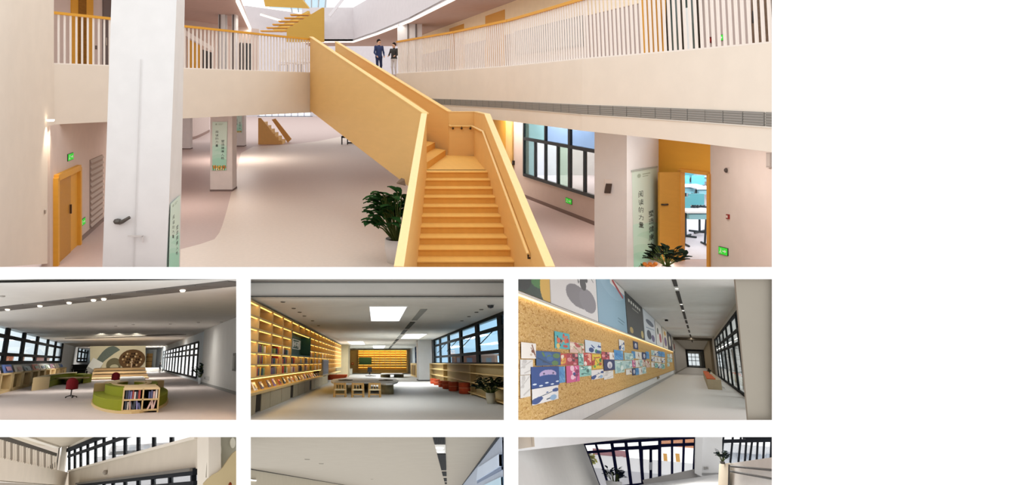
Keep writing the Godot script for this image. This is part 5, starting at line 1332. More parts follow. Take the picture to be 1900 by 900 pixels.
	for g in [[718, 732, 12.5], [633, 731, 12.0], [675, 722, 9.0]]:
		var b := lev(g[0], g[1] - 1, fy)
		var r: float = at(g[0] + g[2], g[1], -b.z).x - at(g[0], g[1], -b.z).x
		st = S(); lathe(st, b, [[0, 0], [r, 0], [r, yt - fy - 0.035], [0, yt - fy - 0.035]], 22, 1.3); part("drum_leg", st, N("a39b7a", "aaa281", 0.03, Vector3.ONE, 0.7))
	for g in [[641, 706], [688, 698], [716, 706]]:
		var b := sety(lev(g[0], g[1], yt), yt)
		thing("table_tray", ["round dark tray on the table above the left drum leg", "small dark tray on the far curve of the reading table", "round dark tray on the table above the right drum leg"][[641, 688, 716].find(g[0])], "tray", b)
		st = S(); lathe(st, b, [[0, 0.008], [0.2, 0.008], [0.22, 0.02], [0.23, 0.02], [0.21, 0]], 16, 2.0); part("dish", st, M("6a6258", 0.4)); st = S(); lathe(st, b, [[0, 0.012], [0.1, 0.03], [0, 0.035]], 10, 2.0); part("contents", st, M("8c7f6a"))
	var ch: Node3D
	for i in 3:
		var b := lev([631, 664, 695][i], [736.5, 737, 737][i], fy)
		if i == 0:
			ch = wood_chair(b, 0.29, 0.32, "small light wooden chair at the left end of the reading table", "wooden chairs at the reading table")
		else: again(ch, b, ["", "small light wooden chair at the middle of the reading table", "small light wooden chair beside the right drum leg of the reading table"][i])
	# second table with its chair, red sofa, white box, office chair
	var tb := lev(728, 700, fy)
	thing("far_table", "white table behind the long reading table before the far bookcase", "table", tb)
	st = S(); slab(st, [at(708, 692.5, -tb.z - 2), at(747, 692.5, -tb.z - 2), at(750, 694, -tb.z), at(706, 694, -tb.z)], Vector3(0, -0.04, 0)); part("table_top", st, M("e8e8e4", 0.4))
	for u in [715, 740]:
		var b := lev(u, 700, fy)
		st = S(); lathe(st, b, [[0, 0], [0.28, 0], [0.28, at(728, 694.5, -tb.z).y - fy], [0, at(728, 694.5, -tb.z).y - fy]], 16, 1.3); part("drum_leg", st, N("6f674c", "776f54", 0.03, Vector3.ONE, 0.7))
	var sb := lev(626, 704, fy)
	thing("red_sofa", "low orange red sofa by the end of the left bookcase", "sofa", sb)
	st = S(); span(st, at(612, 703.5, -sb.z), at(640, 698.5, -sb.z - 1.2)); part("seat", st, M("b5512f", 0.8)); st = S(); span(st, at(612, 698.5, -sb.z - 0.9), at(644, 695, -sb.z - 1.3)); part("backrest", st, M("a84a2a", 0.8))
	for u in [611, 640]:
		st = S(); span(st, at(u, 703.8, -sb.z), at(u + 2.5, 697, -sb.z - 1.2)); part("armrest", st, M("9c4526", 0.8))
	var wb := lev(650.5, 694, fy)
	thing("white_bin", "small white box standing at the beige wall beside the far bookcase", "box", wb)
	st = S(); span(st, at(647.5, 694, -wb.z), at(653.5, 684.5, -wb.z - 0.5)); part("body", st, M("e2ddcc")); st = S(); span(st, at(647, 685, -wb.z + 0.02), at(654, 684, -wb.z - 0.52)); part("lid", st, M("d3ceb9"))
	var ob := lev(686, 695, fy)
	thing("office_chair", "black office chair in front of the far teal niche", "chair", ob)
	st = S(); span(st, at(682, 689, -ob.z), at(690, 681.5, -ob.z - 0.1)); part("backrest", st, M("24282b")); st = S(); span(st, at(681.5, 691, -ob.z + 0.4), at(690.5, 689.5, -ob.z - 0.1)); part("seat", st, M("24282b")); st = S(); tube(st, [ob, at(686, 690, -ob.z)], 0.06, 6); part("pedestal", st, M("3a3d40", 0.3, 0.6))

func wood_chair(b: Vector3, w: float, h: float, label: String, group: String) -> Node3D:
	var o := thing("wooden_chair", label, "chair", b, group)
	var m := N("b8935a", "c19c63", 0.03, Vector3(2, 0.6, 2), 0.6)
	var sy := h * 0.52
	var st := S(); box(st, b + Vector3(0, sy, 0), Vector3(w, 0.03, w)); part("seat", st, M("d9cba6", 0.7))
	for x in [-1, 1]:
		for z in [-1, 1]:
			st = S(); bar(st, b + Vector3(x * w * 0.46, 0, z * w * 0.46), b + Vector3(x * w * 0.42, h if z > 0 else sy, z * w * 0.42), 0.035, 0.035); part("leg", st, m)
	st = S(); box(st, b + Vector3(0, h * 0.92, w * 0.43), Vector3(w, h * 0.14, 0.025)); part("backrest", st, m)
	st = S()
	for i in 4: box(st, b + Vector3((i - 1.5) * w * 0.22, h * 0.7, w * 0.43), Vector3(0.018, h * 0.34, 0.018))
	part("spindles", st, m)
	st = S(); bar(st, b + Vector3(-w * 0.45, h * 0.2, w * 0.45), b + Vector3(w * 0.45, h * 0.2, w * 0.45), 0.025, 0.025); part("stretcher", st, m)
	return o

# ---------------------------------------------------------------- the reading lounge
func ring_pt(c: Vector3, a: float, rx: float, rz: float, y: float) -> Vector3: return Vector3(c.x + cos(a) * rx, y, c.z - sin(a) * rz)
func ring_band(st: SurfaceTool, c: Vector3, a0: float, a1: float, r0: float, r1: float, sz: float, y0: float, y1: float, n := 14) -> void:
	# a curved block between two radii
	for i in n:
		var p := lerpf(a0, a1, float(i) / n); var s := lerpf(a0, a1, float(i + 1) / n)
		quad(st, ring_pt(c, p, r0, r0 * sz, y1), ring_pt(c, s, r0, r0 * sz, y1), ring_pt(c, s, r1, r1 * sz, y1), ring_pt(c, p, r1, r1 * sz, y1))
		quad(st, ring_pt(c, p, r1, r1 * sz, y1), ring_pt(c, s, r1, r1 * sz, y1), ring_pt(c, s, r1, r1 * sz, y0), ring_pt(c, p, r1, r1 * sz, y0))
		quad(st, ring_pt(c, s, r0, r0 * sz, y1), ring_pt(c, p, r0, r0 * sz, y1), ring_pt(c, p, r0, r0 * sz, y0), ring_pt(c, s, r0, r0 * sz, y0))
	for a in [a0, a1]:
		quad(st, ring_pt(c, a, r0, r0 * sz, y0), ring_pt(c, a, r1, r1 * sz, y0), ring_pt(c, a, r1, r1 * sz, y1), ring_pt(c, a, r0, r0 * sz, y1))

func build_lounge() -> void:
	room(235, 670, 0.87)
	bounds(-43, 450, 509, 793)
	rng.seed = 33
	var fy := near(220, 786).y
	var k := -fy
	var xl := lev(0, 725, fy).x; var xr := lev(437, 732, fy).x
	var yc := 1.28 * k
	var zb := 96.0 * k
	var lp := Plane(Vector3.RIGHT, xl); var rp := Plane(Vector3.RIGHT, xr)
	var white := N("cccac5", "d1cfca", 0.02, Vector3.ONE * 0.2, 0.9)
	var floor_m := N("c3b6b0", "c9bcb6", 0.06, Vector3.ONE * 0.5, 0.6)
	var dark := M("171a1c", 0.75)
	var oak := N("c9ad7c", "d1b685", 0.02, Vector3(1, 0.3, 1), 0.65)
	var green := N("7f8422", "888d2a", 0.08, Vector3.ONE * 2, 0.95)
	var cream := N("d3cbb0", "d9d1b7", 0.03, Vector3.ONE * 0.3, 0.85)
	var st := S()
	slab(st, [V(xl - 0.2, fy, 11.4 * k), V(xr + 0.2, fy, 11.4 * k), V(xr + 0.2, fy, zb), V(xl - 0.2, fy, zb)], Vector3(0, -0.04, 0)); struct("floor_lounge", st, floor_m)
	st = S(); slab(st, [V(xl - 0.2, yc, 11.0 * k), V(xr + 0.2, yc, 11.0 * k), V(xr + 0.2, yc, zb), V(xl - 0.2, yc, zb)], Vector3(0, 0.04, 0)); struct("ceiling_lounge", st, white)
	st = S(); slab(st, [V(xl - 0.2, fy, zb), V(xr + 0.2, fy, zb), V(xr + 0.2, yc, zb), V(xl - 0.2, yc, zb)], Vector3(0, 0, -0.1)); struct("wall_lounge_back", st, N("cfd6da", "d6dde1", 0.03, Vector3.ONE * 0.2, 0.8))
	# left wall with the long window
	var wy1 := pl(60, 618, lp).y; var wy0 := pl(60, 672, lp).y
	var zz := []
	for u in [-60, 8, 40, 66, 86, 101, 114]: zz.append(-pl(u, 655, lp).z)
	var cs := []
	for z in zz: cs.append((z - zz[0]) / (zz[6] - zz[0]))
	var win := Node3D.new(); win.name = "window_5"; add_child(win); win.transform = Transform3D(B, EYE); win.set_meta("kind", "structure"); cur = win; cur_base = Vector3.ZERO
	window_grid(win, [V(xl, wy1, zz[0]), V(xl, wy1, zz[6]), V(xl, wy0, zz[6]), V(xl, wy0, zz[0])], cs, [0, 0.3, 0.78, 1.0], 0.1, Vector3(-1, 0, 0), dark, tinted("e4f3fb"), 0.65)
	st = S(); span(st, V(xl - 0.15, fy, 12.0 * k), V(xl, wy0, zb)); span(st, V(xl - 0.15, wy1, 12.0 * k), V(xl, yc, zb)); span(st, V(xl - 0.15, wy0, zz[6]), V(xl, wy1, zz[6] * 1.32)); span(st, V(xl - 0.15, wy0, zz[6] * 1.75), V(xl, wy1, zb)); struct("wall_lounge_left", st, N("c9cdd0", "cfd3d6", 0.03, Vector3.ONE * 0.2, 0.85))
	win = Node3D.new(); win.name = "window_6"; add_child(win); win.transform = Transform3D(B, EYE); win.set_meta("kind", "structure"); cur = win; cur_base = Vector3.ZERO
	window_grid(win, [V(xl, wy1, zz[6] * 1.32), V(xl, wy1, zz[6] * 1.75), V(xl, wy0, zz[6] * 1.75), V(xl, wy0, zz[6] * 1.32)], [0, 0.25, 0.5, 0.75, 1], [0, 0.3, 0.78, 1], 0.11, Vector3(-1, 0, 0), dark, tinted("e4f3fb"), 0.9)
	# houses outside
	for i in 3:
		var a: Array = [[2, 26, 660, 676, "dc8f6b", "orange pink house outside the lounge window"], [34, 46, 661, 678, "d8a58f", "pale pink house outside the lounge window"], [60, 92, 664, 676, "c98f86", "dusty pink house outside the lounge window"]][i]
		thing("house", a[5], "building", at((a[0] + a[1]) / 2.0, a[3], zz[6] * 1.2))
		st = S(); span(st, at(a[0], a[3] + 6, zz[6] * 1.2), at(a[1], a[2], zz[6] * 1.25)); part("wall", st, M(a[4], 0.9))
		st = S(); span(st, at(a[0] - 1, a[2] + 1, zz[6] * 1.19), at(a[1] + 1, a[2] - 1, zz[6] * 1.26)); part("roof", st, M("b56a55", 0.9))
		for j in 3:
			st = S(); var uu: float = lerpf(a[0] + 2, a[1] - 4, j / 2.0); span(st, at(uu, a[3] - 2, zz[6] * 1.19), at(uu + 2.5, a[2] + 5, zz[6] * 1.195)); part("window", st, M("e9dccf"))
	# low bookshelf under the window: one unit per bay
	var sy := pl(0, 692, lp).y
	for i in 11:
		var a0: float = lerpf(zz[1] * 0.8, zz[6], pow(i / 11.0, 1.0)); var a1: float = lerpf(zz[1] * 0.8, zz[6], (i + 1) / 11.0) - 0.1
		thing("window_shelf", ["low wooden cubby holding a woven basket under the long lounge window", "empty low wooden cubby under the long lounge window"][i % 2], "shelf", V(xl + 0.2, fy, (a0 + a1) / 2), ["basket cubbies under the lounge window", "empty cubbies under the lounge window"][i % 2])
		st = S(); span(st, V(xl + 0.02, sy - 0.04, a0), V(xl + 0.4, sy, a1)); part("top_board", st, oak)
		st = S(); span(st, V(xl + 0.02, fy, a0), V(xl + 0.4, fy + 0.08, a1)); part("plinth", st, oak)
		for z in [a0, a1 - 0.3]:
			st = S(); span(st, V(xl + 0.02, fy, z), V(xl + 0.4, sy, z + 0.3)); part("side", st, oak)
		st = S(); span(st, V(xl + 0.02, fy + 0.08, a0), V(xl + 0.06, sy - 0.04, a1)); part("back", st, M("6e5a3a"))
		if i % 2 == 0:
			st = S(); span(st, V(xl + 0.1, fy + 0.09, a0 + 0.5), V(xl + 0.34, lerpf(fy, sy, 0.7), a1 - 0.9)); part("basket", st, N("7a6238", "846c42", 0.1, Vector3.ONE * 2, 0.9))
	# pictures and toys standing on the shelf
	var toys := ["d9b9b4", "6f86c8", "e3dccf", "b9c7cf", "d08a7c", "e9e4da", "9fb0a2", "c9a0b4", "efe8dc", "8fa3b8"]
	for i in 10:
		var z: float = lerpf(zz[1] * 0.9, zz[6] * 0.97, i / 9.0)
		thing("picture_card", ["pale pink picture card", "blue and pink picture card", "cream picture card", "grey blue picture card", "salmon picture card", "white picture card", "sage picture card", "mauve picture card", "ivory picture card", "slate blue picture card"][i] + " leaning on the low shelf under the lounge window", "picture", V(xl + 0.2, sy, z))
		var h := 0.28 * k * rng.randf_range(0.7, 1.2)
		st = S(); slab(st, [V(xl + 0.24, sy, z - 0.9), V(xl + 0.24, sy, z + 0.9), V(xl + 0.14, sy + h, z + 0.9), V(xl + 0.14, sy + h, z - 0.9)], Vector3(-0.03, 0, 0)); part("card", st, M(toys[i], 0.7))
		st = S(); slab(st, [V(xl + 0.25, sy + h * 0.25, z - 0.5), V(xl + 0.25, sy + h * 0.25, z + 0.5), V(xl + 0.18, sy + h * 0.75, z + 0.5), V(xl + 0.18, sy + h * 0.75, z - 0.5)], Vector3(0.01, 0, 0)); part("picture", st, M(toys[(i * 3 + 4) % 10], 0.7))
	# pillar between the windows
	var pb := lev(129, 692, fy)
	thing("lounge_pillar", "white pillar between the long window and the small window of the lounge", "pillar", pb)
	st = S(); span(st, Vector3(at(119, 680, -pb.z).x, fy, pb.z), Vector3(at(138, 680, -pb.z).x, yc, pb.z - 3)); part("shaft", st, N("ccd3d8", "d2d9de", 0.03, Vector3.ONE * 0.3, 0.7)); st = S(); span(st, Vector3(at(119, 680, -pb.z).x, fy, pb.z + 0.05), Vector3(at(138, 680, -pb.z).x, fy + 0.08, pb.z - 3)); part("base_strip", st, M("8d8f90"))
	# piano
	var pz := -lev(147, 694, fy).z
	thing("upright_piano", "black upright piano standing in front of the small window", "piano", lev(147, 694, fy))
	st = S(); span(st, at(133, 694, pz), at(162, 677, pz - 1.5) + Vector3(0, 0, -1.5)); part("body", st, M("0c0d0f", 0.65)); st = S(); span(st, at(132, 687, pz - 1.2), at(163, 684.5, pz)); part("keyboard_lid", st, M("0c0d0f", 0.65)); st = S(); span(st, at(131.5, 678, pz - 0.3), at(163, 676, pz + 2)); part("top_lid", st, M("0c0d0f", 0.65))
	for u in [135, 158]:
		st = S(); span(st, at(u, 694, pz - 1.2), at(u + 2, 686, pz - 1.0)); part("leg", st, M("101214", 0.3))
	# stage wall with arch, cave and honeycomb shelf
	var gz := -lev(220, 692.5, fy).z
	var G := func(u: float, v: float) -> Vector3: return at(u, v, gz)
	st = S(); slab(st, [G.call(167, 700), G.call(270, 700), G.call(270, 640), G.call(262, 632), G.call(167, 632)], Vector3(0, 0, -2)); struct("wall_stage", st, cream)
	var arc := []
	for i in 13: arc.append(G.call(lerpf(172, 223, i / 12.0), 689 - 47 * sin(PI * (0.06 + 0.62 * i / 12.0)) * (0.98 if i < 9 else 1.0)) + Vector3(0, 0, 0.2))
	arc.append(G.call(212, 656) + Vector3(0, 0, 0.2)); arc.append(G.call(196, 668) + Vector3(0, 0, 0.2)); arc.append(G.call(180, 682) + Vector3(0, 0, 0.2))
	thing("arch_slide", "dark arched opening with a white slide in the stage wall", "slide", G.call(190, 690))
	st = S(); slab(st, arc, Vector3(0, 0, -0.3)); part("arch_recess", st, N("55605c", "6f7a74", 0.15, Vector3.ONE * 0.8, 0.8))
	st = S(); bar(st, G.call(171, 688) + Vector3(0, 0, 0.8), G.call(181, 672) + Vector3(0, 0, 0.4), 0.8, 0.5, Vector3.BACK); part("slide_chute", st, M("eef0ee", 0.4))
	st = S(); slab(st, [G.call(184, 690), G.call(206, 690), G.call(224, 655), G.call(213, 658)], Vector3(0, 0, 0.3)); part("ramp_panel", st, cream)
	thing("cave_nook", "small round cave nook in the stage wall", "nook", G.call(211, 688))
	pts_disc(G.call(211, 677) + Vector3(0, 0, 0.35), 11.5, 10.5, gz, "nook_recess", M("6f6a55", 0.9))
	pts_disc(G.call(212, 681) + Vector3(0, 0, 0.5), 6.5, 4.0, gz, "cushion", M("b9b49a", 0.9))
	thing("honeycomb_shelf", "large round brown honeycomb shelf on the stage wall", "shelf", G.call(245, 684))
	pts_disc(G.call(245, 667) + Vector3(0, 0, 0.4), 20.5, 15.5, gz, "disc", N("5e4630", "6a5038", 0.08, Vector3.ONE, 0.8))
	for r in 5:
		for c in 9:
			var u := 228.0 + c * 4.2 + (2.1 if r % 2 else 0.0); var v := 656.5 + r * 5.2
			if pow((u - 245) / 18.5, 2) + pow((v - 667) / 13.8, 2) > 1.0: continue
			st = S(); lathe_disc(st, G.call(u, v) + Vector3(0, 0, 0.55), at(u + 1.9, v, gz).x - at(u, v, gz).x, 6)
			part("cell", st, M(["3a2a1c", "8a6a48", "c9b08a", "2e2218"][(r * 7 + c * 3) % 4], 0.8))
	thing("stage_figure", "small pale statue standing before the honeycomb shelf", "statue", at(243, 688, gz - 2))
	var fs := 15.0 * gz / F / 2.1
	st = S(); lathe(st, at(243, 688, gz - 2), [[0, 0], [0.28 * fs, 0], [0.2 * fs, 0.4 * fs], [0.12 * fs, 0.9 * fs], [0.2 * fs, 1.3 * fs], [0.14 * fs, 1.6 * fs], [0, 1.8 * fs]], 10); part("figure", st, M("c9ad92"))
	st = S(); ball(st, at(243, 688, gz - 2) + Vector3(0, 1.95 * fs, 0), Vector3.ONE * 0.2 * fs, 8); part("head", st, M("c9ad92"))
	# stage steps
	for i in 4:
		var v := 704.0 - i * 3.2
		var p := lev(220, v, fy)
		st = S(); span(st, Vector3(at(168 + i * 1.5, v, -p.z).x, fy, p.z), Vector3(at(276 - i * 2.5, v, -p.z).x, fy + 0.08 * k + i * 0.075 * k * (1.0 + i * 0.25), lev(220, v - 3.2, fy).z if i < 3 else -gz + 0.9)); one("stage_step", ["lowest long wooden step of the stage platform", "second long wooden step of the stage platform", "third long wooden step of the stage platform", "upper wooden deck of the stage platform"][i], "step", st, N("bfa27a", "c7aa82", 0.02, Vector3(0.3, 1, 1), 0.7) if i % 2 == 0 else N("a88a64", "b0926c", 0.02, Vector3(0.3, 1, 1), 0.7))
	# right wall and its window
	var ze: float = -pl(373, 700, rp).z
	st = S(); span(st, V(xr, fy, 12.0 * k), V(xr + 0.3, yc, ze)); struct("wall_lounge_right", st, white)
	st = S(); span(st, V(xr - 0.02, fy, 12.0 * k), V(xr, fy + 0.07, ze)); struct("baseboard_lounge", st, M("8e8c88"))
	var xw := xr + 0.12
	var rw := Plane(Vector3.RIGHT, xw)
	var ry1 := pl(360, 637, rw).y; var ry0 := pl(360, 700, rw).y
	zz = []
	for u in [366, 358, 350, 343, 336, 330, 324, 319, 314, 309, 305, 301]: zz.append(-pl(u, 680, rw).z)
	cs = []
	for z in zz: cs.append((z - zz[0]) / (zz[11] - zz[0]))
	win = Node3D.new(); win.name = "window_7"; add_child(win); win.transform = Transform3D(B, EYE); win.set_meta("kind", "structure"); cur = win; cur_base = Vector3.ZERO
	window_grid(win, [V(xw, ry1, zz[0]), V(xw, ry1, zz[11]), V(xw, ry0, zz[11]), V(xw, ry0, zz[0])], cs, [0, 0.18, 0.36, 1], 0.07, Vector3(-1, 0, 0), dark, pane_mat("d6e4ec", 0.12), 0.38)
	st = S(); span(st, V(xw, fy, ze - 0.3), V(xw + 0.15, ry0, zb)); span(st, V(xw, ry1, ze - 0.3), V(xw + 0.15, yc, zb)); span(st, V(xw, ry0, zz[11]), V(xw + 0.15, ry1, zb)); span(st, V(xw, ry0, ze - 0.3), V(xw + 0.15, ry1, zz[0])); struct("wall_lounge_window", st, N("cdd3d6", "d3d9dc", 0.03, Vector3.ONE * 0.2, 0.8))
	thing("wall_socket", "small white double socket low on the right lounge wall", "socket", pl(384, 705, rp))
	st = S(); span(st, pl(379, 704, rp), pl(389, 699, rp) + Vector3(-0.03, 0, 0)); part("plate", st, M("b9b8b4"))
	st = S(); span(st, pl(381, 703, rp) + Vector3(-0.03, 0, 0), pl(383, 700, rp) + Vector3(-0.045, 0, 0)); part("outlet", st, M("8d8c88"))
	thing("wall_board", "narrow grey board at the edge of the right lounge wall", "board", pl(435, 690, rp))
	st = S(); span(st, pl(433.5, 688, rp), pl(440, 655, rp) + Vector3(-0.04, 0, 0)); part("board", st, M("7e7c78")); st = S(); span(st, pl(434.5, 684, rp) + Vector3(-0.04, 0, 0), pl(439, 660, rp) + Vector3(-0.05, 0, 0)); part("sheet", st, M("a09e98"))
	plant(lev(370, 713, fy), 0.55, 0.55, 0.07 * k, 0.28 * k, 14, 0.13, "small dark plant in a slim white pot at the corner of the lounge window", "d5d8da", "1b2a26", 1.0, 14, 0.3)
	# distant desk, shelf and people
	thing("yellow_cabinet", "warm lit wooden cabinet at the far end of the lounge", "cabinet", lev(276, 686, fy))
	var cz := -lev(276, 686, fy).z
	st = S(); span(st, at(270, 686, cz), at(283, 656, cz + 1)); part("body", st, N("d9a866", "e0b070", 0.02, Vector3.ONE * 0.3, 0.7))
	for i in 3:
		st = S(); span(st, at(271, 663 + i * 8, cz - 0.05), at(282, 662 + i * 8, cz + 0.4)); part("shelf", st, M("8a5f33"))
	thing("far_counter", "white counter at the far end of the lounge", "counter", lev(285, 690, fy))
	cz = -lev(285, 690, fy).z
	st = S(); span(st, at(270, 690, cz), at(298, 683, cz + 3)); part("body", st, M("dfe3e6")); st = S(); span(st, at(269.5, 683.5, cz - 0.1), at(298.5, 682.5, cz + 3)); part("top", st, M("eef1f3"))
	person(lev(296, 692, fy), at(296, 673, -lev(296, 692, fy).z).y - fy, "person in dark trousers walking on the bright floor before the lounge windows", "4a4f57", "1b1d20", 2.4, 0)
	# ceiling slots with spots
	for g in [[0, 573, 438, 524, "long grey air slot with twin spots crossing the near lounge ceiling", 0], [135, 628, 332, 620, "thin grey air slot crossing the far lounge ceiling", 1]]:
		var a := lev(g[0] - (30 if g[5] == 0 else 0), g[1] + (3 if g[5] == 0 else 0), yc); var b := lev(g[2] + (12 if g[5] == 0 else 0), g[3] - (1.4 if g[5] == 0 else 0), yc)
		thing("ceiling_slot", g[4], "vent", a)
		var n := 11 if g[5] == 0 else 6
		for i in n:
			st = S(); bar(st, a.lerp(b, (i + 0.02) / n) + Vector3(0, -0.01, 0), a.lerp(b, (i + 0.98) / n) + Vector3(0, -0.01, 0), 0.52 if g[5] == 0 else 0.9, 0.02); part("slot", st, M("6a6560") if g[5] == 0 and not i in [3, 5, 7] else M("77736e"))
		if g[5] == 0:
			for t in [0.13, 0.29, 0.42, 0.52, 0.56, 0.83]:
				st = S(); var c := a.lerp(b, t) + Vector3(0, -0.03, 0); lathe(st, c, [[0, -0.02], [0.035, -0.02], [0.045, 0]], 12, 3.0); part("spot", st, glow("fff6e6", 1.6))
	for g in [[4, 549], [215, 605], [247, 602], [316, 601], [368, 598], [411, 597]]:
		st = S(); lathe(st, lev(g[0], g[1], yc), [[0, -0.015], [0.04, -0.015], [0.05, 0]], 10, 2.0); one("ceiling_spot", "small round recessed spot in the lounge ceiling", "lamp", st, M("a19e98"), "recessed spots in the lounge ceiling")
	# the lamps of the near slot, then lights added further back
	var la := lev(0, 573, yc); var lb := lev(438, 524, yc)
	area((la + lb) / 2 + Vector3(0, -0.06, 0), Vector3.DOWN, lb - la, la.distance_to(lb), 0.4, 4.5, "fff6ea")
	for t in [0.42, 0.52, 0.62]:                       # spots added to brighten the stage wall
		var sl := SpotLight3D.new(); sl.name = numbered("stage_spot"); add_child(sl)
		var from := EYE + B * V(lerpf(xl, xr, t), yc - 0.12, 38.0 * k)
		sl.look_at_from_position(from, EYE + B * at(lerpf(180, 262, (t - 0.42) * 5.0), 664, gz), B * Vector3.UP)
		sl.spot_angle = 9.0; sl.light_energy = 150.0; sl.light_color = Color("fff4e0"); sl.light_size = 0.1; sl.shadow_enabled = true; sl.spot_range = 120.0
	for z in [30.0, 48.0, 76.0]: area(V(lerpf(xl, xr, 0.5 if z < 60 else 0.85), yc - 0.03, z * k), Vector3.DOWN, Vector3.RIGHT, (xr - xl) * (0.8 if z < 60 else 0.25), 0.6, [8.0, 18.0, 40.0][[30.0, 48.0, 76.0].find(z)], "fbfaf6")  # added lights that brighten the middle and back of the lounge
	furniture(fy, k, oak, green)

func pts_disc(c: Vector3, ru: float, rv: float, z: float, called: String, m: Material) -> void:
	var st := S()
	var pts := []
	for i in 24: pts.append(c + Vector3(cos(TAU * i / 24) * ru, sin(TAU * i / 24) * rv, 0) * z / F)
	slab(st, pts, Vector3(0, 0, -0.2)); part(called, st, m)
func lathe_disc(st: SurfaceTool, c: Vector3, r: float, n: int) -> void:
	var pts := []
	for i in n: pts.append(c + Vector3(cos(TAU * i / n) * r, sin(TAU * i / n) * r, 0))
	slab(st, pts, Vector3(0, 0, -0.1))

func furniture(fy: float, k: float, oak: Material, green: Material) -> void:
	var st := S()
	# big round sofa with the bookcase
	var fr := lev(243, 768, fy)          # nearest point of the plinth
	var sd := lev(308, 738, fy)
	var c := Vector3(lev(241, 738, fy).x, fy, sd.z)
	var rx: float = at(309, 738, -c.z).x - c.x
	var sz: float = (fr.z - c.z) / rx
	var hs := 0.24 * k; var hb := 0.43 * k
	var rad := func(d: float) -> float: return deg_to_rad(d)
	thing("round_sofa", "large round olive green sofa with wooden plinth around the reading table", "sofa", c)
	# angles: 0 is right, 270 towards the viewer (depth grows with sin)
	st = S(); ring_band(st, c, 0, TAU, rx * 0.45, rx * 1.0, sz, fy, fy + 0.035, 40); part("plinth", st, oak)
	for a in [[186, 258], [290, 372]]:
		st = S(); ring_band(st, c, rad.call(a[0]), rad.call(a[1]), rx * 0.68, rx * 0.97, sz, fy + 0.035, fy + hs); part("seat", st, green)
		st = S(); ring_band(st, c, rad.call(a[0]), rad.call(a[1]), rx * 0.52, rx * 0.7, sz, fy + hs * 0.9, fy + hb); part("backrest", st, green)
		st = S(); ring_band(st, c, rad.call(a[0]), rad.call(a[1]), rx * 0.44, rx * 0.54, sz, fy, fy + hb + 0.015); part("top_rim", st, oak)
	for a in [[174, 187], [12, 24]]:
		st = S(); ring_band(st, c, rad.call(a[0]), rad.call(a[1]), rx * 0.62, rx * 0.98, sz, fy, fy + hb, 4); part("end_block", st, N("c5a878", "cdb081", 0.02, Vector3(1, 0.3, 1), 0.65))
	for a in [[30, 78], [100, 150]]:
		st = S(); ring_band(st, c, rad.call(a[0]), rad.call(a[1]), rx * 0.5, rx * 0.9, sz, fy, fy + hb * 0.85); part("rear_seat", st, green)
		st = S(); ring_band(st, c, rad.call(a[0]), rad.call(a[1]), rx * 0.48, rx * 0.92, sz, fy + hb * 0.85, fy + hb * 0.85 + 0.02); part("rear_top", st, oak)
	# bookcase block set in the sofa
	var zf := -fr.z + 0.15
	var b0 := at(226, 765, zf); var b1 := at(292, 765, zf)
	var yt := at(260, 721, zf).y
	thing("sofa_bookcase", "open wooden bookcase with four compartments set into the round sofa", "bookcase", Vector3((b0.x + b1.x) / 2, fy, -zf))
	st = S(); span(st, Vector3(b0.x, yt - 0.02, -zf), Vector3(b1.x, yt + 0.01, -zf - 1.9)); part("top_board", st, N("d2b98e", "dac197", 0.02, Vector3(1, 0.3, 1), 0.6))
	var ym := lerpf(fy + 0.03, yt, 0.5)
	for y in [fy + 0.04, ym]:
		st = S(); span(st, Vector3(b0.x, y - 0.012, -zf), Vector3(b1.x, y + 0.012, -zf - 0.6)); part("shelf_board", st, oak)
	for t in [0.0, 0.55, 1.0]:
		st = S(); var x: float = lerpf(b0.x, b1.x, t); span(st, Vector3(x - 0.012, fy, -zf), Vector3(x + 0.012, yt, -zf - 0.6)); part("upright", st, oak)
	st = S(); span(st, Vector3(b0.x, fy, -zf - 0.6), Vector3(b1.x, yt, -zf - 0.64)); part("back", st, M("4a3826"))
	var hx := (b1.x - b0.x)
	for r in 2:
		var x := b0.x + 0.03
		var y0 := (fy + 0.052) if r == 0 else ym + 0.012
		while x < b1.x - 0.05:
			if abs(x - lerpf(b0.x, b1.x, 0.55)) < 0.045: x += 0.06; continue
			var w := rng.randf_range(0.022, 0.04); var h: float = (ym - fy) * rng.randf_range(0.5, 0.8)
			st = S(); var lean := rng.randf_range(-0.02, 0.03) if r == 0 else 0.0
			obox(st, Vector3(x + w / 2, y0 + h / 2, -zf - 0.14), Vector3(w * 0.46, 0, 0), Vector3(lean, h / 2, 0), Vector3(0, 0, 0.1))
			var tone := rng.randi() % 8
			var word: String = ["lilac", "off white", "pale pink", "indigo", "light grey", "red", "charcoal", "pale blue"][tone]
			one("magazine", word + " children's book standing in the bookcase of the round sofa", "book", st, M(["8a86b8", "e4ddd6", "d9b8b0", "5a5f86", "c9c4bd", "b0524a", "3f4550", "9fb0c8"][tone], 0.5), word + " books in the sofa bookcase")
			x += w + 0.006
	# white table inside
	var tz := -lev(245, 731, fy).z
	thing("white_table", "plain white block table inside the round sofa", "table", at(245, 724, tz))
	st = S(); span(st, Vector3(at(222, 715, tz).x, fy, -tz), Vector3(at(268, 715, tz).x, at(245, 704, tz).y, -tz - 3)); part("body", st, M("dcd9d6"))
	st = S(); span(st, Vector3(at(221, 715, tz).x, at(245, 704, tz).y, -tz + 0.05), Vector3(at(269, 715, tz).x, at(245, 703, tz).y, -tz - 3.1)); part("top", st, M("e9e6e3"))
	# second sofa group to the left
	var f2 := lev(120, 731, fy); var s2 := lev(80, 722, fy)
	var c2 := Vector3(lev(124, 716, fy).x, fy, lev(124, 716, fy).z)
	var rx2: float = c2.x - at(80, 716, -c2.z).x
	var sz2: float = (f2.z - c2.z) / rx2
	thing("curved_sofa", "olive green curved sofa with pale wooden end panel behind the red swivel chair", "sofa", c2)
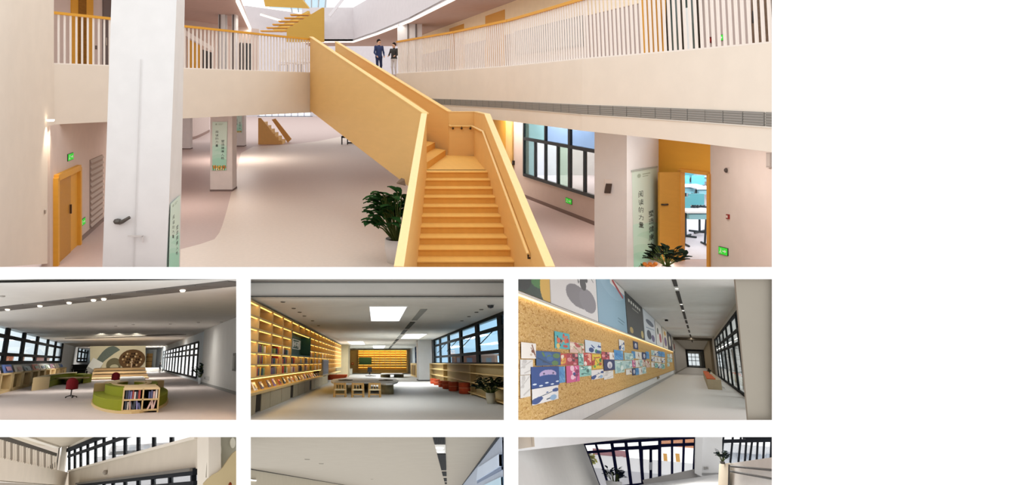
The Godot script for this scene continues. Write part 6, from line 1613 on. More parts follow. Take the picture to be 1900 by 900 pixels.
	st = S(); ring_band(st, c2, rad.call(100), rad.call(205), rx2 * 0.62, rx2 * 0.95, sz2, fy, fy + hs); part("seat", st, green)
	st = S(); ring_band(st, c2, rad.call(100), rad.call(205), rx2 * 0.9, rx2 * 1.02, sz2, fy, fy + hb); part("backrest", st, green)
	st = S(); ring_band(st, c2, rad.call(100), rad.call(205), rx2 * 0.86, rx2 * 1.06, sz2, fy + hb, fy + hb + 0.02); part("top_rim", st, N("d6c49c", "dccba4", 0.03, Vector3.ONE, 0.6))
	st = S(); ring_band(st, c2, rad.call(205), rad.call(214), rx2 * 0.6, rx2 * 1.06, sz2, fy, fy + hb + 0.02, 4); part("end_panel", st, N("d0b88a", "d7c092", 0.02, Vector3(1, 0.3, 1), 0.6))
	st = S(); ring_band(st, c2, rad.call(35), rad.call(95), rx2 * 0.62, rx2 * 1.0, sz2, fy, fy + hb * 0.9); part("rear_seat", st, green)
	var tb := lev(133, 712, fy)
	thing("round_table", "pale wooden round side table beside the red swivel chair", "table", tb)
	st = S(); lathe(st, tb, [[0, 0], [0.05, 0], [0.05, hs]], 10, 1.0); part("column", st, M("3a3632", 0.4)); st = S(); lathe(st, tb, [[0, hs], [0.62, hs], [0.64, hs + 0.03], [0, hs + 0.04]], 24, 2.0); part("top", st, oak); st = S(); lathe(st, tb, [[0.3, 0], [0.28, 0.03], [0, 0.05]], 14, 1.0); part("base", st, M("3a3632", 0.4))
	var ch := red_chair(lev(131, 738, fy), 0.30 * k, "dark red swivel chair in front of the curved sofa")
	red_chair(lev(213, 716, fy), 0.30 * k, "dark red swivel chair behind the round sofa next to the white table")

func red_chair(b: Vector3, w: float, label: String) -> Node3D:
	var o := thing("swivel_chair", label, "chair", b)
	var red := N("7a1f24", "84272c", 0.06, Vector3.ONE * 2, 0.85)
	var st := S()
	lathe(st, b + Vector3(0, w * 0.72, 0), [[0, 0], [w * 0.5, 0.02], [w * 0.58, w * 0.12], [w * 0.5, w * 0.2], [0, w * 0.2]], 16, 1.4); part("seat", st, red)
	st = S()
	for i in 10:
		var a0 := lerpf(-0.15, PI + 0.15, i / 10.0); var a1 := lerpf(-0.15, PI + 0.15, (i + 1) / 10.0)
		var h0: float = w * (0.55 + 0.5 * sin(clamp(a0, 0, PI))); var h1: float = w * (0.55 + 0.5 * sin(clamp(a1, 0, PI)))
		var p0 := b + Vector3(cos(a0) * w * 0.58, w * 0.8, sin(a0) * w * 0.7); var p1 := b + Vector3(cos(a1) * w * 0.58, w * 0.8, sin(a1) * w * 0.7)
		slab(st, [p0, p1, p1 + Vector3(0, h1, 0), p0 + Vector3(0, h0, 0)], (b + Vector3(0, w * 0.8, 0) - p0).normalized() * 0.05)
	part("shell_back", st, red)
	st = S(); tube(st, [b + Vector3(0, w * 0.1, 0), b + Vector3(0, w * 0.75, 0)], w * 0.06, 8); part("gas_column", st, M("2b2725", 0.4))
	for i in 5:
		st = S(); tube(st, [b + Vector3(0, w * 0.22, 0), b + Vector3(cos(i * TAU / 5) * w * 0.55, w * 0.1, sin(i * TAU / 5) * w * 0.8)], w * 0.06, 6, w * 0.035); part("foot_spoke", st, M("3b322e", 0.4))
		st = S(); ball(st, b + Vector3(cos(i * TAU / 5) * w * 0.55, w * 0.06, sin(i * TAU / 5) * w * 0.8), Vector3.ONE * w * 0.06, 8); part("caster", st, M("1f1c1a"))
	return o

# ---------------------------------------------------------------- the corridor with the picture wall
func art(sd: int, base: String, pal: Array, n: int) -> Image:
	rng.seed = sd
	var img := Image.create(48, 40, false, Image.FORMAT_RGB8)
	img.fill(Color(base))
	for i in n:
		var c := Color(pal[rng.randi() % pal.size()])
		if rng.randf() < 0.6: blob(img, rng.randf_range(4, 44), rng.randf_range(4, 36), rng.randf_range(3, 10), rng.randf_range(3, 8), c)
		else: line(img, rng.randf_range(2, 46), rng.randf_range(2, 38), rng.randf_range(2, 46), rng.randf_range(2, 38), rng.randf_range(0.8, 2.0), c)
	return img
func osb() -> StandardMaterial3D:
	rng.seed = 77
	var img := Image.create(512, 512, false, Image.FORMAT_RGB8)
	img.fill(Color("c9a468"))
	var pal := ["d4b078", "c29a5c", "b08648", "dcbc88", "cba66a", "a0743c", "d6b47a"]
	for i in 2600:
		var x := rng.randf() * 512; var y := rng.randf() * 512; var a := rng.randf() * TAU; var l := rng.randf_range(8, 26)
		line(img, x, y, x + cos(a) * l, y + sin(a) * l * 0.6, rng.randf_range(1.0, 3.2), Color(pal[rng.randi() % 7]))
	var m := printed(img, 0.8)
	m.uv1_triplanar = true; m.uv1_scale = Vector3(0.85, 0.85, 0.28)
	m.metallic_specular = 0.2
	return m

func build_corridor() -> void:
	room(1295, 670, 0.7)
	bounds(949, 1446, 509, 793)
	var st := S()
	var xl: float = min(near(955, 512).x, near(955, 790).x)
	var fy := -xl / lev(1102, 779, -1.0).x
	var k := -fy
	var lp := Plane(Vector3.RIGHT, xl)
	var xr := lev(1385, 738, fy).x
	var rp := Plane(Vector3.RIGHT, xr)
	var yc := pl(1192, 573, lp).y
	var yb1 := (pl(962, 549, lp).y + pl(1249, 653, lp).y) / 2; var yb0 := (pl(993.5, 779, lp).y + pl(1250, 687, lp).y) / 2
	var zn := 5.2 * k; var zb := -lev(1285, 679.5, fy).z
	var zboard: float = -pl(1250, 670, lp).z
	var white := N("dcdbd7", "e1e0dc", 0.02, Vector3.ONE * 0.2, 0.9)
	var floor_m := N("cecbc7", "d4d1cd", 0.06, Vector3.ONE * 0.5, 0.55)
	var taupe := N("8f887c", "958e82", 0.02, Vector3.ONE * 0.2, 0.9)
	var dark := M("15181a", 0.75)
	slab(st, [V(xl - 0.1, fy, 9.0 * k), V(xr + 0.4, fy, 9.0 * k), V(xr + 0.4, fy, zb), V(xl - 0.1, fy, zb)], Vector3(0, -0.04, 0)); struct("floor_corridor", st, floor_m)
	st = S(); slab(st, [V(xl - 0.1, yc, 9.0 * k), V(xr + 0.4, yc, 9.0 * k), V(xr + 0.4, yc, zb), V(xl - 0.1, yc, zb)], Vector3(0, 0.04, 0)); struct("ceiling_corridor", st, white)
	st = S(); slab(st, [V(xl, fy, zn), V(xl, fy, zb), V(xl, yc + 0.02, zb), V(xl, yc + 0.02, zn)], Vector3(-0.1, 0, 0)); struct("wall_corridor_left", st, N("d6d5d3", "dbdad8", 0.02, Vector3.ONE * 0.2, 0.85))
	st = S(); span(st, V(xl, fy, zn), V(xl + 0.03, fy + 0.09 * k, zb)); struct("baseboard_corridor_left", st, M("a8a5a0"))
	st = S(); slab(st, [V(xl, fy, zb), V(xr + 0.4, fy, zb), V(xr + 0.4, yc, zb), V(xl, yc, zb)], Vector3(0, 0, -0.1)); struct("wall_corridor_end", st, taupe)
	# board
	thing("pin_board", "long chipboard pin board along the corridor wall under a light line", "board", V(xl + 0.02, yb0, zboard * 0.5))
	st = S(); span(st, V(xl, yb0, zn), V(xl + 0.03, yb1 - 0.03, zboard)); part("panel", st, osb())
	st = S(); span(st, V(xl, yb0 - 0.012, zn), V(xl + 0.035, yb0, zboard)); part("bottom_edge", st, M("5a4630"))
	thing("light_line", "warm light line between the chipboard and the hung posters", "lamp", V(xl + 0.05, yb1, zboard * 0.5))
	st = S(); span(st, V(xl + 0.03, yb1 - 0.02, zn), V(xl + 0.06, yb1 + 0.0, zboard)); part("diffuser", st, glow("ffe3a6", 1.5))
	st = S(); span(st, V(xl, yb1 + 0.0, zn), V(xl + 0.1, yb1 + 0.03, zboard)); part("cover_strip", st, M("cfccc6"))
	area(V(xl + 0.06, yb1 - 0.03, (zn + zboard) / 2), Vector3(-0.25, -1, 0), Vector3(0, 0, 1), zboard - zn, 0.05, 2.2, "ffd890")
	# posters above
	var px := xl + 0.05
	var pp := Plane(Vector3.RIGHT, px)
	var pi := []
	var im := Image.create(96, 96, false, Image.FORMAT_RGB8); im.fill(Color("1f3a2c")); blob(im, 40, 40, 46, 26, Color("a8322c")); blob(im, 60, 66, 34, 20, Color("3f7a3a")); blob(im, 84, 82, 18, 16, Color("d9b04a")); blob(im, 20, 80, 24, 14, Color("17201c")); line(im, 0, 50, 96, 30, 3, Color("e8d9a8")); pi.append(im)
	im = Image.create(128, 96, false, Image.FORMAT_RGB8); im.fill(Color("dedddb")); blob(im, 66, 72, 34, 15, Color("7d7a7e")); blob(im, 94, 71, 28, 17, Color("858288")); blob(im, 80, 50, 10, 9, Color("3a3838")); blob(im, 70, 41, 6, 5, Color("3a3838")); blob(im, 90, 40, 6, 5, Color("3a3838")); line(im, 60, 20, 66, 52, 1.4, Color("2a2a2a")); line(im, 104, 24, 118, 30, 1.0, Color("8a8a8a")); line(im, 104, 30, 116, 36, 1.0, Color("8a8a8a")); pi.append(im)
	im = Image.create(96, 128, false, Image.FORMAT_RGB8); im.fill(Color("86aabf")); blob(im, 48, 20, 40, 30, Color("8fb2c6")); line(im, 60, 96, 84, 100, 1.4, Color("4f7488")); line(im, 60, 104, 78, 108, 1.2, Color("4f7488")); im.fill_rect(Rect2i(40, 0, 56, 16), Color("e6e4e0")); line(im, 50, 4, 84, 26, 4, Color("b02f34")); pi.append(im)
	im = Image.create(64, 128, false, Image.FORMAT_RGB8); im.fill(Color("1d1e1c"))
	for i in 6: im.fill_rect(Rect2i(8 + i * 8, 14, 5, 10), Color("d9d7cf"))
	im.fill_rect(Rect2i(20, 34, 24, 4), Color("8f8d84")); blob(im, 12, 112, 6, 10, Color("b59a5a")); blob(im, 54, 110, 6, 14, Color("c9b06a")); pi.append(im)
	im = Image.create(64, 128, false, Image.FORMAT_RGB8); im.fill(Color("cfd5dc")); blob(im, 32, 40, 22, 12, Color("4a5568")); blob(im, 22, 96, 12, 20, Color("1f2740")); blob(im, 44, 104, 10, 16, Color("5a4a78")); line(im, 10, 70, 54, 60, 2, Color("7f93a8")); pi.append(im)
	im = Image.create(64, 128, false, Image.FORMAT_RGB8); im.fill(Color("e2dfda")); blob(im, 40, 80, 12, 26, Color("b0424a")); blob(im, 18, 50, 8, 18, Color("4f5a4a")); pi.append(im)
	im = Image.create(64, 128, false, Image.FORMAT_RGB8); im.fill(Color("dcd3c2")); blob(im, 32, 84, 18, 30, Color("6a4a7a")); blob(im, 32, 30, 14, 14, Color("d9a23f")); pi.append(im)
	im = Image.create(64, 128, false, Image.FORMAT_RGB8); im.fill(Color("3c3a4a")); blob(im, 32, 60, 18, 40, Color("c9bfae")); pi.append(im)
	var us := [[957, 1021, "red and green abstract poster hung above the chipboard"], [1022, 1109, "white poster with a grey fruit shape hung above the chipboard"], [1110, 1162, "light blue poster hung above the chipboard"], [1163, 1193, "black poster with pale lettering hung above the chipboard"], [1194, 1214, "pale grey blue poster hung next to the black poster"], [1215, 1226, "white poster with a red figure hung above the far chipboard"], [1227, 1235, "beige poster with a purple figure hung above the far chipboard"], [1236, 1242, "dark poster hung above the far chipboard end"], [1243, 1248, "narrow white and red poster at the far chipboard end"]]
	for i in us.size():
		var z0: float = -pl(us[i][0], 600, pp).z; var z1: float = -pl(us[i][1], 600, pp).z
		if i == 0: z0 = -pl(948, 600, pp).z
		st = S()
		uvquad(st, V(px + 0.02, yc - 0.03, z0), V(px + 0.02, yc - 0.03, z1), V(px + 0.02, yb1 + 0.05, z1), V(px + 0.02, yb1 + 0.05, z0))
		for e in [[V(px + 0.02, yb1 + 0.05, z0), V(px + 0.02, yb1 + 0.05, z1)], [V(px + 0.02, yc - 0.03, z1), V(px + 0.02, yb1 + 0.05, z1)], [V(px + 0.02, yc - 0.03, z0), V(px + 0.02, yb1 + 0.05, z0)]]:
			for p in [e[0], e[1], e[1] + Vector3(-0.018, 0, 0), e[0], e[1] + Vector3(-0.018, 0, 0), e[0] + Vector3(-0.018, 0, 0)]: st.set_uv(Vector2(0.02, 0.5)); st.add_vertex(p)
		one("poster", us[i][2], "poster", st, printed(pi[[0, 1, 2, 3, 4, 5, 6, 7, 5][i]], 0.6))
	# children's pictures pinned on the board
	var pics := [[961, 989, 636, 665, 0, "white sheet with a brown branch"], [960, 984, 667, 695, 1, "white sheet with a grey sketch"], [960, 979, 696, 737, 1, "tall white sheet with a faint sketch"], [989, 1035, 652, 678, 2, "dark blue picture with small dark shapes"], [980, 1033, 680, 718, 3, "large blue sea picture with a pale whale"], [1033, 1045, 680, 710, 4, "narrow light blue picture beside the whale picture"], [981, 1031, 718, 746, 5, "white sheet with a blue blossoming branch"], [1025, 1053, 617, 647, 6, "turquoise and red picture of a house"], [1053, 1080, 636, 655, 7, "pale pink patterned picture"], [1036, 1048, 656, 677, 8, "small red and yellow picture"], [1048, 1069, 656, 677, 9, "crimson picture with flowers"], [1046, 1071, 678, 709, 10, "bright pink picture with a blue boat"], [1069, 1079, 656, 678, 11, "narrow teal picture"], [1079, 1095, 655, 678, 12, "red and white picture with flowers"], [1082, 1112, 633, 655, 13, "blue and white picture of a green hill"], [1096, 1113, 658, 684, 14, "yellow picture with a green plant"], [1071, 1094, 679, 698, 11, "pale teal picture under the crimson one"], [1094, 1117, 686, 703, 5, "white sheet with a dark sketch of figures"], [1117, 1138, 667, 687, 15, "navy picture with a white moon"], [1113, 1128, 653, 667, 9, "small dark red picture above the navy moon"], [1117, 1135, 688, 703, 1, "pale sheet under the navy moon"], [1128, 1137, 654, 667, 0, "small white picture beside the dark red one"], [1146, 1156, 631, 650, 5, "white sheet with a small dark figure"], [1137, 1154, 650, 668, 4, "blue picture under the small dark figure"], [1138, 1156, 669, 692, 16, "pale blue green picture"], [1156, 1173, 655, 668, 16, "mint picture in the middle of the board"], [1156, 1172, 669, 684, 16, "pale turquoise picture in the middle of the board"], [1159, 1170, 685, 695, 0, "small white picture at the lower board middle"], [1173, 1182, 634, 648, 15, "small navy picture at the upper board edge"]]
	var im0 := {}
	im0[0] = art(1, "e9e4dc", ["7a4a34", "c9b8a4"], 4); im0[1] = art(2, "dcdad6", ["bfbcb8", "c9c6c2"], 5); im0[2] = art(3, "2f5585", ["27405f", "3d6aa0", "5a7f4a"], 9)
	im = Image.create(64, 48, false, Image.FORMAT_RGB8); im.fill(Color("1d4488")); blob(im, 36, 18, 20, 11, Color("b9a6cf")); blob(im, 36, 26, 24, 7, Color("1d4488")); dot(im, 26, 16, 2, Color("2a2f55")); dot(im, 48, 16, 2, Color("2a2f55"))
	for i in 5: blob(im, 6 + i * 13, 38 + (i % 2) * 5, 4, 2, Color("e4ebf4"))
	im0[3] = im
	im0[4] = art(5, "4f8fc4", ["3a78b4", "7fb0d8"], 7); im0[5] = art(6, "e4e2e0", ["2f4a86", "4a5a6a", "8fb0d0"], 7); im0[6] = art(7, "4fb0b8", ["c8453a", "3a2a2a", "e8c46a", "d96a4a"], 12); im0[7] = art(8, "d8b8ac", ["b0524a", "8a9a5a", "e8dccb"], 14); im0[8] = art(9, "c0483a", ["e0b84a", "f0e0c8"], 10); im0[9] = art(10, "a83a44", ["d98a94", "5a2a34", "e0b8a0"], 12); im0[10] = art(11, "d0588a", ["3a4a86", "f0c8d8", "8a2a5a"], 9); im0[11] = art(12, "8fc4ba", ["4a8a84", "d9ece4", "3f6a62"], 10); im0[12] = art(13, "c04a44", ["f0e4dc", "e8a48a", "7a2a2a"], 12); im0[13] = art(14, "cfdbe4", ["2f4a86", "3f8a5a", "24407a"], 8); im0[14] = art(15, "e0c23a", ["3f7a34", "b0422c", "5a9a44"], 9); im0[16] = art(17, "b4cfcb", ["8fb4b8", "dce8e4", "7aa08a"], 10)
	im = Image.create(48, 40, false, Image.FORMAT_RGB8); im.fill(Color("26305f")); blob(im, 24, 20, 11, 13, Color("d4d2d8")); blob(im, 24, 24, 5, 8, Color("a8a4b4")); im0[15] = im
	var mt := {}
	for i in 17: mt[i] = printed(im0[i], 0.75)
	rng.seed = 90
	for i in 14: pics.append([1170 + (i % 5) * 6.4 + rng.randf() * 2, 1177 + (i % 5) * 6.4 + rng.randf() * 2, 651 + (i / 5) * 14.5 + rng.randf() * 4, 0, [0, 4, 14, 7, 15, 10, 16][rng.randi() % 7], ""])
	for i in 12: pics.append([1207 + (i % 4) * 6.5, 1213 + (i % 4) * 6.5, 650 + (i / 4) * 11 + (i % 4), 0, [0, 16, 5, 7, 11, 4, 14][rng.randi() % 7], ""])
	for i in 5: pics.append([1237 + (i % 2) * 5, 1241.5 + (i % 2) * 5, 657 + (i / 2) * 8, 0, [0, 16, 11, 7][rng.randi() % 4], ""])
	for g in pics:
		if g[3] == 0: g[3] = g[2] + (13.0 if g[0] < 1205 else (9.5 if g[0] < 1236 else 7.0))
		var um: float = (g[0] + g[1]) / 2.0
		var y1: float = pl(um, g[2], lp).y; var y0: float = pl(um, g[3], lp).y
		var z0: float = -pl(g[0], (g[2] + g[3]) / 2.0, lp).z; var z1: float = -pl(g[1], (g[2] + g[3]) / 2.0, lp).z
		var dx := 0.036 + rng.randf() * 0.012
		st = S()
		uvquad(st, V(xl + dx + 0.004, y1, z0), V(xl + dx + 0.004, y1, z1), V(xl + dx, y0, z1), V(xl + dx, y0, z0))
		for e in [[V(xl + dx, y0, z0), V(xl + dx, y0, z1)], [V(xl + dx + 0.004, y1, z1), V(xl + dx, y0, z1)]]:
			for p in [e[0], e[1], e[1] + Vector3(-0.004, 0, 0), e[0], e[1] + Vector3(-0.004, 0, 0), e[0] + Vector3(-0.004, 0, 0)]: st.set_uv(Vector2(0.02, 0.5)); st.add_vertex(p)
		var tone: String = {0: "white", 4: "light blue", 14: "yellow", 7: "pale pink", 15: "navy", 10: "bright pink", 16: "pale green", 5: "white and blue", 11: "teal"}.get(g[4], "")
		var where := " in the crowded cluster on the chipboard" if g[0] < 1205 else (" in the small round cluster on the chipboard" if g[0] < 1236 else " in the last cluster at the chipboard end")
		one("pinned_picture", g[5] + " pinned on the chipboard" if g[5] != "" else tone + " child's picture" + where, "picture", st, mt[g[4]], "" if g[5] != "" else tone + " pictures" + where)
	thing("door_stop", "small brown hook below the chipboard on the white wall", "hook", pl(1220, 701, lp))
	st = S(); span(st, pl(1219, 703, lp), pl(1222, 697, lp) + Vector3(0.05, 0, 0)); part("plate", st, M("9a8a70")); st = S(); ball(st, pl(1220.5, 700, lp) + Vector3(0.07, 0, 0), Vector3.ONE * 0.03, 6); part("knob", st, M("6a5a44"))
	# ceiling slot and projector
	var s0 := lev(1248, 510, yc); var s1 := lev(1281, 637, yc)
	thing("ceiling_slot", "segmented grey air slot with spots along the corridor ceiling", "vent", s0)
	var cuts := [[518, 531], [540, 563], [566, 574], [578, 592], [594, 600], [603, 609], [612, 617], [620, 625], [628, 635]]
	for g in cuts:
		var t0: Vector3 = lev(1248 + (g[0] - 510) * 0.26, g[0], yc); var t1: Vector3 = lev(1248 + (g[1] - 510) * 0.26, g[1], yc)
		st = S(); bar(st, setx(t0, s0.x) + Vector3(0, -0.008, 0), setx(t1, s0.x) + Vector3(0, -0.008, 0), 0.095 * k, 0.016); part("slot", st, M("4c4a48"))
	for v in [535.5, 564.5, 576]:
		var c := setx(lev(1254, v, yc), s0.x)
		st = S(); lathe(st, c, [[0, -0.02], [0.035 * k, -0.02], [0.04 * k, 0]], 12, 2.0); part("spot", st, glow("fffaf0", 1.3))
	var pj := lev(1236.5, 593, yc)
	thing("projector", "small black projector on the corridor ceiling", "projector", pj)
	st = S(); box(st, pj + Vector3(0, -0.06, 0), Vector3(0.19, 0.06, 0.8)); part("body", st, M("101010", 0.5)); st = S(); box(st, pj + Vector3(0, -0.015, 0), Vector3(0.03, 0.03, 0.2)); part("mount", st, M("2a2a2a"))
	# near pillar on the right
	var a := near(1364, 514); var b := near(1389, 786); var c2 := near(1450, 786); var d := near(1450, 514)
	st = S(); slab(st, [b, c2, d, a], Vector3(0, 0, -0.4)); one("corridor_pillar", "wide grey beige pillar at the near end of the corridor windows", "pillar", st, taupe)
	# right wall windows
	var wy1 := (pl(1367, 580, rp).y + pl(1330, 627, rp).y) / 2; var wy0: float = fy + 0.05 * k
	var zz := []
	for u in [1400, 1374, 1362, 1352, 1345, 1338, 1333, 1328]: zz.append(-pl(u, 650, rp).z)
	var cs := []
	for z in zz: cs.append((z - zz[0]) / (zz[7] - zz[0]))
	var win := Node3D.new(); win.name = "window_8"; add_child(win); win.transform = Transform3D(B, EYE); win.set_meta("kind", "structure"); cur = win; cur_base = Vector3.ZERO
	window_grid(win, [V(xr, wy1, zz[0]), V(xr, wy1, zz[7]), V(xr, wy0, zz[7]), V(xr, wy0, zz[0])], cs, [0, 0.2, 0.36, 1], 0.12, Vector3(-1, 0, 0), dark, tinted("e6eeee"), 0.8)
	st = S(); span(st, V(xr, fy, 9.0 * k), V(xr + 0.12, wy0, zz[7])); span(st, V(xr, wy1, 9.0 * k), V(xr + 0.12, yc, zz[7])); span(st, V(xr - 0.1, fy, zz[7]), V(xr + 0.12, yc, zz[7] * 1.12)); struct("wall_corridor_window", st, N("c2bdb4", "c8c3ba", 0.02, Vector3.ONE * 0.2, 0.85))
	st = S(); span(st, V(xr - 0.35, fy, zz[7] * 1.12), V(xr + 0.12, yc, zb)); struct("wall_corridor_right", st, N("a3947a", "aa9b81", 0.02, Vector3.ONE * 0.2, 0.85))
	# trees outside
	for i in 3:
		var tb := at(1350 + i * 14, 700, zz[6] * (1.15 - 0.2 * i))
		thing("outside_tree", ["slim dark tree outside the far corridor window", "dark tree outside the middle corridor window", "dark tree outside the near corridor window"][i], "tree", tb)
		st = S(); tube(st, [tb + Vector3(0, -1, 0), tb + Vector3(0.1, 1.0, 0), tb + Vector3(0, 2.2, 0)], 0.14, 6, 0.06); part("trunk", st, M("3a342c"))
		rng.seed = 60 + i
		st = S()
		for j in 60: leaf(st, tb + Vector3(rng.randf_range(-0.35, 0.35), rng.randf_range(0.2, 3.0), rng.randf_range(-0.35, 0.35)), Vector3(rng.randf_range(-1, 1), 0.3, rng.randf_range(-1, 1)), 0.3, 0.14, 0.4)
		part("crown", st, foliage("3c4a3a"))
	# bench
	var bz := -lev(1325, 723, fy).z
	var x0 := at(1314, 723, bz).x; var x1 := at(1340, 723, bz).x
	var by := at(1320, 704, bz).y
	var bf := bz * 1.75
	thing("corridor_bench", "beige block bench with orange seat cushion beside the corridor window", "bench", V((x0 + x1) / 2, fy, bz))
	st = S(); span(st, V(x0, fy, bz), V(x1, by, bf)); part("body", st, N("b3a488", "baab8f", 0.03, Vector3.ONE * 0.5, 0.8))
	st = S(); span(st, V(x0 - 0.01, by, bz + 0.1), V(x0 + (x1 - x0) * 0.62, by + 0.04, bf)); part("cushion", st, N("c25f38", "ca6840", 0.06, Vector3.ONE * 2, 0.9))
	plant(V(x0 + (x1 - x0) * 0.55, by + 0.04, bz * 1.35), 0.26 * k, 0.2 * k, 0.05 * k, 0.05 * k, 12, 0.09, "small dark plant standing on the corridor bench", "cfd3d3", "14201c", 1.0, 17, 0.2)
	# end of the corridor: dark beam, glazing
	st = S(); span(st, V(xl, yc, zboard * 1.05), V(xr + 0.2, yc - 0.16 * k, zboard * 1.08)); struct("trim_corridor_beam", st, N("6f675a", "766e61", 0.02, Vector3.ONE * 0.2, 0.9))
	var e0 := at(1268, 655, zb - 0.3); var e1 := at(1299, 679, zb - 0.3)
	win = Node3D.new(); win.name = "window_9"; add_child(win); win.transform = Transform3D(B, EYE); win.set_meta("kind", "structure"); cur = win; cur_base = Vector3.ZERO
	for i in 4:
		for j in 2:
			st = S(); span(st, Vector3(lerpf(e0.x, e1.x, i / 4.0), lerpf(e1.y, e0.y, j / 2.0), e0.z), Vector3(lerpf(e0.x, e1.x, (i + 1) / 4.0), lerpf(e1.y, e0.y, (j + 1) / 2.0), e0.z - 0.02)); part("pane", st, glow("e9f1f4", 0.85))  # panes glow in place of daylight, with a solid wall behind
	window_grid(win, [Vector3(e0.x, e0.y, e0.z + 0.1), Vector3(e1.x, e0.y, e0.z + 0.1), Vector3(e1.x, e1.y, e0.z + 0.1), Vector3(e0.x, e1.y, e0.z + 0.1)], [0, 0.25, 0.5, 0.75, 1], [0, 0.3, 0.6, 1], 0.14, Vector3(0, 0, 1), dark, null)
	# lamps of the ceiling slot as one strip, lengthened to brighten the far end
	area(V(s0.x, yc - 0.05, 70.0 * k), Vector3.DOWN, Vector3(0, 0, 1), 122.0 * k, 0.1, 80.0, "fff8ee")

# ---------------------------------------------------------------- the lower row: gallery with tall windows
func build_hall() -> void:
	room(150, 925, 0.6)
	bounds(-43, 450, 797, 946)
	var st := S()
	var wall := N("bdb3a3", "c4baaa", 0.02, Vector3.ONE * 0.2, 0.85)
	var pale := N("d3cbbd", "d9d1c3", 0.02, Vector3.ONE * 0.2, 0.85)
	var dark := M("1b1e22", 0.75)
	var za := 9.3 * ZS
	var A := at(384, 870, za); var Bp := at(126, 870, za * 2.4)
	var p := vp(A, Bp); var n := p.normal * (1.0 if p.normal.dot(A) < 0 else -1.0)
	var P := func(u: float, v: float) -> Vector3: return pl(u, v, p)
	# wall band between the two windows
	st = S(); slab(st, [P.call(127, 874.5), P.call(366, 811.5), P.call(366, 869.5), P.call(127, 901)], -n * 0.15); struct("wall_hall_band", st, wall)
	st = S(); slab(st, [P.call(366, 800), P.call(387, 800), P.call(387, 960), P.call(366, 960)], -n * 0.2); struct("wall_hall_pier", st, pale)
	st = S(); slab(st, [P.call(127, 901), P.call(146, 898), P.call(146, 960), P.call(127, 960)], -n * 0.15); struct("wall_hall_lower", st, wall)
	# upper window
	var win := Node3D.new(); win.name = "window_10"; add_child(win); win.transform = Transform3D(B, EYE); win.set_meta("kind", "structure"); cur = win; cur_base = Vector3.ZERO
	for u in [128.6, 139, 150, 163, 177.6, 193, 211.5, 232.5, 257, 286, 319]:
		var vb: float = 874.5 - (u - 127) * 0.2636; var vt: float = max(835 - (u - 127) * 0.40, 800.0)
		st = S(); bar(st, P.call(u, vb), P.call(u, vt), 0.065, 0.08, n); part("mullion", st, dark)
	st = S(); bar(st, P.call(126, 835.5), P.call(216, 799.5), 0.12, 0.1, n); part("transom", st, dark)
	st = S(); bar(st, P.call(127, 847), P.call(262, 801), 0.08, 0.08, n); part("transom", st, dark)
	st = S(); bar(st, P.call(127, 874.5), P.call(366, 811.5), 0.05, 0.1, n); part("sill", st, pale)
	var ue := [128.6, 139, 150, 163, 177.6, 193, 211.5, 232.5, 257, 286, 319, 362]
	for i in 11:
		var u0: float = ue[i]; var u1: float = ue[i + 1]
		st = S(); slab(st, [P.call(u0, 874.5 - (u0 - 127) * 0.2636), P.call(u1, 874.5 - (u1 - 127) * 0.2636), P.call(u1, max(835 - (u1 - 127) * 0.4, 798.0)), P.call(u0, max(835 - (u0 - 127) * 0.4, 798.0))], -n * 0.01); part("pane", st, pane_mat("dfe9ee", 0.08))
	# wall above the upper window
	st = S(); slab(st, [P.call(126, 835), P.call(212, 800), P.call(160, 798), P.call(126, 812)], -n * 0.1); struct("wall_hall_head", st, pale)
	# lower window
	win = Node3D.new(); win.name = "window_11"; add_child(win); win.transform = Transform3D(B, EYE); win.set_meta("kind", "structure"); cur = win; cur_base = Vector3.ZERO
	var ul := [148, 163, 178, 193, 210, 232.5, 257, 284.5, 316.6, 359]
	for i in ul.size():
		var u: float = ul[i]
		st = S(); bar(st, P.call(u, 897.5 - (u - 148) * 0.125), P.call(u, 955), 0.09 if u > 200 else 0.07, 0.08, n); part("mullion", st, dark)
		if i < ul.size() - 1:
			var u1: float = ul[i + 1]
			st = S(); slab(st, [P.call(u, 955), P.call(u1, 955), P.call(u1, 897.5 - (u1 - 148) * 0.125), P.call(u, 897.5 - (u - 148) * 0.125)], -n * 0.01); part("pane", st, pane_mat("dfe9ee", 0.08))
	st = S(); bar(st, P.call(146, 900), P.call(363, 875), 0.1, 0.1, n); part("transom", st, dark)
	st = S(); bar(st, P.call(146, 897.4), P.call(363, 870.5), 0.05, 0.2, n); part("head_trim", st, M("6a665f"))
	st = S(); bar(st, P.call(240, 906), P.call(363, 896), 0.06, 0.08, n); part("transom", st, dark)
	thing("wall_camera", "small grey camera on the wall between the two rows of windows", "camera", P.call(199, 878))
	st = S(); ball(st, P.call(199, 876.5) + n * 0.05, Vector3(0.07, 0.06, 0.07), 8); part("dome", st, M("9a9184")); st = S(); obox(st, P.call(199, 876) + n * 0.01, Vector3(0.06, 0, 0), Vector3(0, 0.05, 0), n * 0.02); part("plate", st, M("a89f92"))
	# neighbouring building outside
	thing("neighbour_building", "pale grey stepped building outside the tall hall windows", "building", at(250, 880, 60))
	st = S(); span(st, at(165, 960, 60), at(420, 838, 66)); part("block", st, M("c9ccd0", 0.9))
	st = S(); span(st, at(205, 838, 60), at(420, 822, 66)); part("upper_block", st, M("dcdee0", 0.9))
	for i in 5:
		st = S(); span(st, at(240 + i * 26, 836, 59.9), at(252 + i * 26, 826, 59.6)); part("window", st, M("b4bcc4", 0.4))
	# left balcony
	var b0 := at(-30, 868, za * 1.28); var b1 := at(128, 886, za * 2.42)
	var bp := vp(b0, b1); var Q := func(u: float, v: float) -> Vector3: return pl(u, v, bp)
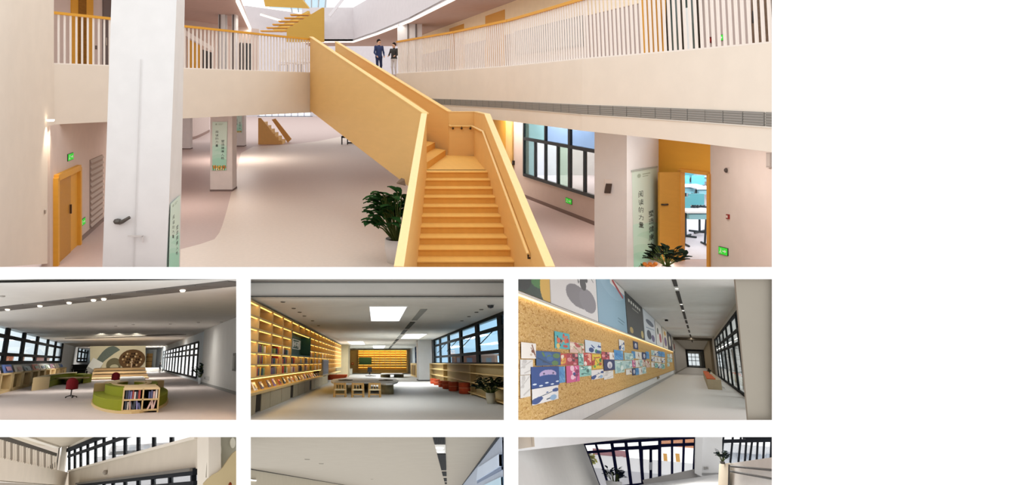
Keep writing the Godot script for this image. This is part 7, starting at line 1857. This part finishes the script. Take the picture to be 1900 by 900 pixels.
	var bn := bp.normal * (1.0 if bp.normal.dot(b0) < 0 else -1.0)
	st = S(); slab(st, [Q.call(-30, 841), Q.call(128, 877), Q.call(128, 901.5), Q.call(-30, 889)], -bn * 0.2); struct("trim_hall_balcony", st, N("d9ccba", "ded2c0", 0.02, Vector3.ONE * 0.2, 0.85))
	st = S(); slab(st, [Q.call(-30, 893), Q.call(128, 902), Q.call(128, 960), Q.call(-30, 960)], Vector3(0, 0, -1.5)); struct("wall_hall_left", st, N("a89f92", "afa699", 0.02, Vector3.ONE * 0.2, 0.85))
	thing("balcony_railing", "slatted railing with dark handrail on the hall balcony", "railing", Q.call(50, 858))
	for i in 27:
		var u := -4.0 + i * 4.15
		var vb := 841 + (u + 30) * 0.228; var vt := 812 + u * 0.305
		st = S(); bar(st, Q.call(u, vb), Q.call(u, max(vt, 799.0)), 0.06, 0.04, bn); part("baluster", st, M("cfc3b2") if i % 3 else M("8d8274"))
	st = S(); bar(st, Q.call(-10, 808), Q.call(104, 844), 0.08, 0.06, bn); part("handrail", st, M("5d5850"))
	thing("yellow_bench", "yellow wooden bench behind the balcony railing", "bench", at(45, 856, za * 2.3))
	st = S(); span(st, at(28, 850, za * 2.3), at(60, 846, za * 2.4)); part("seat", st, M("c9a860")); st = S(); span(st, at(50, 858, za * 2.3), at(60, 838, za * 2.35)); part("end_panel", st, M("c2a054"))
	for u in [30, 40]:
		st = S(); span(st, at(u, 858, za * 2.3), at(u + 2, 850, za * 2.32)); part("leg", st, M("b09048"))
	# column at the corner, ceiling above
	thing("hall_column", "pale corner column with dark edge at the end of the balcony railing", "column", at(116, 874, za * 2.44))
	st = S(); span(st, at(108, 880, za * 2.44), at(126.5, 827, za * 2.6)); part("shaft", st, pale); st = S(); span(st, at(105, 874, za * 2.42), at(109.5, 829, za * 2.44)); part("dark_strip", st, M("4c4a46"))
	st = S(); slab(st, [Q.call(70, 852) + Vector3(0, 0, -6), at(105, 856, za * 2.5), at(105, 866, za * 2.5), Q.call(70, 862) + Vector3(0, 0, -6)], Vector3(0, 0, -0.1)); struct("trim_hall_far_rail", st, M("3a3d40"))
	var ycl := at(116, 828.5, za * 2.44).y
	st = S(); slab(st, [lev(-45, 799, ycl), lev(170, 799, ycl), lev(185, 805, ycl), lev(127, 829, ycl), lev(104, 830, ycl), lev(-45, 812, ycl)], Vector3(0, 0.05, 0)); struct("ceiling_hall", st, N("bcb09c", "c3b7a3", 0.02, Vector3.ONE * 0.2, 0.9))
	st = S(); slab(st, [at(-45, 808, za * 3.2), at(112, 828, za * 3.2), at(112, 884, za * 3.2), at(-45, 884, za * 3.2)], Vector3(0, 0, -0.1)); struct("wall_hall_far", st, N("c2b8aa", "c9bfb1", 0.02, Vector3.ONE * 0.2, 0.9))
	st = S(); bar(st, lev(20, 800, ycl), lev(108, 829, ycl), 0.2, 0.1); struct("trim_hall_beam", st, pale)
	# wavy wall at the right
	var zw := za * 0.99
	thing("wave_wall", "sand coloured wavy panel with pale ovals above at the right of the hall", "panel", at(410, 900, zw))
	var pts := [at(376, 960, zw), at(378, 897, zw), at(386, 888, zw), at(394, 881, zw), at(404, 876, zw), at(413, 868, zw), at(424, 852, zw), at(432, 841, zw), at(445, 831, zw), at(445, 960, zw)]
	st = S(); slab(st, pts, Vector3(0, 0, -0.1)); part("lower_wave", st, N("b3a27c", "baa983", 0.02, Vector3.ONE * 0.2, 0.8))
	st = S(); slab(st, [at(384, 799, zw + 0.3), at(448, 799, zw + 0.3), at(448, 900, zw + 0.3), at(384, 900, zw + 0.3)], Vector3(0, 0, -0.1)); part("upper_panel", st, N("aaa795", "b2af9d", 0.03, Vector3.ONE * 0.3, 0.6))
	for g in [[407, 835, 4, 14], [432, 822, 5, 10], [391, 858, 3, 9]]:
		st = S(); var q0 := []
		for i in 14: q0.append(at(g[0] + cos(TAU * i / 14) * g[2], g[1] + sin(TAU * i / 14) * g[3], zw + 0.2))
		slab(st, q0, Vector3(0, 0, -0.05)); part("pale_pane", st, M("d9d6c4", 0.5))  # flat ovals in a paler colour than the panel
	st = S(); tube(st, [at(396, 811, zw + 0.15), at(388, 828, zw + 0.15), at(386, 856, zw + 0.15), at(384, 886, zw + 0.15)], 0.02, 6); part("seam", st, M("6f6a58"))
	st = S(); ball(st, at(427, 901, zw - 0.1), Vector3(0.03, 0.05, 0.03), 8); part("knob", st, M("7a3a22"))

# ---------------------------------------------------------------- the lower row: a ceiling
func build_ceiling_view() -> void:
	room(832, 922, 0.6)
	bounds(453, 947, 797, 946)
	var st := S()
	var yc := near(700, 802, 7.3 * ZS).y
	var grey := N("9b9386", "a1998c", 0.02, Vector3.ONE * 0.2, 0.9)
	var lx := lev(465, 870, yc); var rx := lev(925, 811, yc)
	var ldir := lev(640, 900, yc) - lx; var rdir := lev(858, 900, yc) - rx
	var far := 100.0
	st = S(); slab(st, [near(440, 795, 7.2 * ZS), lx, lx + ldir * 3, lev(832, 915, yc), rx + rdir * 0.95, rx, near(936, 797, 7.2 * ZS)].map(func(q2: Vector3) -> Vector3: return sety(q2, yc)), Vector3(0, 0.05, 0)); struct("ceiling_study", st, grey)
	st = S(); slab(st, [sety(lx - ldir * 0.12, yc - 0.02), sety(lx + ldir * 4, yc - 0.02), sety(lx + ldir * 4, yc - 6), sety(lx - ldir * 0.12, yc - 6)], Vector3(-0.1, 0, 0)); struct("wall_study_left", st, N("b0a794", "b7ae9b", 0.02, Vector3.ONE * 0.2, 0.9))
	st = S(); bar(st, sety(lx - ldir * 0.12, yc - 0.012), sety(lx + ldir * 3, yc - 0.012), 0.09, 0.03); struct("trim_study_left", st, M("3f3d38"))
	st = S(); slab(st, [sety(rx - rdir * 0.15, yc), sety(rx + rdir * 4, yc), sety(rx + rdir * 4, yc - 6), sety(rx - rdir * 0.15, yc - 6)], Vector3(0.1, 0, 0)); struct("wall_study_right", st, N("aab4c4", "b1bbcb", 0.02, Vector3.ONE * 0.2, 0.85))
	st = S(); bar(st, sety(rx - rdir * 0.15, yc - 0.012), sety(rx + rdir * 1.5, yc - 0.012), 0.06, 0.03); struct("trim_study_right", st, M("3f4246"))
	var rp := vp(rx, rx + rdir)
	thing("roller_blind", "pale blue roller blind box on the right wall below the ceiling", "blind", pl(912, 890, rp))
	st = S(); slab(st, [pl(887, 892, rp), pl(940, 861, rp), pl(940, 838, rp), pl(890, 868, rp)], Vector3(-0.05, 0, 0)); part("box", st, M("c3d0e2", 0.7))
	st = S(); slab(st, [pl(886, 897, rp), pl(940, 868, rp), pl(940, 862, rp), pl(887, 892, rp)], Vector3(-0.02, 0, 0)); part("lower_rail", st, M("7e8aa0"))  # darker strip painted for the shade below the box
	st = S(); slab(st, [pl(886, 940, rp), pl(940, 930, rp), pl(940, 882, rp), pl(900, 900, rp)], Vector3(-0.03, 0, 0)); part("blind_cloth", st, M("bcd8ea", 0.6))
	thing("ceiling_slot", "dark grilled air slot with a pair of bright spots in the bare ceiling", "vent", lev(815, 811, yc))
	for g in [[803, 823, 1], [841, 872, 1], [875, 883, 1], [887, 893, 1], [895, 898, 1], [824, 840, 0]]:
		var l0: float = 803 + (g[0] - 811) * 0.26; var l1: float = 803 + (g[1] - 811) * 0.26
		var r0: float = 826 + (g[0] - 811) * 0.036; var r1: float = 826 + (g[1] - 811) * 0.036
		st = S(); slab(st, [lev(l0, g[0], yc), lev(r0, g[0], yc), lev(r1, g[1], yc), lev(l1, g[1], yc)].map(func(q2: Vector3) -> Vector3: return q2 + Vector3(0, -0.012, 0)), Vector3(0, 0.01, 0))
		var pn := part("grille" if g[2] else "lamp_plate", st, M("0c0d0e", 0.8) if g[2] else M("c9c6bf"))
		if g[2]:
			st = S()
			var m := 7
			for i in m:
				bar(st, lev(lerpf(l0, r0, (i + 0.5) / m), g[0], yc) + Vector3(0, -0.016, 0), lev(lerpf(l1, r1, (i + 0.5) / m), g[1], yc) + Vector3(0, -0.016, 0), 0.008, 0.01)
			part("blade", st, M("1c1d1e", 0.7), pn)
	for g in [[816, 829], [817.5, 835.5]]:
		st = S(); lathe(st, lev(g[0], g[1], yc) + Vector3(0, -0.02, 0), [[0, -0.02], [0.06, -0.02], [0.075, 0]], 14, 1.6); part("spot", st, glow("ffffff", 1.8))
	for g in [[570, 852], [596, 860], [690, 889]]:
		st = S(); lathe(st, lev(g[0], g[1], yc), [[0, -0.015], [0.06, -0.015], [0.075, 0]], 12, 2.0); one("ceiling_spot", "small round recessed spot in the bare grey ceiling", "lamp", st, M("7f7a6e"), "recessed spots in the bare ceiling")
	thing("wall_lamp", "white lit strip on the left wall under the bare ceiling", "lamp", sety(lev(468, 892, yc), 0))
	var lpn := vp(lx, lx + ldir)
	st = S(); slab(st, [pl(458, 889, lpn), pl(474, 891, lpn), pl(474, 893, lpn), pl(458, 891, lpn)], Vector3(0.04, 0, 0)); part("diffuser", st, glow("ffffff", 1.2)); st = S(); slab(st, [pl(457, 888.4, lpn), pl(475, 890.4, lpn), pl(475, 891, lpn), pl(457, 889, lpn)], Vector3(0.06, 0, 0)); part("housing", st, M("c9c6bf"))

# ---------------------------------------------------------------- the lower row: entrance with glass front
func build_entrance() -> void:
	room(1200, 850, 0.5)
	bounds(949, 1446, 797, 946)
	var st := S()
	var z := 17.0 * ZS
	var G := func(u: float, v: float) -> Vector3: return at(u, v, z)
	var white := N("d9d9d9", "dedede", 0.02, Vector3.ONE * 0.2, 0.85)
	var grey := N("c3c1be", "c9c7c4", 0.02, Vector3.ONE * 0.2, 0.85)
	var dark := M("14163a", 0.7)
	var z2 := 8.6 * ZS
	var lw := Plane(at(950, 838, z2), G.call(1083, 823), G.call(1122, 925))
	# walls around
	st = S(); slab(st, [pl(946, 838.4, lw), G.call(1083, 823), G.call(1122, 925), pl(1134, 965, lw), pl(946, 965, lw)], Vector3(0, 0, -0.1)); struct("wall_entrance_left", st, grey)
	st = S(); slab(st, [at(950, 798, z2), G.call(1300, 798), G.call(1300, 811), G.call(1083, 823.5), at(950, 838.5, z2)], Vector3(0, 0.1, -0.1)); struct("wall_entrance_head", st, white)
	thing("beige_panel", "beige corner panel at the top of the grey entrance wall", "panel", at(975, 830, z2 * 1.02))
	st = S(); slab(st, [at(950, 799, z2 * 0.97), at(988, 799, z2 * 0.97), at(990, 829, z2 * 0.97), at(950, 835, z2 * 0.97)], Vector3(0, 0, -0.05)); part("board", st, N("cdbfae", "d3c5b4", 0.03, Vector3.ONE * 0.3, 0.8)); st = S(); bar(st, at(988, 799, z2 * 0.97), at(990, 829, z2 * 0.97), 0.03, 0.03, Vector3.BACK); part("edge", st, M("bfb1a0"))
	thing("rocker_switch", "small grey switch on the grey entrance wall", "switch", G.call(1059, 873))
	st = S(); span(st, at(1057, 872, z * 0.82), at(1061, 865, z * 0.825)); part("plate", st, M("8f8d8a")); st = S(); span(st, at(1058, 870, z * 0.815), at(1060, 867, z * 0.82)); part("rocker", st, M("b9b7b4"))
	area(at(1240, 803, z * 0.8), Vector3.DOWN, Vector3.RIGHT, 3.0, 1.5, 5.0, "fffdf8")      # unseen lamp added to brighten the entrance
	# glass front: uprights lean as the facade does
	var win := Node3D.new(); win.name = "window_12"; add_child(win); win.transform = Transform3D(B, EYE); win.set_meta("kind", "structure"); cur = win; cur_base = Vector3.ZERO
	var top := [[1083, 824], [1105, 822.5], [1135, 820.5], [1161, 819], [1187, 817.5], [1224, 815], [1247, 814], [1269, 812.8], [1291, 811.5]]
	var bot := [[1116, 912], [1131, 908], [1148, 903], [1171, 899.5], [1193, 898], [1224, 893.5], [1247, 887], [1267, 881.5], [1288, 876.5]]
	for i in top.size():
		st = S(); bar(st, G.call(top[i][0], top[i][1]), G.call(bot[i][0], bot[i][1]), 0.06 if i in [0, 1, 7, 6] else 0.085, 0.1, Vector3.BACK); part("mullion", st, dark)
	st = S(); bar(st, G.call(top[0][0], top[0][1]), G.call(top[8][0], top[8][1]), 0.07, 0.1, Vector3.BACK); part("transom", st, dark)
	st = S(); bar(st, G.call(1089, 839.5), G.call(1135, 836), 0.07, 0.1, Vector3.BACK); part("transom", st, dark)
	st = S(); bar(st, G.call(1137, 833), G.call(1187, 830.5), 0.09, 0.1, Vector3.BACK); part("transom", st, dark)
	st = S(); bar(st, G.call(1188, 831.5), G.call(1224, 829), 0.1, 0.1, Vector3.BACK); part("transom", st, dark)
	st = S(); bar(st, G.call(1225, 827), G.call(1291, 824), 0.08, 0.1, Vector3.BACK); part("transom", st, dark)
	st = S(); bar(st, G.call(bot[5][0], bot[5][1]), G.call(bot[8][0], bot[8][1]), 0.06, 0.1, Vector3.BACK); part("sill", st, dark)
	st = S(); bar(st, G.call(bot[2][0], bot[2][1]), G.call(bot[4][0], bot[4][1]), 0.06, 0.1, Vector3.BACK); part("sill", st, dark)
	for i in 8:
		st = S(); slab(st, [G.call(top[i][0], top[i][1]), G.call(top[i + 1][0], top[i + 1][1]), G.call(bot[i + 1][0], bot[i + 1][1]), G.call(bot[i][0], bot[i][1])], Vector3(0, 0, -0.01)); part("pane", st, pane_mat("e4ecf2", 0.08))
	thing("glass_door", "dark framed double glass door in the entrance front", "door", G.call(1208, 896))
	for g in [[1191, 1207], [1208, 1223]]:
		st = S()
		bar(st, G.call(g[0], 831), G.call(g[0] + (1 if g[0] < 1200 else 0), 897), 0.06, 0.08, Vector3.BACK); bar(st, G.call(g[1], 831), G.call(g[1], 896), 0.06, 0.08, Vector3.BACK); bar(st, G.call(g[0], 832), G.call(g[1], 831), 0.08, 0.1, Vector3.BACK); bar(st, G.call(g[0], 897), G.call(g[1], 895), 0.1, 0.1, Vector3.BACK)
		part("door_leaf", st, dark)
		st = S(); tube(st, [G.call(1206 if g[0] < 1200 else 1209, 858) + Vector3(0, 0, 0.1), G.call(1206 if g[0] < 1200 else 1209, 872) + Vector3(0, 0, 0.1)], 0.025, 6); part("pull_bar", st, M("b9bcc4", 0.3, 0.8))
	# outside
	thing("street_building", "pale red building outside the glass entrance front", "building", at(1130, 858, 45))
	st = S(); span(st, at(1102, 862, 45), at(1162, 838, 48)); part("wall", st, M("c9a0a0", 0.9)); st = S(); span(st, at(1100, 843, 44.8), at(1164, 838, 48)); part("roof_band", st, M("b5848a", 0.9))
	for i in 5:
		st = S(); span(st, at(1106 + i * 11, 855, 44.9), at(1112 + i * 11, 847, 44.7)); part("window", st, M("d9d3d6"))
	thing("orange_kiosk", "orange kiosk outside the right panes of the entrance front", "building", at(1240, 858, 45))
	st = S(); span(st, at(1228, 826, 45), at(1290, 814, 47)); part("sign_band", st, M("d99a74", 0.9))
	for u in [1232, 1255]:
		st = S(); span(st, at(u, 857, 45), at(u + 5, 842, 45.5)); part("post", st, M("dfa648", 0.9))
	thing("street_tree", "yellow green tree outside the leftmost entrance panes", "tree", at(1092, 866, 40))
	st = S(); tube(st, [at(1093, 875, 40), at(1093, 855, 40)], 0.12, 6); part("trunk", st, M("6a5a44"))
	rng.seed = 70
	st = S()
	for j in 70: leaf(st, at(1093 + rng.randf_range(-9, 9), 851 + rng.randf_range(-8, 8), 40), Vector3(rng.randf_range(-1, 1), 0.3, 1), 0.4, 0.25, 0.4)
	part("crown", st, foliage("b9b83a"))
	thing("street_wall", "long low grey wall along the street outside the entrance", "wall", at(1200, 890, 42))
	st = S(); span(st, at(1080, 930, 42), at(1296, 864, 43)); part("wall", st, M("b9b9be", 0.9)); st = S(); span(st, at(1080, 866, 41.9), at(1296, 861, 43.1)); part("coping", st, M("dfe0e2", 0.9))
	# floor
	var fpts := [G.call(1122, 912), G.call(1193, 898.5), G.call(1290, 877), G.call(1345, 878), at(1390, 965, z2), at(1050, 965, z2)]
	st = S(); slab(st, fpts, Vector3(0, -0.05, 0)); struct("floor_entrance", st, N("d3d3d3", "d9d9d9", 0.04, Vector3.ONE * 0.3, 0.5))
	st = S(); bar(st, G.call(1195, 899), G.call(1292, 879), 0.22, 0.2, Vector3.BACK); struct("trim_entrance_kerb", st, M("bdbab8"))
	# pier on the right with sockets
	st = S(); slab(st, [G.call(1291, 798), G.call(1340, 798), G.call(1340, 890), G.call(1289, 878)], Vector3(0, 0, -0.2)); struct("wall_entrance_pier", st, white)
	st = S(); slab(st, [G.call(1289.5, 798), G.call(1303, 798), G.call(1301, 884), G.call(1288, 878)], Vector3(0, 0, 0.25)); struct("trim_entrance_pier", st, M("ebebeb"))
	thing("pier_socket", "grey socket pair low on the white entrance pier", "socket", G.call(1310, 871))
	for u in [1306, 1310.5]:
		st = S(); span(st, G.call(u, 870.5) + Vector3(0, 0, 0.02), G.call(u + 3.4, 866.5) + Vector3(0, 0, 0.06)); part("socket", st, M("9d9b98"))
	# second window beyond the counter
	win = Node3D.new(); win.name = "window_13"; add_child(win); win.transform = Transform3D(B, EYE); win.set_meta("kind", "structure"); cur = win; cur_base = Vector3.ZERO
	var z3 := z * 1.15
	var ms := [[1343.5, 812, 1338, 860], [1361, 811, 1355, 859], [1376, 810, 1370, 858], [1398, 809, 1391, 856], [1407, 812, 1404, 854], [1419, 812, 1416, 852], [1432, 812, 1430, 850], [1386, 816, 1382, 857]]
	for m in ms:
		st = S(); bar(st, at(m[0], m[1] - 12, z3), at(m[2], m[3], z3), 0.055, 0.06, Vector3.BACK); part("mullion", st, M("1b1d22", 0.7))
	st = S(); bar(st, at(1341, 819, z3), at(1440, 816.5, z3), 0.1, 0.12, Vector3.BACK); part("transom", st, M("1b1d22", 0.7))
	st = S(); bar(st, at(1378, 812.5, z3), at(1440, 811.5, z3), 0.06, 0.08, Vector3.BACK); part("transom", st, M("1b1d22", 0.7))
	st = S(); slab(st, [at(1340, 799, z3 + 0.1), at(1450, 799, z3 + 0.1), at(1450, 866, z3 + 0.1), at(1336, 866, z3 + 0.1)], Vector3(0, 0, -0.01)); part("pane", st, pane_mat("d6dde6", 0.15))
	thing("street_block", "pale grey block outside the window beyond the white counter", "building", at(1390, 856, 50))
	st = S(); span(st, at(1342, 870, 50), at(1460, 836, 53)); part("wall", st, M("c2c6cc", 0.9)); st = S(); span(st, at(1342, 838, 49.8), at(1460, 834, 53)); part("coping", st, M("dcdfe2", 0.9))
	for i in 5:
		st = S(); span(st, at(1350 + i * 18, 852, 49.9), at(1358 + i * 18, 843, 49.7)); part("window", st, M("9aa4b0"))
	# counter with thin rails
	var zc := z * 0.8
	thing("white_counter", "white stair parapet with thin dark rails in front of the second window", "parapet", at(1390, 900, zc))
	st = S(); slab(st, [at(1340, 862, zc), at(1450, 846, zc * 0.8), at(1450, 965, zc * 0.8), at(1332, 965, zc)], Vector3(0.05, 0, -0.3)); part("panel", st, N("eceae6", "f2f0ec", 0.03, Vector3.ONE * 0.3, 0.8))
	st = S(); slab(st, [at(1335, 861, zc * 0.99), at(1355, 859, zc * 0.95), at(1350, 965, zc * 0.95), at(1330, 965, zc * 0.99)], Vector3(0, 0, -0.1)); part("end_post", st, N("d9cdb9", "dfd3bf", 0.03, Vector3.ONE * 0.3, 0.8))
	for g in [[1356, 865, 1440, 873], [1353, 874, 1440, 890]]:
		st = S(); tube(st, [at(g[0], g[1], zc * 0.93), at(g[2], g[3], zc * 0.8)], 0.022, 6); part("rail", st, M("4a4744", 0.4))
	for u in [1353, 1391]:
		st = S(); tube(st, [at(u, 862, zc * 0.92), at(u - 1, 905, zc * 0.92)], 0.018, 6); part("rail_post", st, M("5a5754", 0.4))
	plant(at(1341, 861, zc * 0.97), 0.26, 0.3, 0.05, 0.05, 14, 0.08, "small dark plant on the end of the white parapet", "5a5754", "1e2a2a", 1.0, 19, 0.3)
	plant(at(1140, 906, z * 0.93), 0.42, 0.55, 0.2, 0.16, 22, 0.08, "dark spiky plant in a white pot before the entrance front", "d9d9da", "1a2434", 1.0, 23, 0.25)
